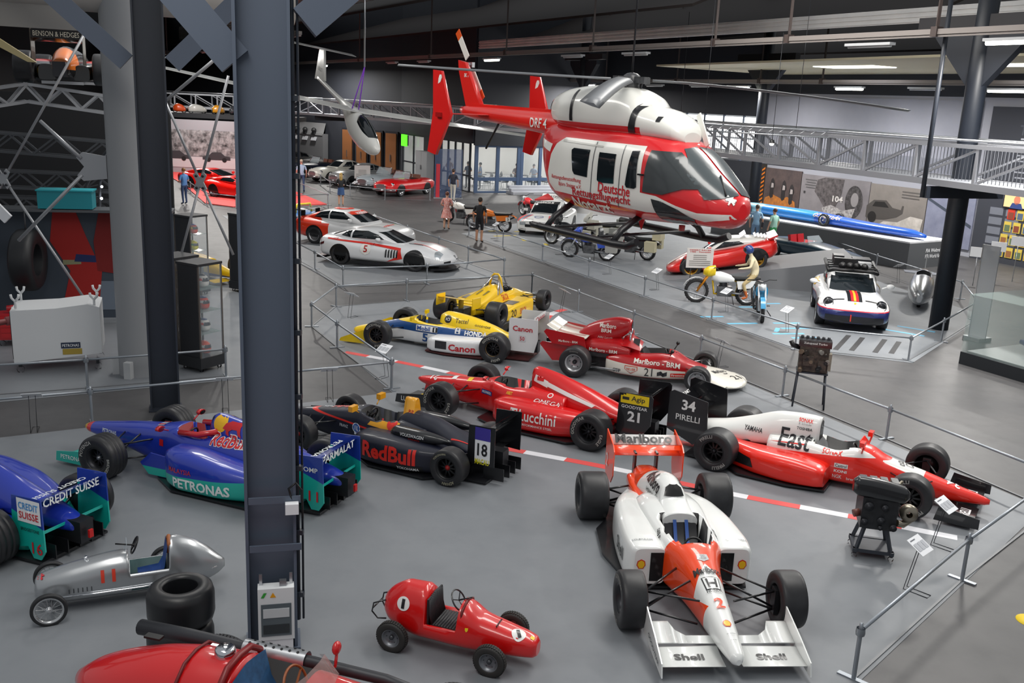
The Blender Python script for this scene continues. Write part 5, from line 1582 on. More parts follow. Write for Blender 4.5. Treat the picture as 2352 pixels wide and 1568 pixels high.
# ------------------------------------------------------------------ silver pedal racer numbered 11
loc, rz, W = placed((-3.56, 9.65), (-4.79, 9.1), 'L', .41)
W = 1.36
SV = mat('aeb1b4', .28, .75, .2)
c = Car('pedal_car', 'silver vintage style pedal racer with wire wheels and red number 11', 'pedal car', loc, rz)
vf, ins = cockpit(.42, .78, .19, .2)
def dip(x, y, z):
 # open cockpit that also lowers the sides
 if .12 <= x <= .54 and z > .34:
  if abs(y) < .17:
   return (x, y, .2)
  return (x, y, min(z, .36))
 return (x, y, z)
body = hull([(W + .14, .08, .12, .25, .36, 2, 2.2), (W + .12, .13, .11, .25, .4, 2.2, 2.4), (W, .16, .1, .26, .44, 2.4, 2.6), (1.1, .185, .09, .27, .5, 2.4, 3), (.6, .2, .09, .28, .57, 2.4, 3), (.53, .2, .09, .28, .56, 2.4, 3), (.14, .2, .09, .28, .64, 2.2, 3), (.08, .2, .09, .28, .68, 2.0, 3), (-.1, .185, .09, .28, .63, 1.9, 3), (-.3, .14, .1, .26, .5, 2, 2.6), (-.42, .09, .14, .25, .38, 2, 2.2), (-.5, .03, .2, .26, .3, 2, 2)], 60, 40, dip, lambda p: 1 if .13 < p.x < .53 and p.z < .355 and abs(p.y) < .186 and p.z > .15 else 0, extra=(.115, .125, .535, .545))
c.add('body', body, [SV, mat('1f4d50', .5)], 'body')
sb = B().rings([[(.13, y, .62), (.17, y, .37), (.22, y, .28), (.45, y, .26)] for y in [-.155 + i * .031 for i in range(11)]], closed=False, caps=False)
c.add('seat', sb, noisy('1c3a78', '24488e', 20, .5))
c.add('backrest_trim', B().tube([(.12, -.1, .52), (.11, -.09, .62), (.105, 0, .68), (.11, .09, .62), (.12, .1, .52)], .022, 8), mat('9a5a30', .5))
sw = B().lathe([(.095 + .01 * cos(a * pi / 4), .01 * sin(a * pi / 4)) for a in range(9)], (0, 0, 0), 'X', 22)
for a in (0, 2.1, 4.2):
 sw.bar((0, 0, 0), (0, .095 * cos(a), .095 * sin(a)), .012, .006)
sw.tube([(0, 0, 0), (.2, 0, -.04)], .01, 6)
o = c.add('steering_wheel', sw, BLACK)
o.location, o.rotation_euler = (.47, 0, .62), (0, radians(-24), 0)
c.add('windscreen', B().prism([(.58, -.13, .54), (.58, .13, .54), (.55, .1, .68), (.55, -.1, .68)], (.006, 0, 0)), mat('c8d4dc', .05, alpha=.35, key='screen'))
c.add('filler_cap', B().lathe([(.001, .06), (.018, .06), (.018, .035), (.024, .03), (.024, 0)], (.98, 0, .5), 'Z', 12), CHROME)
for sg in (1, -1):
 S = 'L' if sg > 0 else 'R'
 c.text('11', .15, .14, 'd43a22', (.76, sg * .2, .38), S, 'body', bold=.03)
 c.add('trim_strip', B().tube([(1.25, sg * .175, .2), (.9, sg * .205, .2), (.4, sg * .212, .2), (0, sg * .195, .22), (-.4, sg * .1, .26)], .012, 6), CHROME)
 for i in range(8):
  c.add('louvre', B().box((1.16 - i * .045, sg * .187, .26), (.012, .012, .05)), mat('5a5d60', .4, .6))
 for x in (W - .02, .12):
  c.add('axle', B().tube([(x, 0, .17), (x, sg * .36, .18)], .015, 6), GUN)
c.text('*', .09, .09, 'c8202c', (W + .08, .05, .42), 'F', 'body', bold=.03)
for x in (W, .12):
 for sg in (1, -1):
  c.wheel(x, sg * .39, .185, .06, .148, 'wire', mat('c4c6c8', .25, .8), CHROME, rub=mat('1e1f22', .55))
# ------------------------------------------------------------------ red child's racer numbered 1
loc, rz, W = placed((-1.12, 8.92), (-.09, 8.56), 'R', .36)
W = 1.1
KR = 'd60a0a'
c = Car('pedal_car', 'small glossy red childs racer with black seat and white number 1 discs', 'pedal car', loc, rz)
def dip(x, y, z):
 if .30 <= x <= .66 and z > .30:
  if abs(y) < .185:
   return (x, y, .21)
  return (x, y, .31)
 return (x, y, z)
body = hull([(W + .4, .07, .14, .22, .28, 3, 3), (W + .36, .11, .12, .22, .32, 3, 3), (W + .1, .17, .11, .22, .38, 2.8, 3), (W - .2, .2, .1, .24, .45, 2.6, 3.4), (.74, .225, .1, .26, .55, 2.4, 3.4), (.67, .225, .1, .26, .57, 2.4, 3.4), (.3, .235, .1, .28, .62, 2.2, 3), (.24, .235, .1, .28, .66, 2.2, 3), (.05, .225, .12, .3, .66, 2, 2.6), (-.12, .18, .16, .32, .58, 2, 2.2), (-.22, .1, .22, .34, .48, 2, 2), (-.25, .03, .3, .36, .42, 2, 2)], 60, 40, dip, lambda p: 1 if .31 < p.x < .65 and p.z < .29 and abs(p.y) < .18 and p.z > .15 else 0, extra=(.295, .305, .655, .665))
c.add('body', body, [gloss(KR), mat('15161a', .6)], 'body')
st = B()
for i in range(12):
 y = -.16 + i * .029
 st.tube([(.33, y, .6 - .03 * abs(i - 5.5) / 5.5), (.34, y, .42), (.37, y, .3)], .017, 6)
c.add('seat_back', st, mat('25262a', .55))
st = B()
for i in range(9):
 x = .38 + i * .032
 st.tube([(x, -.175, .29), (x, .175, .29)], .018, 6)
c.add('seat_cushion', st, mat('25262a', .55))
c.add('seat_shell', B().box((.325, 0, .42), (.02, .36, .32)), mat('1b1c20', .6))
sw = B().lathe([(.115 + .009 * cos(a * pi / 4), .009 * sin(a * pi / 4)) for a in range(9)], (0, 0, 0), 'X', 24)
for a in (.5, 2.6, 4.7):
 sw.bar((0, 0, 0), (0, .11 * cos(a), .11 * sin(a)), .012, .006)
sw.tube([(0, 0, 0), (.16, 0, -.03)], .009, 6)
o = c.add('steering_wheel', sw, GBLACK)
o.location, o.rotation_euler = (.6, 0, .55), (0, radians(-35), 0)
c.add('dash_rim', B().tube([(.7, -.19, .4), (.7, -.15, .52), (.7, 0, .58), (.7, .15, .52), (.7, .19, .4)], .016, 8), mat('6a1412', .4))
for sg in (1, -1):
 S = 'L' if sg > 0 else 'R'
 c.mark(disc2(.075), 'f0f0ee', (.05, sg * .25, .5), ((-sg, 0, 0), (0, -.35 * sg, 1)), 'body')
 c.text('1', .035, .1, '15161a', (.05, sg * .25, .5), ((-sg, 0, 0), (0, -.35 * sg, 1)), 'body', bold=.03, off=.012)
 c.mark(poly([(-.016, .02), (.016, .02), (.016, -.005), (0, -.024), (-.016, -.005)]), 'f0d020', (.78, sg * .25, .36), S, 'body', 'emblem')
 c.add('axle', B().tube([(0, 0, .15), (0, sg * .3, .15)], .018, 6).tube([(W, 0, .15), (W, sg * .32, .15)], .018, 6), GUN)
c.mark(disc2(.075), 'f0f0ee', (W + .2, -.06, .4), ((0, 1, 0), (-1, 0, 0)), 'body')
c.text('1', .035, .1, '15161a', (W + .2, -.06, .4), ((0, 1, 0), (-1, 0, 0)), 'body', rot=-1.0, bold=.03, off=.012)
c.mark(rect2(.05, .04), 'f0d020', (W + .34, -.03, .35), 'F', 'body', 'emblem')
c.add('bonnet_vent', B().box((W - .03, -.03, .412), (.012, .16, .012)), GBLACK)
for y in (-.1, .1):
 c.add('rear_bumper', B().tube([(-.2, y, .42), (-.34, y * 1.2, .36), (-.36, y * 1.2, .26), (-.3, y, .18), (-.2, y, .2)], .009, 6), GBLACK)
c.add('rear_bumper', B().tube([(-.35, -.12, .3), (-.35, .12, .3)], .009, 6), GBLACK)
for x, tr in ((W, .355), (0, .35)):
 for sg in (1, -1):
  c.wheel(x, sg * tr, .165, .1, .1, 'dish', mat('7a7d82', .35, .6), mat('55585c', .4, .6), rub=mat('2b2a29', .7), tread=40)
# ------------------------------------------------------------------ stack of racing tyres
for i, (dx, dy, tl) in enumerate(((0, 0, 0), (.01, .02, .0), (.005, -.01, .0))):
 if i == 2:
  break
 lb = ('upper' if i else 'lower') + ' wide slick tyre in the stack beside the silver pedal car'
 b = B().lathe([(.17, .17), (.175, .19), (.22, .2), (.27, .195), (.31, .17), (.33, .1), (.33, -.1), (.31, -.17), (.27, -.195), (.22, -.2), (.175, -.19), (.17, -.17), (.165, 0), (.17, .17)], (0, 0, 0), 'Z', 44)
 o = b.build('racing_slick', mat('1b1c1f', .4))
 o.location = (-3.24 + dx, 8.66 + dy, .2 + i * .4)
 tag(o, lb, 'tyre', 'stacked slick tyres')
# ------------------------------------------------------------------ big red vintage racer at the front edge
VR = 'c40a10'
c = Car('vintage_race_car', 'large red vintage grand prix car with blue seat and side exhaust', 'race car', (-2.74, 7.3), radians(-15))
def dip(x, y, z):
 if .62 <= x <= 1.22 and z > .5 and abs(y) < .3:
  return (x, y, .36)
 return (x, y, z)
W = 2.32
body = hull([(W + .75, .14, .3, .5, .66, 2.2, 2.2), (W + .6, .26, .22, .5, .76, 2.4, 2.4), (W, .33, .2, .5, .84, 2.4, 2.6), (1.6, .36, .2, .5, .9, 2.4, 3), (1.25, .38, .2, .5, .94, 2.4, 3), (.6, .4, .2, .52, .98, 2.2, 3), (.3, .41, .22, .54, .98, 2.1, 2.6), (-.1, .38, .28, .56, .93, 2, 2.2), (-.5, .34, .3, .54, .82, 2, 2), (-.85, .24, .34, .5, .68, 2, 2), (-1.05, .08, .4, .46, .54, 2, 2)], 56, 40, dip, lambda p: 1 if .63 < p.x < 1.21 and p.z < .8 and abs(p.y) < .295 and p.z > .3 else 0, extra=(.615, .625, 1.215, 1.225))
c.add('body', body, [gloss(VR), mat('141417', .6)], 'body')
st = B().rings([[(.64 + .03 * abs(y) * 3, y, .96 - .3 * y * y), (.72, y, .7), (.84, y, .5), (1.1, y, .46)] for y in [-.27 + i * .045 for i in range(13)]], closed=False, caps=False)
c.add('seat', st, noisy('1d4468', '285a86', 14, .6))
c.add('filler_cap', B().lathe([(.001, .05), (.07, .05), (.085, .035), (.09, 0), (.09, -.04)], (.42, .03, 1.0), 'Z', 20).box((.32, .03, 1.04), (.06, .03, .02)), CHROME)
c.add('strap', B().tube([(.16, -.41, .6), (.16, -.33, .84), (.16, -.18, .96), (.16, 0, .99), (.16, .18, .96), (.16, .33, .84), (.16, .41, .6)], .014, 6), mat('6a1418', .5))
c.add('strap', B().tube([(.57, -.42, .6), (.57, -.34, .88), (.57, -.18, 1.0), (.57, 0, 1.02), (.57, .18, 1.0), (.57, .34, .88), (.57, .42, .6)], .03, 8), mat('7a1418', .4))
ex = B().tube([(-.85, .6, .66), (-.3, .56, .70), (.4, .52, .72), (1.0, .5, .74), (1.7, .5, .72), (2.2, .52, .62)], [.075, .07, .06, .055, .05, .04], 16)
c.add('exhaust_pipe', ex, mat('33353a', .45, .3), 'ex')
sh = B().lathe([(.085, 0), (.085, .62)], (.32, .51, .735), 'X', 20, a0=-.3, a1=pi + .3)
c.add('heat_shield', sh, mat('b9bcc0', .35, .8), 'shield')
for i in range(7):
 for j in range(3):
  a = .75 + j * .55
  c.mark(disc2(.014, 10), '101113', (.38 + i * .08 + (j % 2) * .03, .51 + .085 * cos(a), .735 + .085 * sin(a)), ((-1, 0, 0), (0, -sin(a), cos(a))), None, 'hole', off=.003)
ws = B().rings([[(1.28, -.3, .86), (1.4, -.2, .9), (1.45, 0, .93), (1.4, .2, .9), (1.28, .3, .86)], [(1.18, -.27, 1.0), (1.28, -.17, 1.08), (1.32, 0, 1.12), (1.28, .17, 1.08), (1.18, .27, 1.0)]], closed=False, caps=False)
c.add('windscreen', ws, mat('c8a8a4', .05, alpha=.4, key='vscreen'))
c.add('mirror', B().tube([(1.3, .33, .86), (1.3, .36, .98)], .015, 6).ball((1.3, .36, 1.03), .06, 8, 0, (.6, 1, 1)), gloss(VR))
sw = B().lathe([(.17 + .012 * cos(a * pi / 4), .012 * sin(a * pi / 4)) for a in range(9)], (0, 0, 0), 'X', 26)
for a in (.5, 2.6, 4.7):
 sw.bar((0, 0, 0), (0, .165 * cos(a), .165 * sin(a)), .02, .006)
o = c.add('steering_wheel', sw, mat('8a4a20', .4))
o.location, o.rotation_euler = (1.1, 0, .84), (0, radians(-22), 0)
c.add('frame_tube', B().tube([(.8, .25, .62), (1.0, .27, .66), (1.25, .28, .6)], .018, 8), STEEL)
c.add('side_scoop', B().box((-.35, .12, .935), (.16, .07, .02)), BLACK)
for x, tr in ((W, .66), (0, .66)):
 for sg in (1, -1):
  c.wheel(x, sg * tr, .34, .2, .22, 'wire', mat('b0b2b5', .3, .8), CHROME, rub=mat('25262a', .6), tread=60)
# ------------------------------------------------------------------ red and white rescue helicopter hung from the roof
HR, HW = 'cf1820', 'e4e4de'
c = Car('rescue_helicopter', 'red and white rescue helicopter hanging above the exhibits', 'helicopter', (2.17, 20.2), radians(-54), scale=1.06, z=3.02)
c.root.rotation_euler = (0, radians(0.8), radians(-54))
fus = hull([(3.1, .1, .72, .84, .98, 2, 2), (3.04, .26, .62, .84, 1.08, 2.2, 2.2), (2.85, .46, .52, .86, 1.22, 2.4, 2.6), (2.5, .64, .52, .9, 1.45, 2.6, 3), (2.0, .76, .49, .95, 1.80, 2.8, 3), (1.6, .8, .46, 1.0, 1.98, 3, 3.2), (1.0, .82, .43, 1.0, 2.05, 3.4, 3.2), (0, .82, .4, 1.0, 2.08, 3.4, 3.2), (-.9, .81, .42, 1.05, 2.08, 3.4, 3), (-1.5, .72, .55, 1.15, 2.08, 3, 2.8), (-1.9, .56, .85, 1.4, 2.07, 2.8, 2.6), (-2.25, .34, 1.25, 1.65, 2.05, 2.4, 2.4)], 60, 44)
c.add('fuselage', fus, gloss(HR), 'fus')
cow = hull([(1.75, .2, 1.9, 2.0, 2.1, 2, 3), (1.6, .4, 1.9, 2.1, 2.28, 2.2, 3), (1.25, .5, 1.9, 2.15, 2.45, 2.4, 3), (.75, .54, 1.9, 2.2, 2.55, 2.6, 3), (.55, .55, 1.9, 2.25, 2.72, 2.8, 3), (.1, .6, 1.9, 2.3, 2.84, 2.8, 3), (-.7, .64, 1.9, 2.3, 2.86, 2.6, 3), (-1.4, .6, 1.95, 2.3, 2.8, 2.4, 3), (-1.85, .46, 2.0, 2.34, 2.7, 2.2, 2.6), (-1.95, .42, 2.05, 2.34, 2.64, 2.2, 2.4)], 44, 36)
c.add('engine_cowling', cow, paint(HW, [('17181b', [(-1, 0, 0, -1.9)]), (HR, [(0, 0, -1, 2.13), (-1, 0, 0, .9)])]), 'cow')
boom = hull([(-1.7, .3, 1.72, 2.0, 2.26, 2.2, 2.2), (-2.5, .27, 1.78, 2.02, 2.26, 2.2, 2.2), (-4.5, .2, 1.9, 2.07, 2.26, 2.2, 2.2), (-5.7, .15, 1.97, 2.1, 2.25, 2.2, 2.2), (-6.0, .08, 2.05, 2.13, 2.22, 2, 2)], 24, 24)
c.add('tail_boom', boom, gloss('e0241c'), 'boom')
c.add('boom_spine', B().box((-3.6, 0, 2.27), (4.0, .16, .08)), gloss('e0241c'))
fin = B().rings([[(-5.1, s * .07, 2.2), (-5.5, s * .06, 2.75), (-5.9, s * .05, 3.25), (-6.2, s * .045, 3.3), (-6.15, s * .05, 3.05), (-5.75, s * .06, 2.2)] for s in (-1, 1)])
c.add('tail_fin', fin, gloss('e0241c'), 'fin')
c.add('stabiliser', foil(B(), -1.35, 1.35, -4.55, 2.08, .5, .12, 0, 0, 8), gloss('e0241c'))
for sg in (1, -1):
 b = B()
 o = [(-4.3, 2.08), (-4.75, 3.0), (-5.1, 3.02), (-5.05, 2.1), (-5.25, 1.2), (-4.9, 1.15)]
 b.rings([[(x, sg * 1.36 + s * .035 + (z - 2.0) * .0, z) for x, z in o] for s in (-1, 1)])
 c.add('end_fin', b, gloss('d81c1a'), 'ef%d' % sg)
 b = B().box((-4.75, sg * 1.41, 2.05), (.2, .08, .1))
 c.add('fin_light', b, gloss('a01010'))
 for S in ('L', 'R'):
  c.mark(poly([(-.08, -.1), (.02, -.06), (.08, .04), (.06, .1), (-.02, .1), (-.06, .02)]), 'e8e8e4', (-4.78, sg * 1.36, 2.82), S, 'ef%d' % sg, 'emblem')
 S = 'L' if sg > 0 else 'R'
 k = -1 if S == 'L' else 1
 def pg(pts):
  q = [(k * (x - .5), z - 1.2) for x, z in pts]
  return poly(q if k > 0 else q[::-1])
 o = (.5, sg * .82, 1.2)
 white = [(-1.52, 1.1), (-1.44, 1.45), (-1.28, 1.68), (-1.0, 1.82), (1.30, 1.82), (1.36, 1.0), (1.75, .98), (2.2, .86), (2.6, .78), (3.05, .80), (3.08, .72), (2.7, .64), (2.3, .72), (1.5, .66), (-.9, .74), (-1.25, .74), (-1.46, .88)]
 c.mark(pg(white), HW, o, S, 'fus', 'side_panel', off=.006, grid=.06)
 c.mark(pg([(-2.1, 1.74), (-1.45, 1.66), (-1.5, 1.5), (-2.0, 1.58)]), HW, o, S, 'fus', 'stripe', off=.008)
 for w in ([(-.6, 1.2), (-.7, 1.6), (-.64, 1.64), (-.14, 1.64), (-.14, 1.12), (-.54, 1.14)], [(.16, 1.1), (.14, 1.62), (.62, 1.62), (.64, 1.08), (.22, 1.06)], [(.96, 1.1), (1.02, 1.72), (1.2, 1.74), (1.26, 1.08), (1.2, 1.05), (1.0, 1.05)]):
  c.mark(pg(w), GLASS, o, S, 'fus', 'cabin_window', off=.016, grid=.06)
 c.mark(pg([(1.42, 1.02), (1.44, 1.76), (1.95, 1.76), (2.5, 1.42), (2.78, 1.2), (2.3, 1.16), (1.9, 1.02)]), mat('3a3e40', .2, 0, .2), o, S, 'fus', 'cockpit_window', off=.016, grid=.06)
 c.mark(pg([(1.65, .92), (1.8, .58), (2.1, .48), (2.5, .56), (2.55, .66), (2.25, .8), (1.9, .9)]), mat('2c2f31', .15, 0, .5), o, S, 'fus', 'chin_window', off=.018, grid=.05)
 for x0, x1, z0, z1 in ((-.02, .0, .7, 1.8), (.78, .8, .66, 1.8)):
  c.mark(pg([(x0, z0), (x1, z0), (x1, z1), (x0, z1)]), '55565a', o, S, 'fus', 'door_seam', off=.012)
 c.mark(pg([(-1.05, 1.78), (.2, 1.74), (.2, 1.71), (-1.05, 1.74)]), 'b4b4ae', o, S, 'fus', 'door_rail', off=.014)
 c.text('Rettungsdienststiftung', 1.0, .1, 'c0202a', (-.82, sg * .82, 1.02), S, 'fus', rot=0, off=.014, bold=.01)
 c.text('Björn Steiger e.V.', .74, .1, 'c0202a', (-.66, sg * .82, .9), S, 'fus', off=.014, bold=.01)
 c.text('Deutsche', .9, .19, 'c0202a', (.66, sg * .82, .98), S, 'fus', off=.016, bold=.02)
 c.text('Rettungsflugwacht', 1.7, .2, 'c0202a', (.28, sg * .82, .79), S, 'fus', off=.016, bold=.02)
 c.text('Notarzt', 1.15, .2, 'e4e4de', (-.05, sg * .8, .6), S, 'fus', off=.014, bold=.03)
 c.text('DRF 4', .62, .2, 'f0f0ec', (-2.55, sg * .25, 2.02), S, 'boom', off=.01, bold=.015)
 c.text('BK 117', .3, .09, 'f0f0ec', (-5.72, sg * .07, 2.95), S, 'fin', off=.01, bold=.01)
 c.mark(poly([(-.14 * k, -.28), (.05 * k, -.28), (.1 * k, .26), (-.02 * k, .26)][::k]), '1b1c20', (.72, sg * .5, 2.3), S, 'cow', 'air_intake', off=.012)
 c.mark(poly([(-.05, -.3), (.05, -.3), (.02, .3), (-.05, .3)]), '17181b', (-1.0, sg * .6, 2.45), S, 'cow', 'vent', off=.012)
 c.mark(rect2(.09, .09), '1b1c20', (1.3, sg * .5, 2.3), S, 'cow', 'vent', off=.012)
 # skids
 c.add('skid', B().tube([(-1.3, sg * 1.2, .06), (-1.0, sg * 1.2, .05), (1.2, sg * 1.2, .05), (1.55, sg * 1.2, .07), (1.8, sg * 1.2, .18)], .07, 12), mat('15161a', .4))
 for x in (-.85, 1.15):
  c.add('skid_leg', B().tube([(x, sg * 1.2, .06), (x, sg * 1.0, .28), (x, sg * .5, .56)], .06, 10), mat('15161a', .4))
 c.add('door_handle', B().box((1.36, sg * .84, 1.32), (.12, .05, .03)), BLACK)
for x in (-.55, .75):
 c.add('cross_tube', B().tube([(x, -1.2, .12), (x, 1.2, .12)], .03, 8), mat('15161a', .4))
# windscreen in the nose
c.mark(poly([(-.55, .02), (-.6, .4), (-.35, .82), (-.03, .86), (-.03, .12)]), mat('464d50', .22, 0, .15), (3.0, 0, 1.0), 'front', 'fus', 'windscreen', off=.018, grid=.06)
c.mark(poly([(.55, .02), (.6, .4), (.35, .82), (.03, .86), (.03, .12)][::-1]), mat('464d50', .22, 0, .15), (3.0, 0, 1.0), 'front', 'fus', 'windscreen', off=.018, grid=.06)
star = []
for k in range(12):
 a = k * pi / 6
 rr = .1 if k % 2 == 0 else .05
 star += [(rr * cos(a - .12), rr * sin(a - .12)), (rr * cos(a + .12), rr * sin(a + .12))]
c.mark(poly(star), 'f0f0ec', (2.96, -.2, 1.0), ((.5, .86, 0), (-.6, .3, .74)), 'fus', 'emblem', off=.014, grid=.03)
c.add('wire_cutter', B().bar((1.9, .25, 1.88), (1.55, .3, 2.42), .03, .12), gloss(HW))
c.add('wiper', B().tube([(2.6, -.1, 1.42), (2.95, -.3, 1.12)], .015, 6), BLACK)
c.add('belly_light', B().lathe([(.001, -.06), (.06, -.06), (.06, .04)], (1.7, 0, .38), 'Z', 12), gloss('b01010'))
c.add('belly_antenna', B().prism([(.5, -.01, .4), (.7, -.01, .4), (.62, -.01, .18)], (0, .02, 0)), gloss(HR))
c.add('step_plate', B().prism([(-1.5, -.7, .62), (-1.2, -.78, .55), (-1.55, -1.0, .5)], (0, 0, .03)), gloss('d84040'))
# rotor head and blades
h = B().lathe([(.1, 2.75), (.1, 2.82), (.16, 2.84), (.16, 3.06), (.1, 3.1), (.001, 3.12)], (0, 0, 0), 'Z', 18)
for a in range(4):
 t = a * pi / 2
 h.bar((.1 * cos(t), .1 * sin(t), 2.98), (.42 * cos(t), .42 * sin(t), 2.98), .14, .12)
 h.tube([(.2 * cos(t + .4), .2 * sin(t + .4), 2.76), (.24 * cos(t + .3), .24 * sin(t + .3), 2.98)], .018, 6)
c.add('rotor_head', h, noisy('2a2b2e', '4a4b4e', 12, .4))
def blade(ang, dz, L=5.3, pitch=.1):
 d = Vector((cos(ang), sin(ang), 0))
 n = Vector((-d.y, d.x, 0))
 rings = []
 for i in range(9):
  s = i / 8
  p = d * (.4 + L * s) + Vector((0, 0, 2.98 + dz * s ** 1.6))
  w = .05 if i == 0 else (.1 if s < .12 else .15)
  rings.append([tuple(p + n * w + Vector((0, 0, -pitch * w))), tuple(p + n * w * .4 + Vector((0, 0, .028))), tuple(p - n * w + Vector((0, 0, pitch * w))), tuple(p + n * w * .3 - Vector((0, 0, .02)))])
 c.add('rotor_blade', B().rings(rings), mat('6d7074', .4))
HD = radians(-54)
blade(radians(-6) - HD, -.3, 4.8)
blade(radians(172) - HD, .05, 4.2)
blade(radians(257) - HD, -.45, 4.5, .3)
blade(radians(82) - HD, .1, 4.8)
# tail rotor
for (u, v, tip) in (((.25, .72), 1, 1), ((-.25, -.72), -1, 1)):
 L = 1.0
 p0 = Vector((-6.0, .16, 3.2))
 d = Vector((.62 * v, 0, -.78 * v))
 n = Vector((.78, 0, .62))
 for s0, s1, m in ((.2, .78, gloss('ece9e2')), (.78, 1.0, gloss('e85a1e'))):
  c.add('tail_rotor_blade', B().prism([tuple(p0 + d * s0 * L - n * .09), tuple(p0 + d * s1 * L - n * .09), tuple(p0 + d * s1 * L + n * .09), tuple(p0 + d * s0 * L + n * .09)], (0, .02, 0)), m)
c.add('tail_rotor_head', B().tube([(-6.0, 0, 3.2), (-6.0, .2, 3.2)], .05, 8).box((-6.0, .17, 3.2), (.3, .08, .12)), STEEL)
def top_of(c, p):
 r = c.root
 return Matrix.LocRotScale(r.location, r.rotation_euler, r.scale) @ Vector(p)
def cable(c, p, r, m, lb):
 q = top_of(c, p)
 tag(B().tube([(0, 0, 0), (0, 0, 10.4 - q.z)], r, 6).build('suspension_cable', m, loc=q), lb, 'cable')
cable(c, (0, 0, 3.115), .02, GUN, 'steel cable holding the helicopter at its rotor head')
c.add('tail_skid', B().tube([(-4.4, 0, 1.92), (-4.9, 0, 1.3)], .025, 6), BLACK)
# ------------------------------------------------------------------ white glider
c = Car('glider', 'white sailplane hanging on a purple sling with long thin wings', 'glider', (-6.05, 34.0), radians(-60), z=4.15)
c.root.rotation_euler = (radians(-8), radians(13), radians(-60))
gw = mat('dcdcd8', .35, 0, .4)
pod = hull([(2.7, .03, .3, .34, .38, 2, 2), (2.55, .14, .16, .34, .5, 2, 2), (2.1, .25, .04, .36, .68, 2, 2), (1.4, .31, .02, .42, .86, 2, 2), (.6, .3, .1, .55, 1.0, 2, 2), (0, .24, .3, .7, 1.1, 2, 2), (-.6, .16, .6, .85, 1.1, 2, 2), (-1.2, .1, .82, .95, 1.08, 2, 2), (-4.0, .07, 1.08, 1.15, 1.22, 2, 2)], 40, 24)
c.add('fuselage', pod, gw, 'pod')
can = hull([(2.3, .05, .5, .54, .58, 2, 2), (2.1, .17, .5, .58, .72, 2, 2), (1.5, .24, .5, .66, .92, 2, 2), (1.0, .22, .6, .75, 1.02, 2, 2), (.75, .12, .8, .9, 1.02, 2, 2)], 16, 18)
c.add('canopy', can, GLASS)
for sg in (1, -1):
 c.add('wing', foil(B(), 0, sg * 7.4, .5, 1.02, .85, .12, 0, .02, 10, chord1=.38, x1=.25, z1=1.25), gw)
c.add('tailplane', foil(B(), -1.3, 1.3, -4.05, 2.2, .5, .1, 0, 0, 8), gw)
c.add('tail_fin', B().rings([[(-3.3, s * .05, 1.2), (-3.95, s * .04, 2.2), (-4.5, s * .02, 2.2), (-4.35, s * .03, 1.05)] for s in (-1, 1)]), gw, 'fin')
for S, sg in (('L', 1), ('R', -1)):
 c.text('N33CK', .5, .14, '22242a', (-4.0, sg * .05, 1.5), S, 'fin', off=.012)
for sg in (1, -1):
 b = B().tube([(.1, .12 * sg, 1.05), (.1, .06 * sg, 1.8), (.1, 0, 2.5)], .02, 6)
 c.add('sling', b, mat('8a3fd0', .6))
cable(c, (.1, 0, 2.5), .03, STEEL, 'pale rope holding the white glider by its purple sling')
# ------------------------------------------------------------------ road and rally cars
def arches(c, wx, r, body='body'):
 for x in wx:
  for sg in (1, -1):
   c.mark(disc2(r + .05, 28), '0c0d10', (x, sg * .95, r), 'L' if sg > 0 else 'R', body, 'wheel_arch', off=.008)
def road(name, label, cat, loc, rz, body, cabin, wb, r, tr, tw, style, rimm, m, side_win=(), screen=None, rear=None, glassm=None, lights=None, group=None, rr=None, cabm=None, scale=None, n=36):
 c = Car(name, label, cat, loc, rz, group=group, scale=scale)
 c.add('body', hull(body, 40, n), m, 'body')
 if cabin:
  c.add('cabin', hull(cabin, 24, n), cabm or m, 'cab')
 arches(c, (0, wb), r)
 for x in (0, wb):
  for sg in (1, -1):
   c.wheel(x, sg * tr, r, tw, rr or r * .66, style, rimm, rimm)
 g = glassm or GLASS
 key = 'cab+body' if cabin else 'body'
 for sg in (1, -1):
  S = 'L' if sg > 0 else 'R'
  k = -1 if S == 'L' else 1
  for w in side_win:
   q = [(k * x, z) for x, z in w]
   c.mark(poly(q if k > 0 else q[::-1]), g, (0, sg * .8, 0), S, 'cab', 'side_window', off=.012, grid=.08)
 if screen:
  c.mark(poly(screen[1]), g, (screen[0], 0, 0), 'front', 'cab', 'windscreen', off=.014, grid=.08)
 if rear:
  c.mark(poly(rear[1]), g, (rear[0], 0, 0), 'rear', 'cab', 'rear_window', off=.014, grid=.08)
 if lights:
  lx, ly, lz, lr = lights
  for sg in (1, -1):
   c.add('headlamp', B().lathe([(lr, -.06), (lr, .01), (lr * .8, .035), (.001, .05)], (lx, sg * ly, lz), 'X', 18), mat('c8d2d8', .15, .3, .6))
   c.add('headlamp_rim', B().lathe([(lr * 1.12, -.06), (lr * 1.12, .02), (lr * .95, .02)], (lx, sg * ly, lz), 'X', 18), CHROME)
 return c
DRIM = mat('121316', .4, .5)
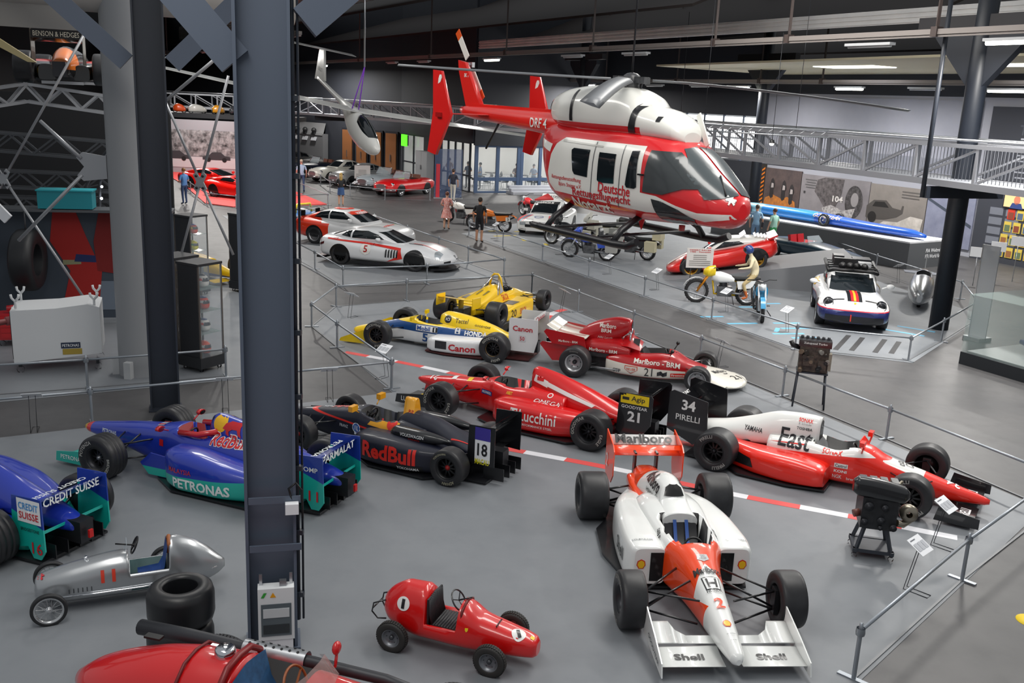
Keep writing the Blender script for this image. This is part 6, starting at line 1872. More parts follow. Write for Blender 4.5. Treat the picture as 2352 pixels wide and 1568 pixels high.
# silver-white race coupe numbered 5
SW = 'dfe1e4'
loc, rz, W = placed((-5.96, 32.07), (-3.3, 31.31), 'R', .86)
c = road('race_coupe', 'silver white race coupe with red side flash and number 5 disc', 'race car', loc, rz,
         [(-.85, .7, .3, .6, .86, 4, 4), (-.7, .86, .25, .58, .95, 3.5, 4), (0, .95, .2, .56, .97, 3, 4.5), (.9, .92, .16, .5, .88, 3, 5), (1.9, .92, .16, .48, .86, 2.8, 5), (2.75, .96, .16, .48, .84, 2.6, 5), (3.3, .9, .18, .42, .72, 2.4, 4), (3.65, .66, .2, .38, .58, 2.2, 3), (3.82, .3, .26, .36, .48, 2, 2.4), (3.88, .08, .32, .37, .43, 2, 2)],
         [(-.6, .5, .7, .82, .92, 3, 3), (-.2, .66, .7, .86, 1.06, 2.8, 3), (.3, .7, .7, .9, 1.2, 2.8, 3), (.8, .7, .7, .92, 1.26, 2.8, 3), (1.3, .68, .7, .9, 1.2, 2.8, 3), (1.8, .64, .7, .84, 1.0, 2.8, 3), (2.2, .56, .7, .8, .86, 3, 3)],
         2.72, .335, .82, .26, 'multi', DRIM, gloss(SW),
         [[(-.05, .98), (.12, 1.12), (.3, 1.15), (.3, .94)], [(.36, .93), (.38, 1.16), (.9, 1.18), (1.3, 1.08), (1.52, .94)]],
         (2.0, [(-.6, .86), (.6, .86), (.5, 1.16), (-.5, 1.16)]), (-.5, [(-.5, .95), (.5, .95), (.42, 1.1), (-.42, 1.1)]))
for sg in (1, -1):
 S = 'L' if sg > 0 else 'R'
 k = -1 if S == 'L' else 1
 def P2(pts):
  q = [(k * x, z) for x, z in pts]
  return poly(q if k > 0 else q[::-1])
 c.mark(P2([(-.5, .84), (-.5, .88), (1.2, .8), (2.2, .73), (2.3, .4), (1.7, .25), (2.1, .45), (2.1, .66), (1.2, .75)]), 'd8281c', (0, sg * .95, 0), S, 'body', 'stripe', off=.014)
 c.mark(disc2(.19), 'eceae4', (.95, sg * .95, .62), S, 'body', off=.012)
 c.text('5', .14, .22, 'b02020', (.95, sg * .95, .62), S, 'body', bold=.02, off=.02)
 for i in range(5):
  c.mark(P2([(1.66 + i * .1, .4), (1.71 + i * .1, .4), (1.73 + i * .1, .66), (1.68 + i * .1, .66)]), '1b1c20', (0, sg * .95, 0), S, 'body', 'gill', off=.016)
 c.add('mirror', B().ball((1.38, sg * .86, .95), .09, 8, 0, (1, 1.2, .8)), gloss(SW))
 c.mark(poly([(-.2, -.1), (.18, -.12), (.22, .06), (0, .12), (-.18, .06)]), mat('b8c0c6', .15, .4, .5), (3.45, sg * .62, .62), 'F', 'body', 'headlamp', off=.012)
 c.mark(P2([(-.82, .66), (-.6, .76), (-.6, .68), (-.8, .6)]), '4a1216', (0, sg * .9, 0), S, 'body', 'tail_lamp', off=.012)
 c.mark(rect2(.05, .9), 'd8281c', (2.9, sg * .35, .9), 'F', 'body', 'stripe', rot=sg * .12, off=.012)
 for i in range(7):
  c.mark(rect2(.03, .14), '2a2b2e', (2.35 + i * .07, sg * .38, .9), 'F', 'body', 'vent', off=.014, rot=.6 * sg)
 c.text('FCZ', .18, .07, 'b02020', (-.2, sg * .9, .86), S, 'body', off=.016)
 c.mark(poly([(-.14, -.05), (.14, -.03), (.14, .05), (-.14, .03)]), '1b1c20', (3.7, sg * .5, .34), 'front', 'body', 'air_intake', off=.012)
c.text('O', .12, .12, '22242a', (3.83, -.0, .46), 'front', 'body', off=.02)
c.add('front_splitter', B().prism([(3.3, -.92, .1), (3.75, -.66, .1), (3.95, -.2, .1), (3.95, .2, .1), (3.75, .66, .1), (3.3, .92, .1)], (0, 0, .03)), CARBON)
c.add('rear_splitter', B().box((-.8, 0, .2), (.3, 1.5, .08)), CARBON)
c.add('side_skirt', B().box((1.4, -.92, .15), (1.9, .08, .1)), CARBON)
# white and orange-red touring car behind it
OW = 'e23a1c'
c = road('race_coupe', 'white and orange red touring car with round orange roof mark', 'race car', (-7.4, 37.2), radians(-22),
         [(-1.0, .75, .3, .62, .92, 4, 4), (-.8, .9, .22, .6, 1.0, 3.6, 4), (0, .97, .16, .58, 1.0, 3, 5), (1.2, .93, .14, .52, .92, 3, 5), (2.72, .97, .14, .5, .88, 2.8, 5), (3.3, .9, .16, .46, .8, 2.6, 4), (3.55, .6, .2, .42, .66, 2.4, 3), (3.62, .3, .28, .4, .56, 2, 2.4)],
         [(-.6, .55, .8, .92, 1.02, 3, 3), (-.1, .7, .8, .96, 1.22, 2.8, 3), (.6, .72, .8, 1.0, 1.36, 2.8, 3), (1.2, .7, .8, 1.0, 1.34, 2.8, 3), (1.7, .66, .8, .94, 1.14, 2.8, 3), (2.1, .58, .8, .88, .95, 3, 3)],
         2.72, .34, .84, .28, 'many', mat('b9bbbf', .3, .7), paint('e4e5e6', [(OW, [(-1, 0, -.8, .95), (0, 1, 0, -.3, 1)]), (OW, [(-1, 0, 0, .62), (0, 0, -1, .82), (0, 1, 0, -.3, 1)])]),
         [[(-.15, 1.02), (.05, 1.2), (.5, 1.28), (.5, 1.0)], [(.56, 1.0), (.56, 1.28), (1.1, 1.26), (1.55, 1.02)]],
         (2.0, [(-.62, .96), (.62, .96), (.54, 1.28), (-.54, 1.28)]), (-.5, [(-.5, 1.04), (.5, 1.04), (.44, 1.24), (-.44, 1.24)]))
c.mark(ring2(.2, .38), OW, (.75, 0, 1.4), 'F', 'cab', 'roof_mark', off=.014)
c.mark(poly([(-.56, 1.2), (.56, 1.2), (.53, 1.3), (-.53, 1.3)]), OW, (2.0, 0, 0), 'front', 'cab', 'sun_strip', off=.02)
c.text('vodafone', .7, .09, 'f2f2f2', (2.0, 0, 1.245), 'front', 'cab', off=.03, bold=.02)
c.text('vodafone', .8, .16, OW, (2.8, -.2, .95), 'F', 'body', off=.014, bold=.02)
c.add('rear_wing', foil(B(), -.8, .8, -.7, 1.2, .3, .06, .1, .04, 8), CARBON)
for sg in (1, -1):
 c.add('wing_post', B().box((-.8, sg * .5, 1.06), (.2, .03, .3)), CARBON)
 c.add('mirror', B().ball((1.55, sg * .9, 1.02), .09, 8, 0, (1, 1.2, .8)), gloss('e4e5e6'))
# dark racing prototype tail behind the column, part seen
c = Car('race_prototype', 'dark racing prototype with chequered wing and yellow trim behind the touring car', 'race car', (-10.0, 41.2), radians(-30))
c.add('body', hull([(-.8, .7, .2, .4, .7, 4, 4), (0, .95, .1, .42, .74, 3, 5), (1.5, .95, .1, .4, .66, 3, 5), (2.8, .95, .1, .38, .66, 2.8, 5), (3.6, .7, .12, .3, .45, 2.4, 3), (3.8, .3, .16, .26, .34, 2, 2)], 30, 28), paint('1a2236', [('3a6fb0', [(0, 0, 1, -.6), (1, 0, 0, -.2)]), ('e8c81a', [(1, 0, 0, -2.6), (0, 0, 1, -.45)])]), 'body')
c.add('rear_wing', foil(B(), -.9, .9, -.5, 1.0, .4, .06, .1, .04, 8), mat('c9cbd0', .5))
for sg in (1, -1):
 c.add('wing_endplate', B().box((-.7, sg * .9, .9), (.5, .03, .3)), BLACK)
 for x in (0, 2.7):
  c.wheel(x, sg * .8, .33, .28, .2, 'multi', DRIM)
c.add('wing_post', B().box((-.6, 0, .84), (.1, .4, .3)), BLACK)
c.add('roll_hoop', B().tube([(1.0, -.5, .65), (1.0, -.4, 1.0), (1.0, .4, 1.0), (1.0, .5, .65)], .05, 8), gloss('e8c81a'))
# white rally car with stripes
c = road('rally_car', 'white boxy rally car with red, teal and blue bonnet stripes', 'rally car', (1.75, 44.4), radians(-108),
         [(-.75, .75, .3, .6, .86, 5, 4), (-.6, .86, .22, .6, .94, 4.5, 5), (0, .93, .18, .58, .94, 4, 5), (1.2, .9, .16, .52, .86, 4, 5), (2.44, .94, .16, .5, .78, 4, 5), (3.0, .88, .18, .45, .68, 4, 5), (3.2, .78, .2, .42, .6, 5, 5)],
         [(-.5, .6, .8, .9, 1.05, 4, 3), (.2, .68, .8, 1.0, 1.34, 4, 3), (1.0, .68, .8, 1.0, 1.38, 4, 3), (1.4, .66, .8, .98, 1.3, 4, 3), (2.0, .62, .7, .82, .88, 4, 3)],
         2.44, .31, .8, .24, 'six', mat('c8cacc', .35, .5), gloss('e6e7e6'),
         [[(.1, .98), (.3, 1.26), (.9, 1.28), (1.3, 1.22), (1.7, .95)]], (2.0, [(-.58, .86), (.58, .86), (.52, 1.28), (-.52, 1.28)]))
for sg in (1, -1):
 for i, col in enumerate(('d8303a', '26a0a8', '22407a', 'd8303a')):
  c.mark(rect2(.05 if i else .2, .95), col, (2.72, sg * (.78 - i * .07 - (.08 if i else 0)), .9), 'F', 'body', 'stripe', rot=sg * .22, off=.012)
 c.mark(rect2(.26, .12), mat('aeb6bc', .2, .3, .5), (3.22, sg * .56, .5), 'front', 'body', 'headlamp', off=.012)
 c.mark(rect2(.3, .07), 'f2f2f0', (3.22, sg * .55, .27), 'front', 'body', off=.012)
 c.text('PIRELLI', .27, .05, '16171a', (3.22, sg * .55, .27), 'front', 'body', off=.018, bold=.02)
 c.add('mirror', B().box((1.7, sg * .92, .95), (.12, .16, .1)), gloss('e6e7e6'))
 c.add('seat_belt', B().box((1.1, sg * .3, 1.05), (.04, .06, .3)), mat('2a5ab0', .6))
c.mark(rect2(.9, .12), '16171a', (3.22, 0, .42), 'front', 'body', 'grille', off=.012)
c.mark(rect2(.5, .1), '16171a', (3.22, 0, .55), 'front', 'body', 'grille', off=.012)
c.mark(ring2(.17, .2), '26468c', (2.62, 0, .9), 'F', 'body', off=.012)
c.text('nsuki', .26, .09, '26468c', (2.62, 0, .9), 'F', 'body', off=.014, rot=0)
c.text('MARTINI', .32, .05, '16171a', (3.0, -.3, .9), 'F', 'body', off=.014)
c.mark(poly([(-.56, 1.24), (.56, 1.24), (.53, 1.33), (-.53, 1.33)]), '16171a', (2.0, 0, 0), 'front', 'cab', 'sun_strip', off=.02)
c.text('LANCIA M', .6, .06, 'f2f2f0', (2.0, 0, 1.285), 'front', 'cab', off=.028)
c.add('roof_scoop', B().prism([(.8, -.5, 1.38), (.8, .5, 1.38), (.5, .5, 1.6), (.5, -.5, 1.6)], (-.04, 0, 0)), gloss('e6e7e6'))
c.text('MARTINI', .7, .12, '16171a', (.68, 0, 1.49), ((0, 1, 0), (-.8, 0, .6)), None, off=.03, bold=.03)
# red wedge rally car on its ramp
c = road('rally_car', 'low red wedge rally car with white roof and gold wheels', 'rally car', (8.34, 32.75), radians(170),
         [(-.7, .72, .4, .66, .88, 5, 4), (-.5, .88, .28, .62, .92, 4, 4), (0, .95, .2, .58, .9, 3.4, 5), (.9, .86, .16, .5, .78, 3.4, 5), (2.2, .93, .16, .46, .74, 2.8, 5), (2.7, .86, .18, .4, .58, 2.8, 4), (3.0, .6, .22, .34, .44, 2.8, 3), (3.06, .4, .26, .33, .4, 2.4, 2.4)],
         [(-.4, .55, .7, .8, .95, 3, 3), (.2, .62, .7, .86, 1.06, 3, 3), (.8, .64, .7, .88, 1.12, 3, 3), (1.2, .6, .7, .84, 1.02, 3, 3), (1.75, .5, .65, .74, .8, 3, 3)],
         2.2, .34, .8, .26, 'five', mat('a8802e', .35, .6), gloss('d81a14'),
         [[(.35, .88), (.5, .98), (1.0, 1.02), (1.35, .82)]], (1.7, [(-.5, .78), (.5, .78), (.46, 1.04), (-.46, 1.04)]), cabm=gloss('e8e8e4'))
c.root.location.z = .52
c.root.rotation_euler = (0, radians(12), radians(170))
for i in range(5):
 c.add('louvre', B().box((-.05 - i * .11, 0, 1.06 - i * .03), (.08, 1.0, .02), ry=.3), gloss('e8e8e4'))
c.add('roof_spoiler', B().box((.35, 0, 1.14), (.22, 1.1, .03), ry=.5), gloss('e8e8e4'))
c.add('rear_spoiler', B().box((-.62, 0, .98), (.3, 1.6, .05), ry=.25), gloss('d81a14'))
c.mark(rect2(.34, 1.0), 'ecebe6', (2.5, 0, .9), 'F', 'body', 'stripe', off=.012)
for sg in (1, -1):
 c.add('mirror', B().box((1.5, sg * .78, .9), (.1, .14, .09)), gloss('d81a14'))
# white and blue rally sports car with roof rack
c = road('sports_car', 'white and dark blue sports car with roof rack and red bonnet stripe', 'car', (9.95, 28.3), radians(-104),
         [(-.95, .7, .35, .6, .84, 4, 4), (-.8, .9, .28, .6, .94, 3.4, 4), (0, .97, .24, .6, .98, 2.8, 5), (1.0, .9, .22, .56, .92, 2.8, 5), (1.7, .9, .22, .56, .92, 2.8, 5), (2.45, .96, .22, .56, .92, 2.4, 5), (3.0, .92, .22, .54, .82, 2.4, 5), (3.3, .78, .24, .5, .7, 2.6, 4), (3.42, .5, .28, .46, .6, 3, 3)],
         [(-.7, .5, .8, .9, .98, 3, 3), (-.2, .64, .8, .96, 1.16, 3, 3), (.5, .7, .8, 1.0, 1.34, 3, 3), (1.0, .7, .8, 1.02, 1.38, 3, 3), (1.4, .68, .8, 1.0, 1.28, 3, 3), (2.05, .62, .8, .88, .93, 3, 3)],
         2.45, .34, .82, .26, 'multi', mat('d4d6d8', .3, .4), paint('e8e9ea', [('1c2560', [(0, 0, -1, .6)]), ('c8202c', [(0, 0, -1, .625), (0, 0, 1, -.6)])]),
         [[(.0, 1.0), (.2, 1.16), (.7, 1.26), (1.2, 1.22), (1.62, .98)]], (2.1, [(-.62, .92), (.62, .92), (.55, 1.3), (-.55, 1.3)]), rr=.26)
for sg in (1, -1):
 c.add('headlamp', B().ball((3.02, sg * .68, .74), .14, 8, 0, (1, 1, 1)), mat('15171b', .1, 0, .8))
 c.mark(ring2(.1, .125), CHROME, (3.2, sg * .68, .74), 'front', None, 'headlamp_rim')
 c.add('mirror', B().tube([(1.6, sg * .82, .98), (1.58, sg * .98, 1.04)], .02, 6).ball((1.58, sg * 1.04, 1.05), .1, 8, 0, (.6, 1.1, .7)), gloss('e8e9ea'))
 c.mark(rect2(.06, .3), '1b1c20', (2.95, sg * .42, .9), 'F', 'body', 'vent', off=.012, rot=1.57)
 c.mark(poly([(-.4, -.16), (.5, -.16), (.5, -.04), (-.2, .0)]), 'd8b030', (-.1, sg * .95, .9), 'L' if sg > 0 else 'R', 'body', 'stripe', off=.012)
for w, col in ((.38, '16181e'), (.2, 'd8202a'), (.06, 'd8b030')):
 c.mark(rect2(w, 1.0), col, (2.55, 0, 1.0), 'F', 'body', 'stripe', off=.02 - w * .03)
c.mark(poly([(-.03, .04), (.03, .04), (.03, -.02), (0, -.045), (-.03, -.02)]), 'd8b030', (3.16, 0, .8), 'F', 'body', 'emblem', off=.014)
c.mark(rect2(1.5, .22), '12131a', (3.42, 0, .36), 'front', 'body', 'lower_grille', off=.012)
c.add('tow_loop', B().box((3.44, -.1, .42), (.03, .03, .18)), gloss('d03020'))
for sg in (1, -1):
 c.add('rack_rail', B().tube([(1.5, sg * .66, 1.36), (1.6, sg * .5, 1.42), (1.62, 0, 1.43)], .05, 10).tube([(1.5, sg * .66, 1.36), (-.1, sg * .68, 1.46)], .05, 10), BLACK)
for i, (x, w) in enumerate(((-.1, 1.3), (.35, 1.3), (.8, 1.3), (1.2, 1.3))):
 c.add('rack_bar', B().box((x, 0, 1.44), (.06, w, .04)), BLACK)
for x, y, s, mm in ((.3, -.35, (.5, .3, .22), BLACK), (.3, .3, (.6, .5, .16), GUN), (.85, -.2, (.2, .6, .2), BLACK), (.85, .35, (.3, .35, .12), mat('b8babd', .4, .5))):
 c.add('rack_load', B().box((x, y, 1.46 + s[2] / 2), s), mm)
for i in range(4):
 c.add('rack_lamp', B().lathe([(.1, -.06), (.1, .02), (.001, .04)], (1.45, -.3 + i * .2, 1.52), 'X', 14), BLACK)
# dark blue open boat-tail car with red seats
c = Car('open_racer', 'low dark blue open racer with red seats behind the red wedge car', 'race car', (10.9, 38.7), radians(-50))
vf, ins = cockpit(.5, 1.3, .45, .4)
c.add('body', hull([(-.9, .4, .3, .5, .7, 2.4, 3), (0, .7, .2, .5, .8, 2.6, 4), (1.3, .72, .18, .48, .78, 2.8, 4), (2.4, .6, .18, .45, .66, 2.6, 4), (3.3, .35, .22, .4, .52, 2.4, 3), (3.6, .1, .3, .38, .44, 2, 2)], 36, 32, vf, lambda p: 1 if ins(p.x, p.y, .02) and p.z < .7 and p.z > .3 else 0, extra=(.49, .51, 1.29, 1.31)), [gloss('14303e'), mat('b01820', .6)], 'body')
for sg in (1, -1):
 c.add('seat', B().box((.52, sg * .25, .72), (.12, .4, .5), ry=-.2), mat('b81c24', .5))
 for x in (0, 2.5):
  c.wheel(x, sg * .72, .3, .2, .19, 'wire', CHROME)
c.add('windscreen', B().prism([(1.4, -.5, .76), (1.4, .5, .76), (1.25, .4, 1.0), (1.25, -.4, 1.0)], (.02, 0, 0)), mat('c8d4dc', .05, alpha=.35, key='screen'))
# ------------------------------------------------------------------ the red sports cars on the red carpet
for lb, lp, h in (('bright red mid-engined sports car on the red carpet, nearer the railing', (-15.6, 51.3), -30), ('older red flat sports car on the red carpet by the crowd photograph', (-18.4, 55.4), -20)):
 c = road('sports_car', lb, 'car', lp, radians(h),
             [(-.9, .8, .3, .55, .85, 4, 4), (-.6, .95, .22, .55, .92, 3, 4), (0, 1.0, .2, .55, .92, 3, 5), (1.2, .95, .16, .5, .82, 3, 5), (2.5, .97, .16, .46, .76, 2.6, 5), (3.1, .85, .18, .4, .6, 2.4, 4), (3.4, .4, .25, .35, .45, 2, 2.4)],
             [(-.6, .55, .7, .84, .95, 3, 3), (.1, .68, .7, .88, 1.12, 3, 3), (.8, .7, .7, .9, 1.18, 3, 3), (1.3, .66, .7, .86, 1.06, 3, 3), (2.1, .55, .65, .76, .82, 3, 3)],
             2.55, .34, .86, .25, 'five', mat('b9bbbf', .3, .7), gloss('e0140c'),
             [[(.2, .92), (.4, 1.06), (.9, 1.1), (1.2, 1.02), (1.5, .88)]], (2.0, [(-.6, .82), (.6, .82), (.52, 1.1), (-.52, 1.1)]))
 for sg in (1, -1):
  c.add('mirror', B().ball((1.6, sg * .95, .92), .09, 6), gloss('e0140c'))
# ------------------------------------------------------------------ classic cars in front of the cafe
def classic(lb, lp, h, col, cab, extra=None, name='classic_car', lamps=True):
 B0 = [(-1.1, .6, .35, .6, .78, 3, 3), (-.7, .78, .25, .58, .92, 2.6, 4), (0, .86, .22, .58, .96, 2.6, 5), (1.4, .84, .22, .56, .95, 2.6, 5), (2.6, .84, .22, .56, .96, 2.4, 5), (3.2, .72, .25, .54, .86, 2.4, 4), (3.45, .45, .35, .52, .7, 2.2, 2.6)]
 C0 = [(-.5, .5, .8, .9, .98, 3, 3), (.1, .62, .8, .98, 1.26, 3, 3), (.7, .66, .8, 1.0, 1.4, 3, 3), (1.2, .64, .8, 1.0, 1.36, 3, 3), (1.9, .56, .8, .9, .96, 3, 3)]
 c = road(name, lb, 'car', lp, radians(h), B0, C0 if cab else None, 2.6, .33, .74, .18, 'dish', CHROME, gloss(col),
             [[(.0, 1.0), (.2, 1.2), (.65, 1.3), (.65, 1.0)], [(.72, 1.0), (.72, 1.3), (1.1, 1.28), (1.5, 1.0)]] if cab else (), (1.9, [(-.55, .98), (.55, .98), (.48, 1.3), (-.48, 1.3)]) if cab else None, lights=(3.2, .58, .68, .11) if lamps else None)
 c.add('bumper', B().tube([(3.2, -.85, .38), (3.5, -.5, .38), (3.55, 0, .38), (3.5, .5, .38), (3.2, .85, .38)], .05, 8), CHROME)
 c.mark(poly([(-.3, -.14), (.3, -.14), (.36, .06), (.2, .14), (-.2, .14), (-.36, .06)]), mat('8d9094', .3, .7), (3.45, 0, .56), 'front', 'body', 'grille', off=.014)
 if not cab:
  c.mark(poly([(-.5, -.5), (.5, -.5), (.5, .4), (-.5, .4)]), '1c1512', (.7, 0, 1.1), 'F', 'body', 'cockpit', off=.01)
  for y in (-.3, .3):
   c.add('seat', B().box((.4, y, .98), (.16, .46, .34), ry=-.2), mat('6a3a28', .6))
  c.add('windscreen', B().prism([(1.55, -.58, .95), (1.55, .58, .95), (1.32, .5, 1.32), (1.32, -.5, 1.32)], (.02, 0, 0)), mat('c8d4dc', .05, alpha=.3, key='screen'))
  c.add('screen_frame', B().tube([(1.56, -.6, .95), (1.33, -.52, 1.33), (1.33, .52, 1.33), (1.56, .6, .95)], .02, 6), CHROME)
 return c
classic('grey two-door classic coupe behind the dark blue cabriolet', (-15.8, 71.6), -150, '6a6c6e', True)
classic('dark blue classic cabriolet with chrome grille', (-13.0, 67.4), -137, '131c30', False)
classic('cream white classic grand tourer beside the notice board', (-11.0, 64.4), -132, 'd8d8d0', True)
classic('grey classic saloon with large chrome grille', (-9.3, 62.2), -130, '8d9092', True)
classic('pale silver blue classic roadster behind the red roadster', (-7.5, 60.5), -124, 'a8b4bc', False)
c = classic('bright red rounded classic roadster with tan seats', (-6.2, 57.9), -119, 'd8141a', False, name='classic_roadster')
c = Car('toy_car', 'small black and white vintage pedal car beside the red roadster', 'pedal car', (-3.7, 56.6), radians(-160))
c.add('body', hull([(-.3, .15, .15, .25, .36, 2.4, 3), (0, .22, .12, .26, .42, 2.4, 3), (.8, .2, .12, .26, .44, 2.4, 3), (1.1, .14, .14, .24, .36, 2.2, 3)], 16, 20), gloss('14161c'), 'body')
for sg in (1, -1):
 c.add('fender', B().tube([(1.15, sg * .3, .2), (.95, sg * .32, .36), (.6, sg * .3, .2), (.3, sg * .3, .16)], .06, 8), gloss('14161c'))
 c.add('headlamp', B().ball((1.05, sg * .2, .42), .06, 6), CHROME)
 for x in (0, .9):
  c.wheel(x, sg * .3, .16, .07, .1, 'dish', CHROME)
c.add('bumper', B().tube([(1.25, -.3, .2), (1.3, 0, .2), (1.25, .3, .2)], .03, 6), CHROME)
# ------------------------------------------------------------------ motorcycles
def moto(label, loc, rz, col, col2, wb=1.45, rf=.34, rr=.32, fork='c8ccd0', lean=.0, luggage=None, steer=0.0, group=None, name='motorcycle', scale=None, plate=None):
 c = Car(name, label, 'motorcycle', loc, rz, group=group, scale=scale)
 c.root.rotation_euler = (lean, 0, rz)
 spoke = mat('b8babd', .3, .8)
 knob = mat('1c1c1e', .7)
 for x, r, w in ((wb, rf, .1), (0, rr, .13)):
  o = part('wheel', tyre_mesh(r, w, r * .74, 0, knob, 26), c.root, (x, 0, r))
  part('rim', rim_mesh(r * .74, w, 1, 'wire', spoke, spoke), o)
 hx, hz = wb - .42, 1.0
 for sg in (1, -1):
  c.add('fork_leg', B().tube([(wb, sg * .09, rf), (hx + .02, sg * .09, hz)], [.03, .026], 10), mat(fork, .3, .4))
 c.add('handlebar', B().tube([(hx - .12, -.4, hz + .1), (hx - .04, -.2, hz + .12), (hx, 0, hz + .04), (hx - .04, .2, hz + .12), (hx - .12, .4, hz + .1)], .014, 8), BLACK)
 c.add('frame', B().tube([(hx, 0, hz - .08), (hx - .1, 0, .3), (.35, 0, .28), (.3, 0, .7), (hx, 0, hz - .08)], .03, 8).tube([(.3, 0, .7), (-.25, 0, .8)], .025, 8), mat(col2, .4, .2))
 for sg in (1, -1):
  c.add('swing_arm', B().tube([(.5, sg * .1, .36), (0, sg * .1, rr)], .03, 8), ALU)
 c.add('engine', B().box((.68, 0, .4), (.42, .28, .3)).lathe([(.11, 0), (.11, .28)], (.72, 0, .52), 'Z', 12), noisy('4a4b4e', '77797c', 9, .4, metal=.5))
 for i in range(5):
  c.add('cooling_fin', B().box((.72, 0, .58 + i * .045), (.27, .26, .012)), GUN)
 tank = hull([(.42, .12, .68, .76, .84, 2.4, 3), (.6, .16, .66, .78, .92, 2.4, 3), (.85, .17, .64, .8, .98, 2.4, 3), (hx + .02, .1, .72, .84, .96, 2.2, 2.6)], 12, 18)
 c.add('tank', tank, gloss(col), 'tank')
 c.add('seat', hull([(-.35, .1, .8, .84, .88, 3, 3), (0, .13, .76, .82, .87, 3, 3), (.35, .12, .74, .8, .86, 3, 3), (.5, .09, .76, .82, .88, 3, 3)], 10, 14), mat('1a1b1e', .6))
 c.add('rear_fender', B().rings([[(-.45 + i * .02, y, .74 + .0 * i) if False else (x, y, z) for y in (-.07, 0, .07)] for i, (x, z) in enumerate(((.1, .78), (-.2, .8), (-.45, .74), (-.55, .66)))], closed=False, caps=False), gloss(col))
 ff = [(wb + (rf + .06) * cos(a), (rf + .06) * sin(a)) for a in [radians(20 + i * 20) for i in range(7)]]
 c.add('front_fender', B().rings([[(x, y, rf + z) for y in (-.065, 0, .065)] for x, z in ff], closed=False, caps=False), gloss(col))
 c.add('exhaust', B().tube([(.8, -.12, .5), (.9, -.16, .3), (.5, -.18, .25), (-.1, -.2, .5), (-.4, -.18, .66)], [.022, .022, .03, .045, .045], 10), GUN)
 c.add('headlamp', B().lathe([(.001, -.05), (.09, -.04), (.1, .04), (.001, .06)], (hx + .14, 0, hz - .06), 'X', 14), mat('d8dcde', .2, .2, .5))
 for sg in (1, -1):
  c.add('side_panel', B().prism([(-.1, sg * .15, .55), (.3, sg * .17, .5), (.36, sg * .17, .74), (-.2, sg * .14, .78)], (0, .02 * sg, 0)), gloss(plate or col))
  c.add('footrest', B().tube([(.5, sg * .12, .32), (.5, sg * .26, .32)], .015, 6), GUN)
 c.add('stand', B().tube([(.45, .12, .28), (.4, .3, .0)], .013, 6), GUN)
 if luggage:
  for sg in (1, -1):
   c.add('pannier', B().box((-.25, sg * .34, .62), (.42, .22, .38)), mat(luggage, .5, .3))
  c.add('top_box', B().box((-.42, 0, 1.0), (.34, .42, .3)), mat(luggage, .5, .3))
  c.add('windshield', hull([(hx - .02, .16, 1.0, 1.1, 1.3, 2.4, 3), (hx + .1, .2, .85, 1.0, 1.22, 2.4, 3), (hx + .28, .1, .85, .95, 1.05, 2.2, 3)], 8, 14), gloss(col))
 return c
m = moto('orange enduro motorcycle with number 3 plate behind the railing', (-.55, 42.2), radians(165), 'e87a1a', 'c86a18', lean=radians(-8), plate='e87a1a')
m.mark(rect2(.2, .18), 'ecebe6', (-.2, .17, .62), 'L', None, off=.012)
m.text('3', .08, .12, '16171a', (-.2, .17, .62), 'L', None, off=.02)
moto('white and red rally motorcycle standing beside the orange enduro', (-2.0, 44.2), radians(150), 'e8e6e0', 'b02020', lean=radians(-8))
moto('red and white enduro motorcycle parked behind the white rally car', (1.0, 47.6), radians(120), 'c8242c', '303236', lean=radians(-8))
moto('blue travel enduro with grey panniers below the helicopter skid', (3.4, 35.4), radians(160), '2a52c8', '303236', luggage='a8a8a4', lean=radians(-6))
moto('black travel enduro loaded with grey cases and yellow lamp', (2.7, 38.4), radians(150), '24262a', '303236', luggage='b8b6a8', lean=radians(-6))
moto('black touring motorcycle with cream panniers and red wheel guard', (5.0, 36.0), radians(150), '1c1d20', '8a2420', luggage='c8c2a4', lean=radians(-6))
moto('white and yellow travel motorcycle with square metal case', (4.0, 39.6), radians(150), 'd8d8d0', 'c8b020', luggage='9a9c98', lean=radians(-6))
# desert racer with a dummy rider
m = moto('white and yellow desert rally motorcycle carrying a rider figure', (6.98, 28.2), radians(176), 'e4e6e6', 'e0b818', wb=1.5, rf=.36, rr=.34, fork='d88a1a', lean=0, plate='e4e6e6')
m.add('rally_fairing', hull([(1.0, .16, .85, 1.0, 1.16, 2.4, 3), (1.2, .17, .8, .98, 1.12, 2.4, 3), (1.34, .08, .86, .95, 1.02, 2.2, 3)], 8, 14), gloss('e8c818'))
m = moto('slim blue trials motorcycle beside the desert racer', (7.12, 27.1), radians(-100), '2a8ab8', '2a8ab8', wb=1.25, rf=.33, rr=.31, lean=radians(4))
# silver streamlined record motorcycle
c = Car('streamliner', 'silver streamlined record vehicle with tail fin behind the dark column', 'record vehicle', (13.35, 30.9), radians(-114), scale=1.2)
vf, ins = cockpit(.55, 1.05, .17, .4)
c.add('shell', hull([(2.35, .06, .24, .32, .42, 2, 2), (2.2, .16, .16, .34, .54, 2, 2), (1.7, .28, .1, .38, .7, 2, 2.2), (1.1, .32, .1, .4, .78, 2, 2.4), (.5, .3, .1, .42, .82, 2, 2.4), (-.2, .22, .16, .44, .74, 2, 2.2), (-.8, .1, .3, .46, .6, 2, 2), (-1.0, .03, .42, .47, .52, 2, 2)], 40, 30, vf, lambda p: 1 if ins(p.x, p.y, .02) and .3 < p.z < .7 else 0, extra=(.54, .56, 1.04, 1.06)), [mat('b0b3b6', .28, .75, .3), BLACK], 'shell')
c.add('tail_fin', B().prism([(-.4, -.012, .62), (-.85, -.012, 1.05), (-1.05, -.012, 1.05), (-.95, -.012, .5)], (0, .024, 0)), mat('b0b3b6', .28, .75, .3))
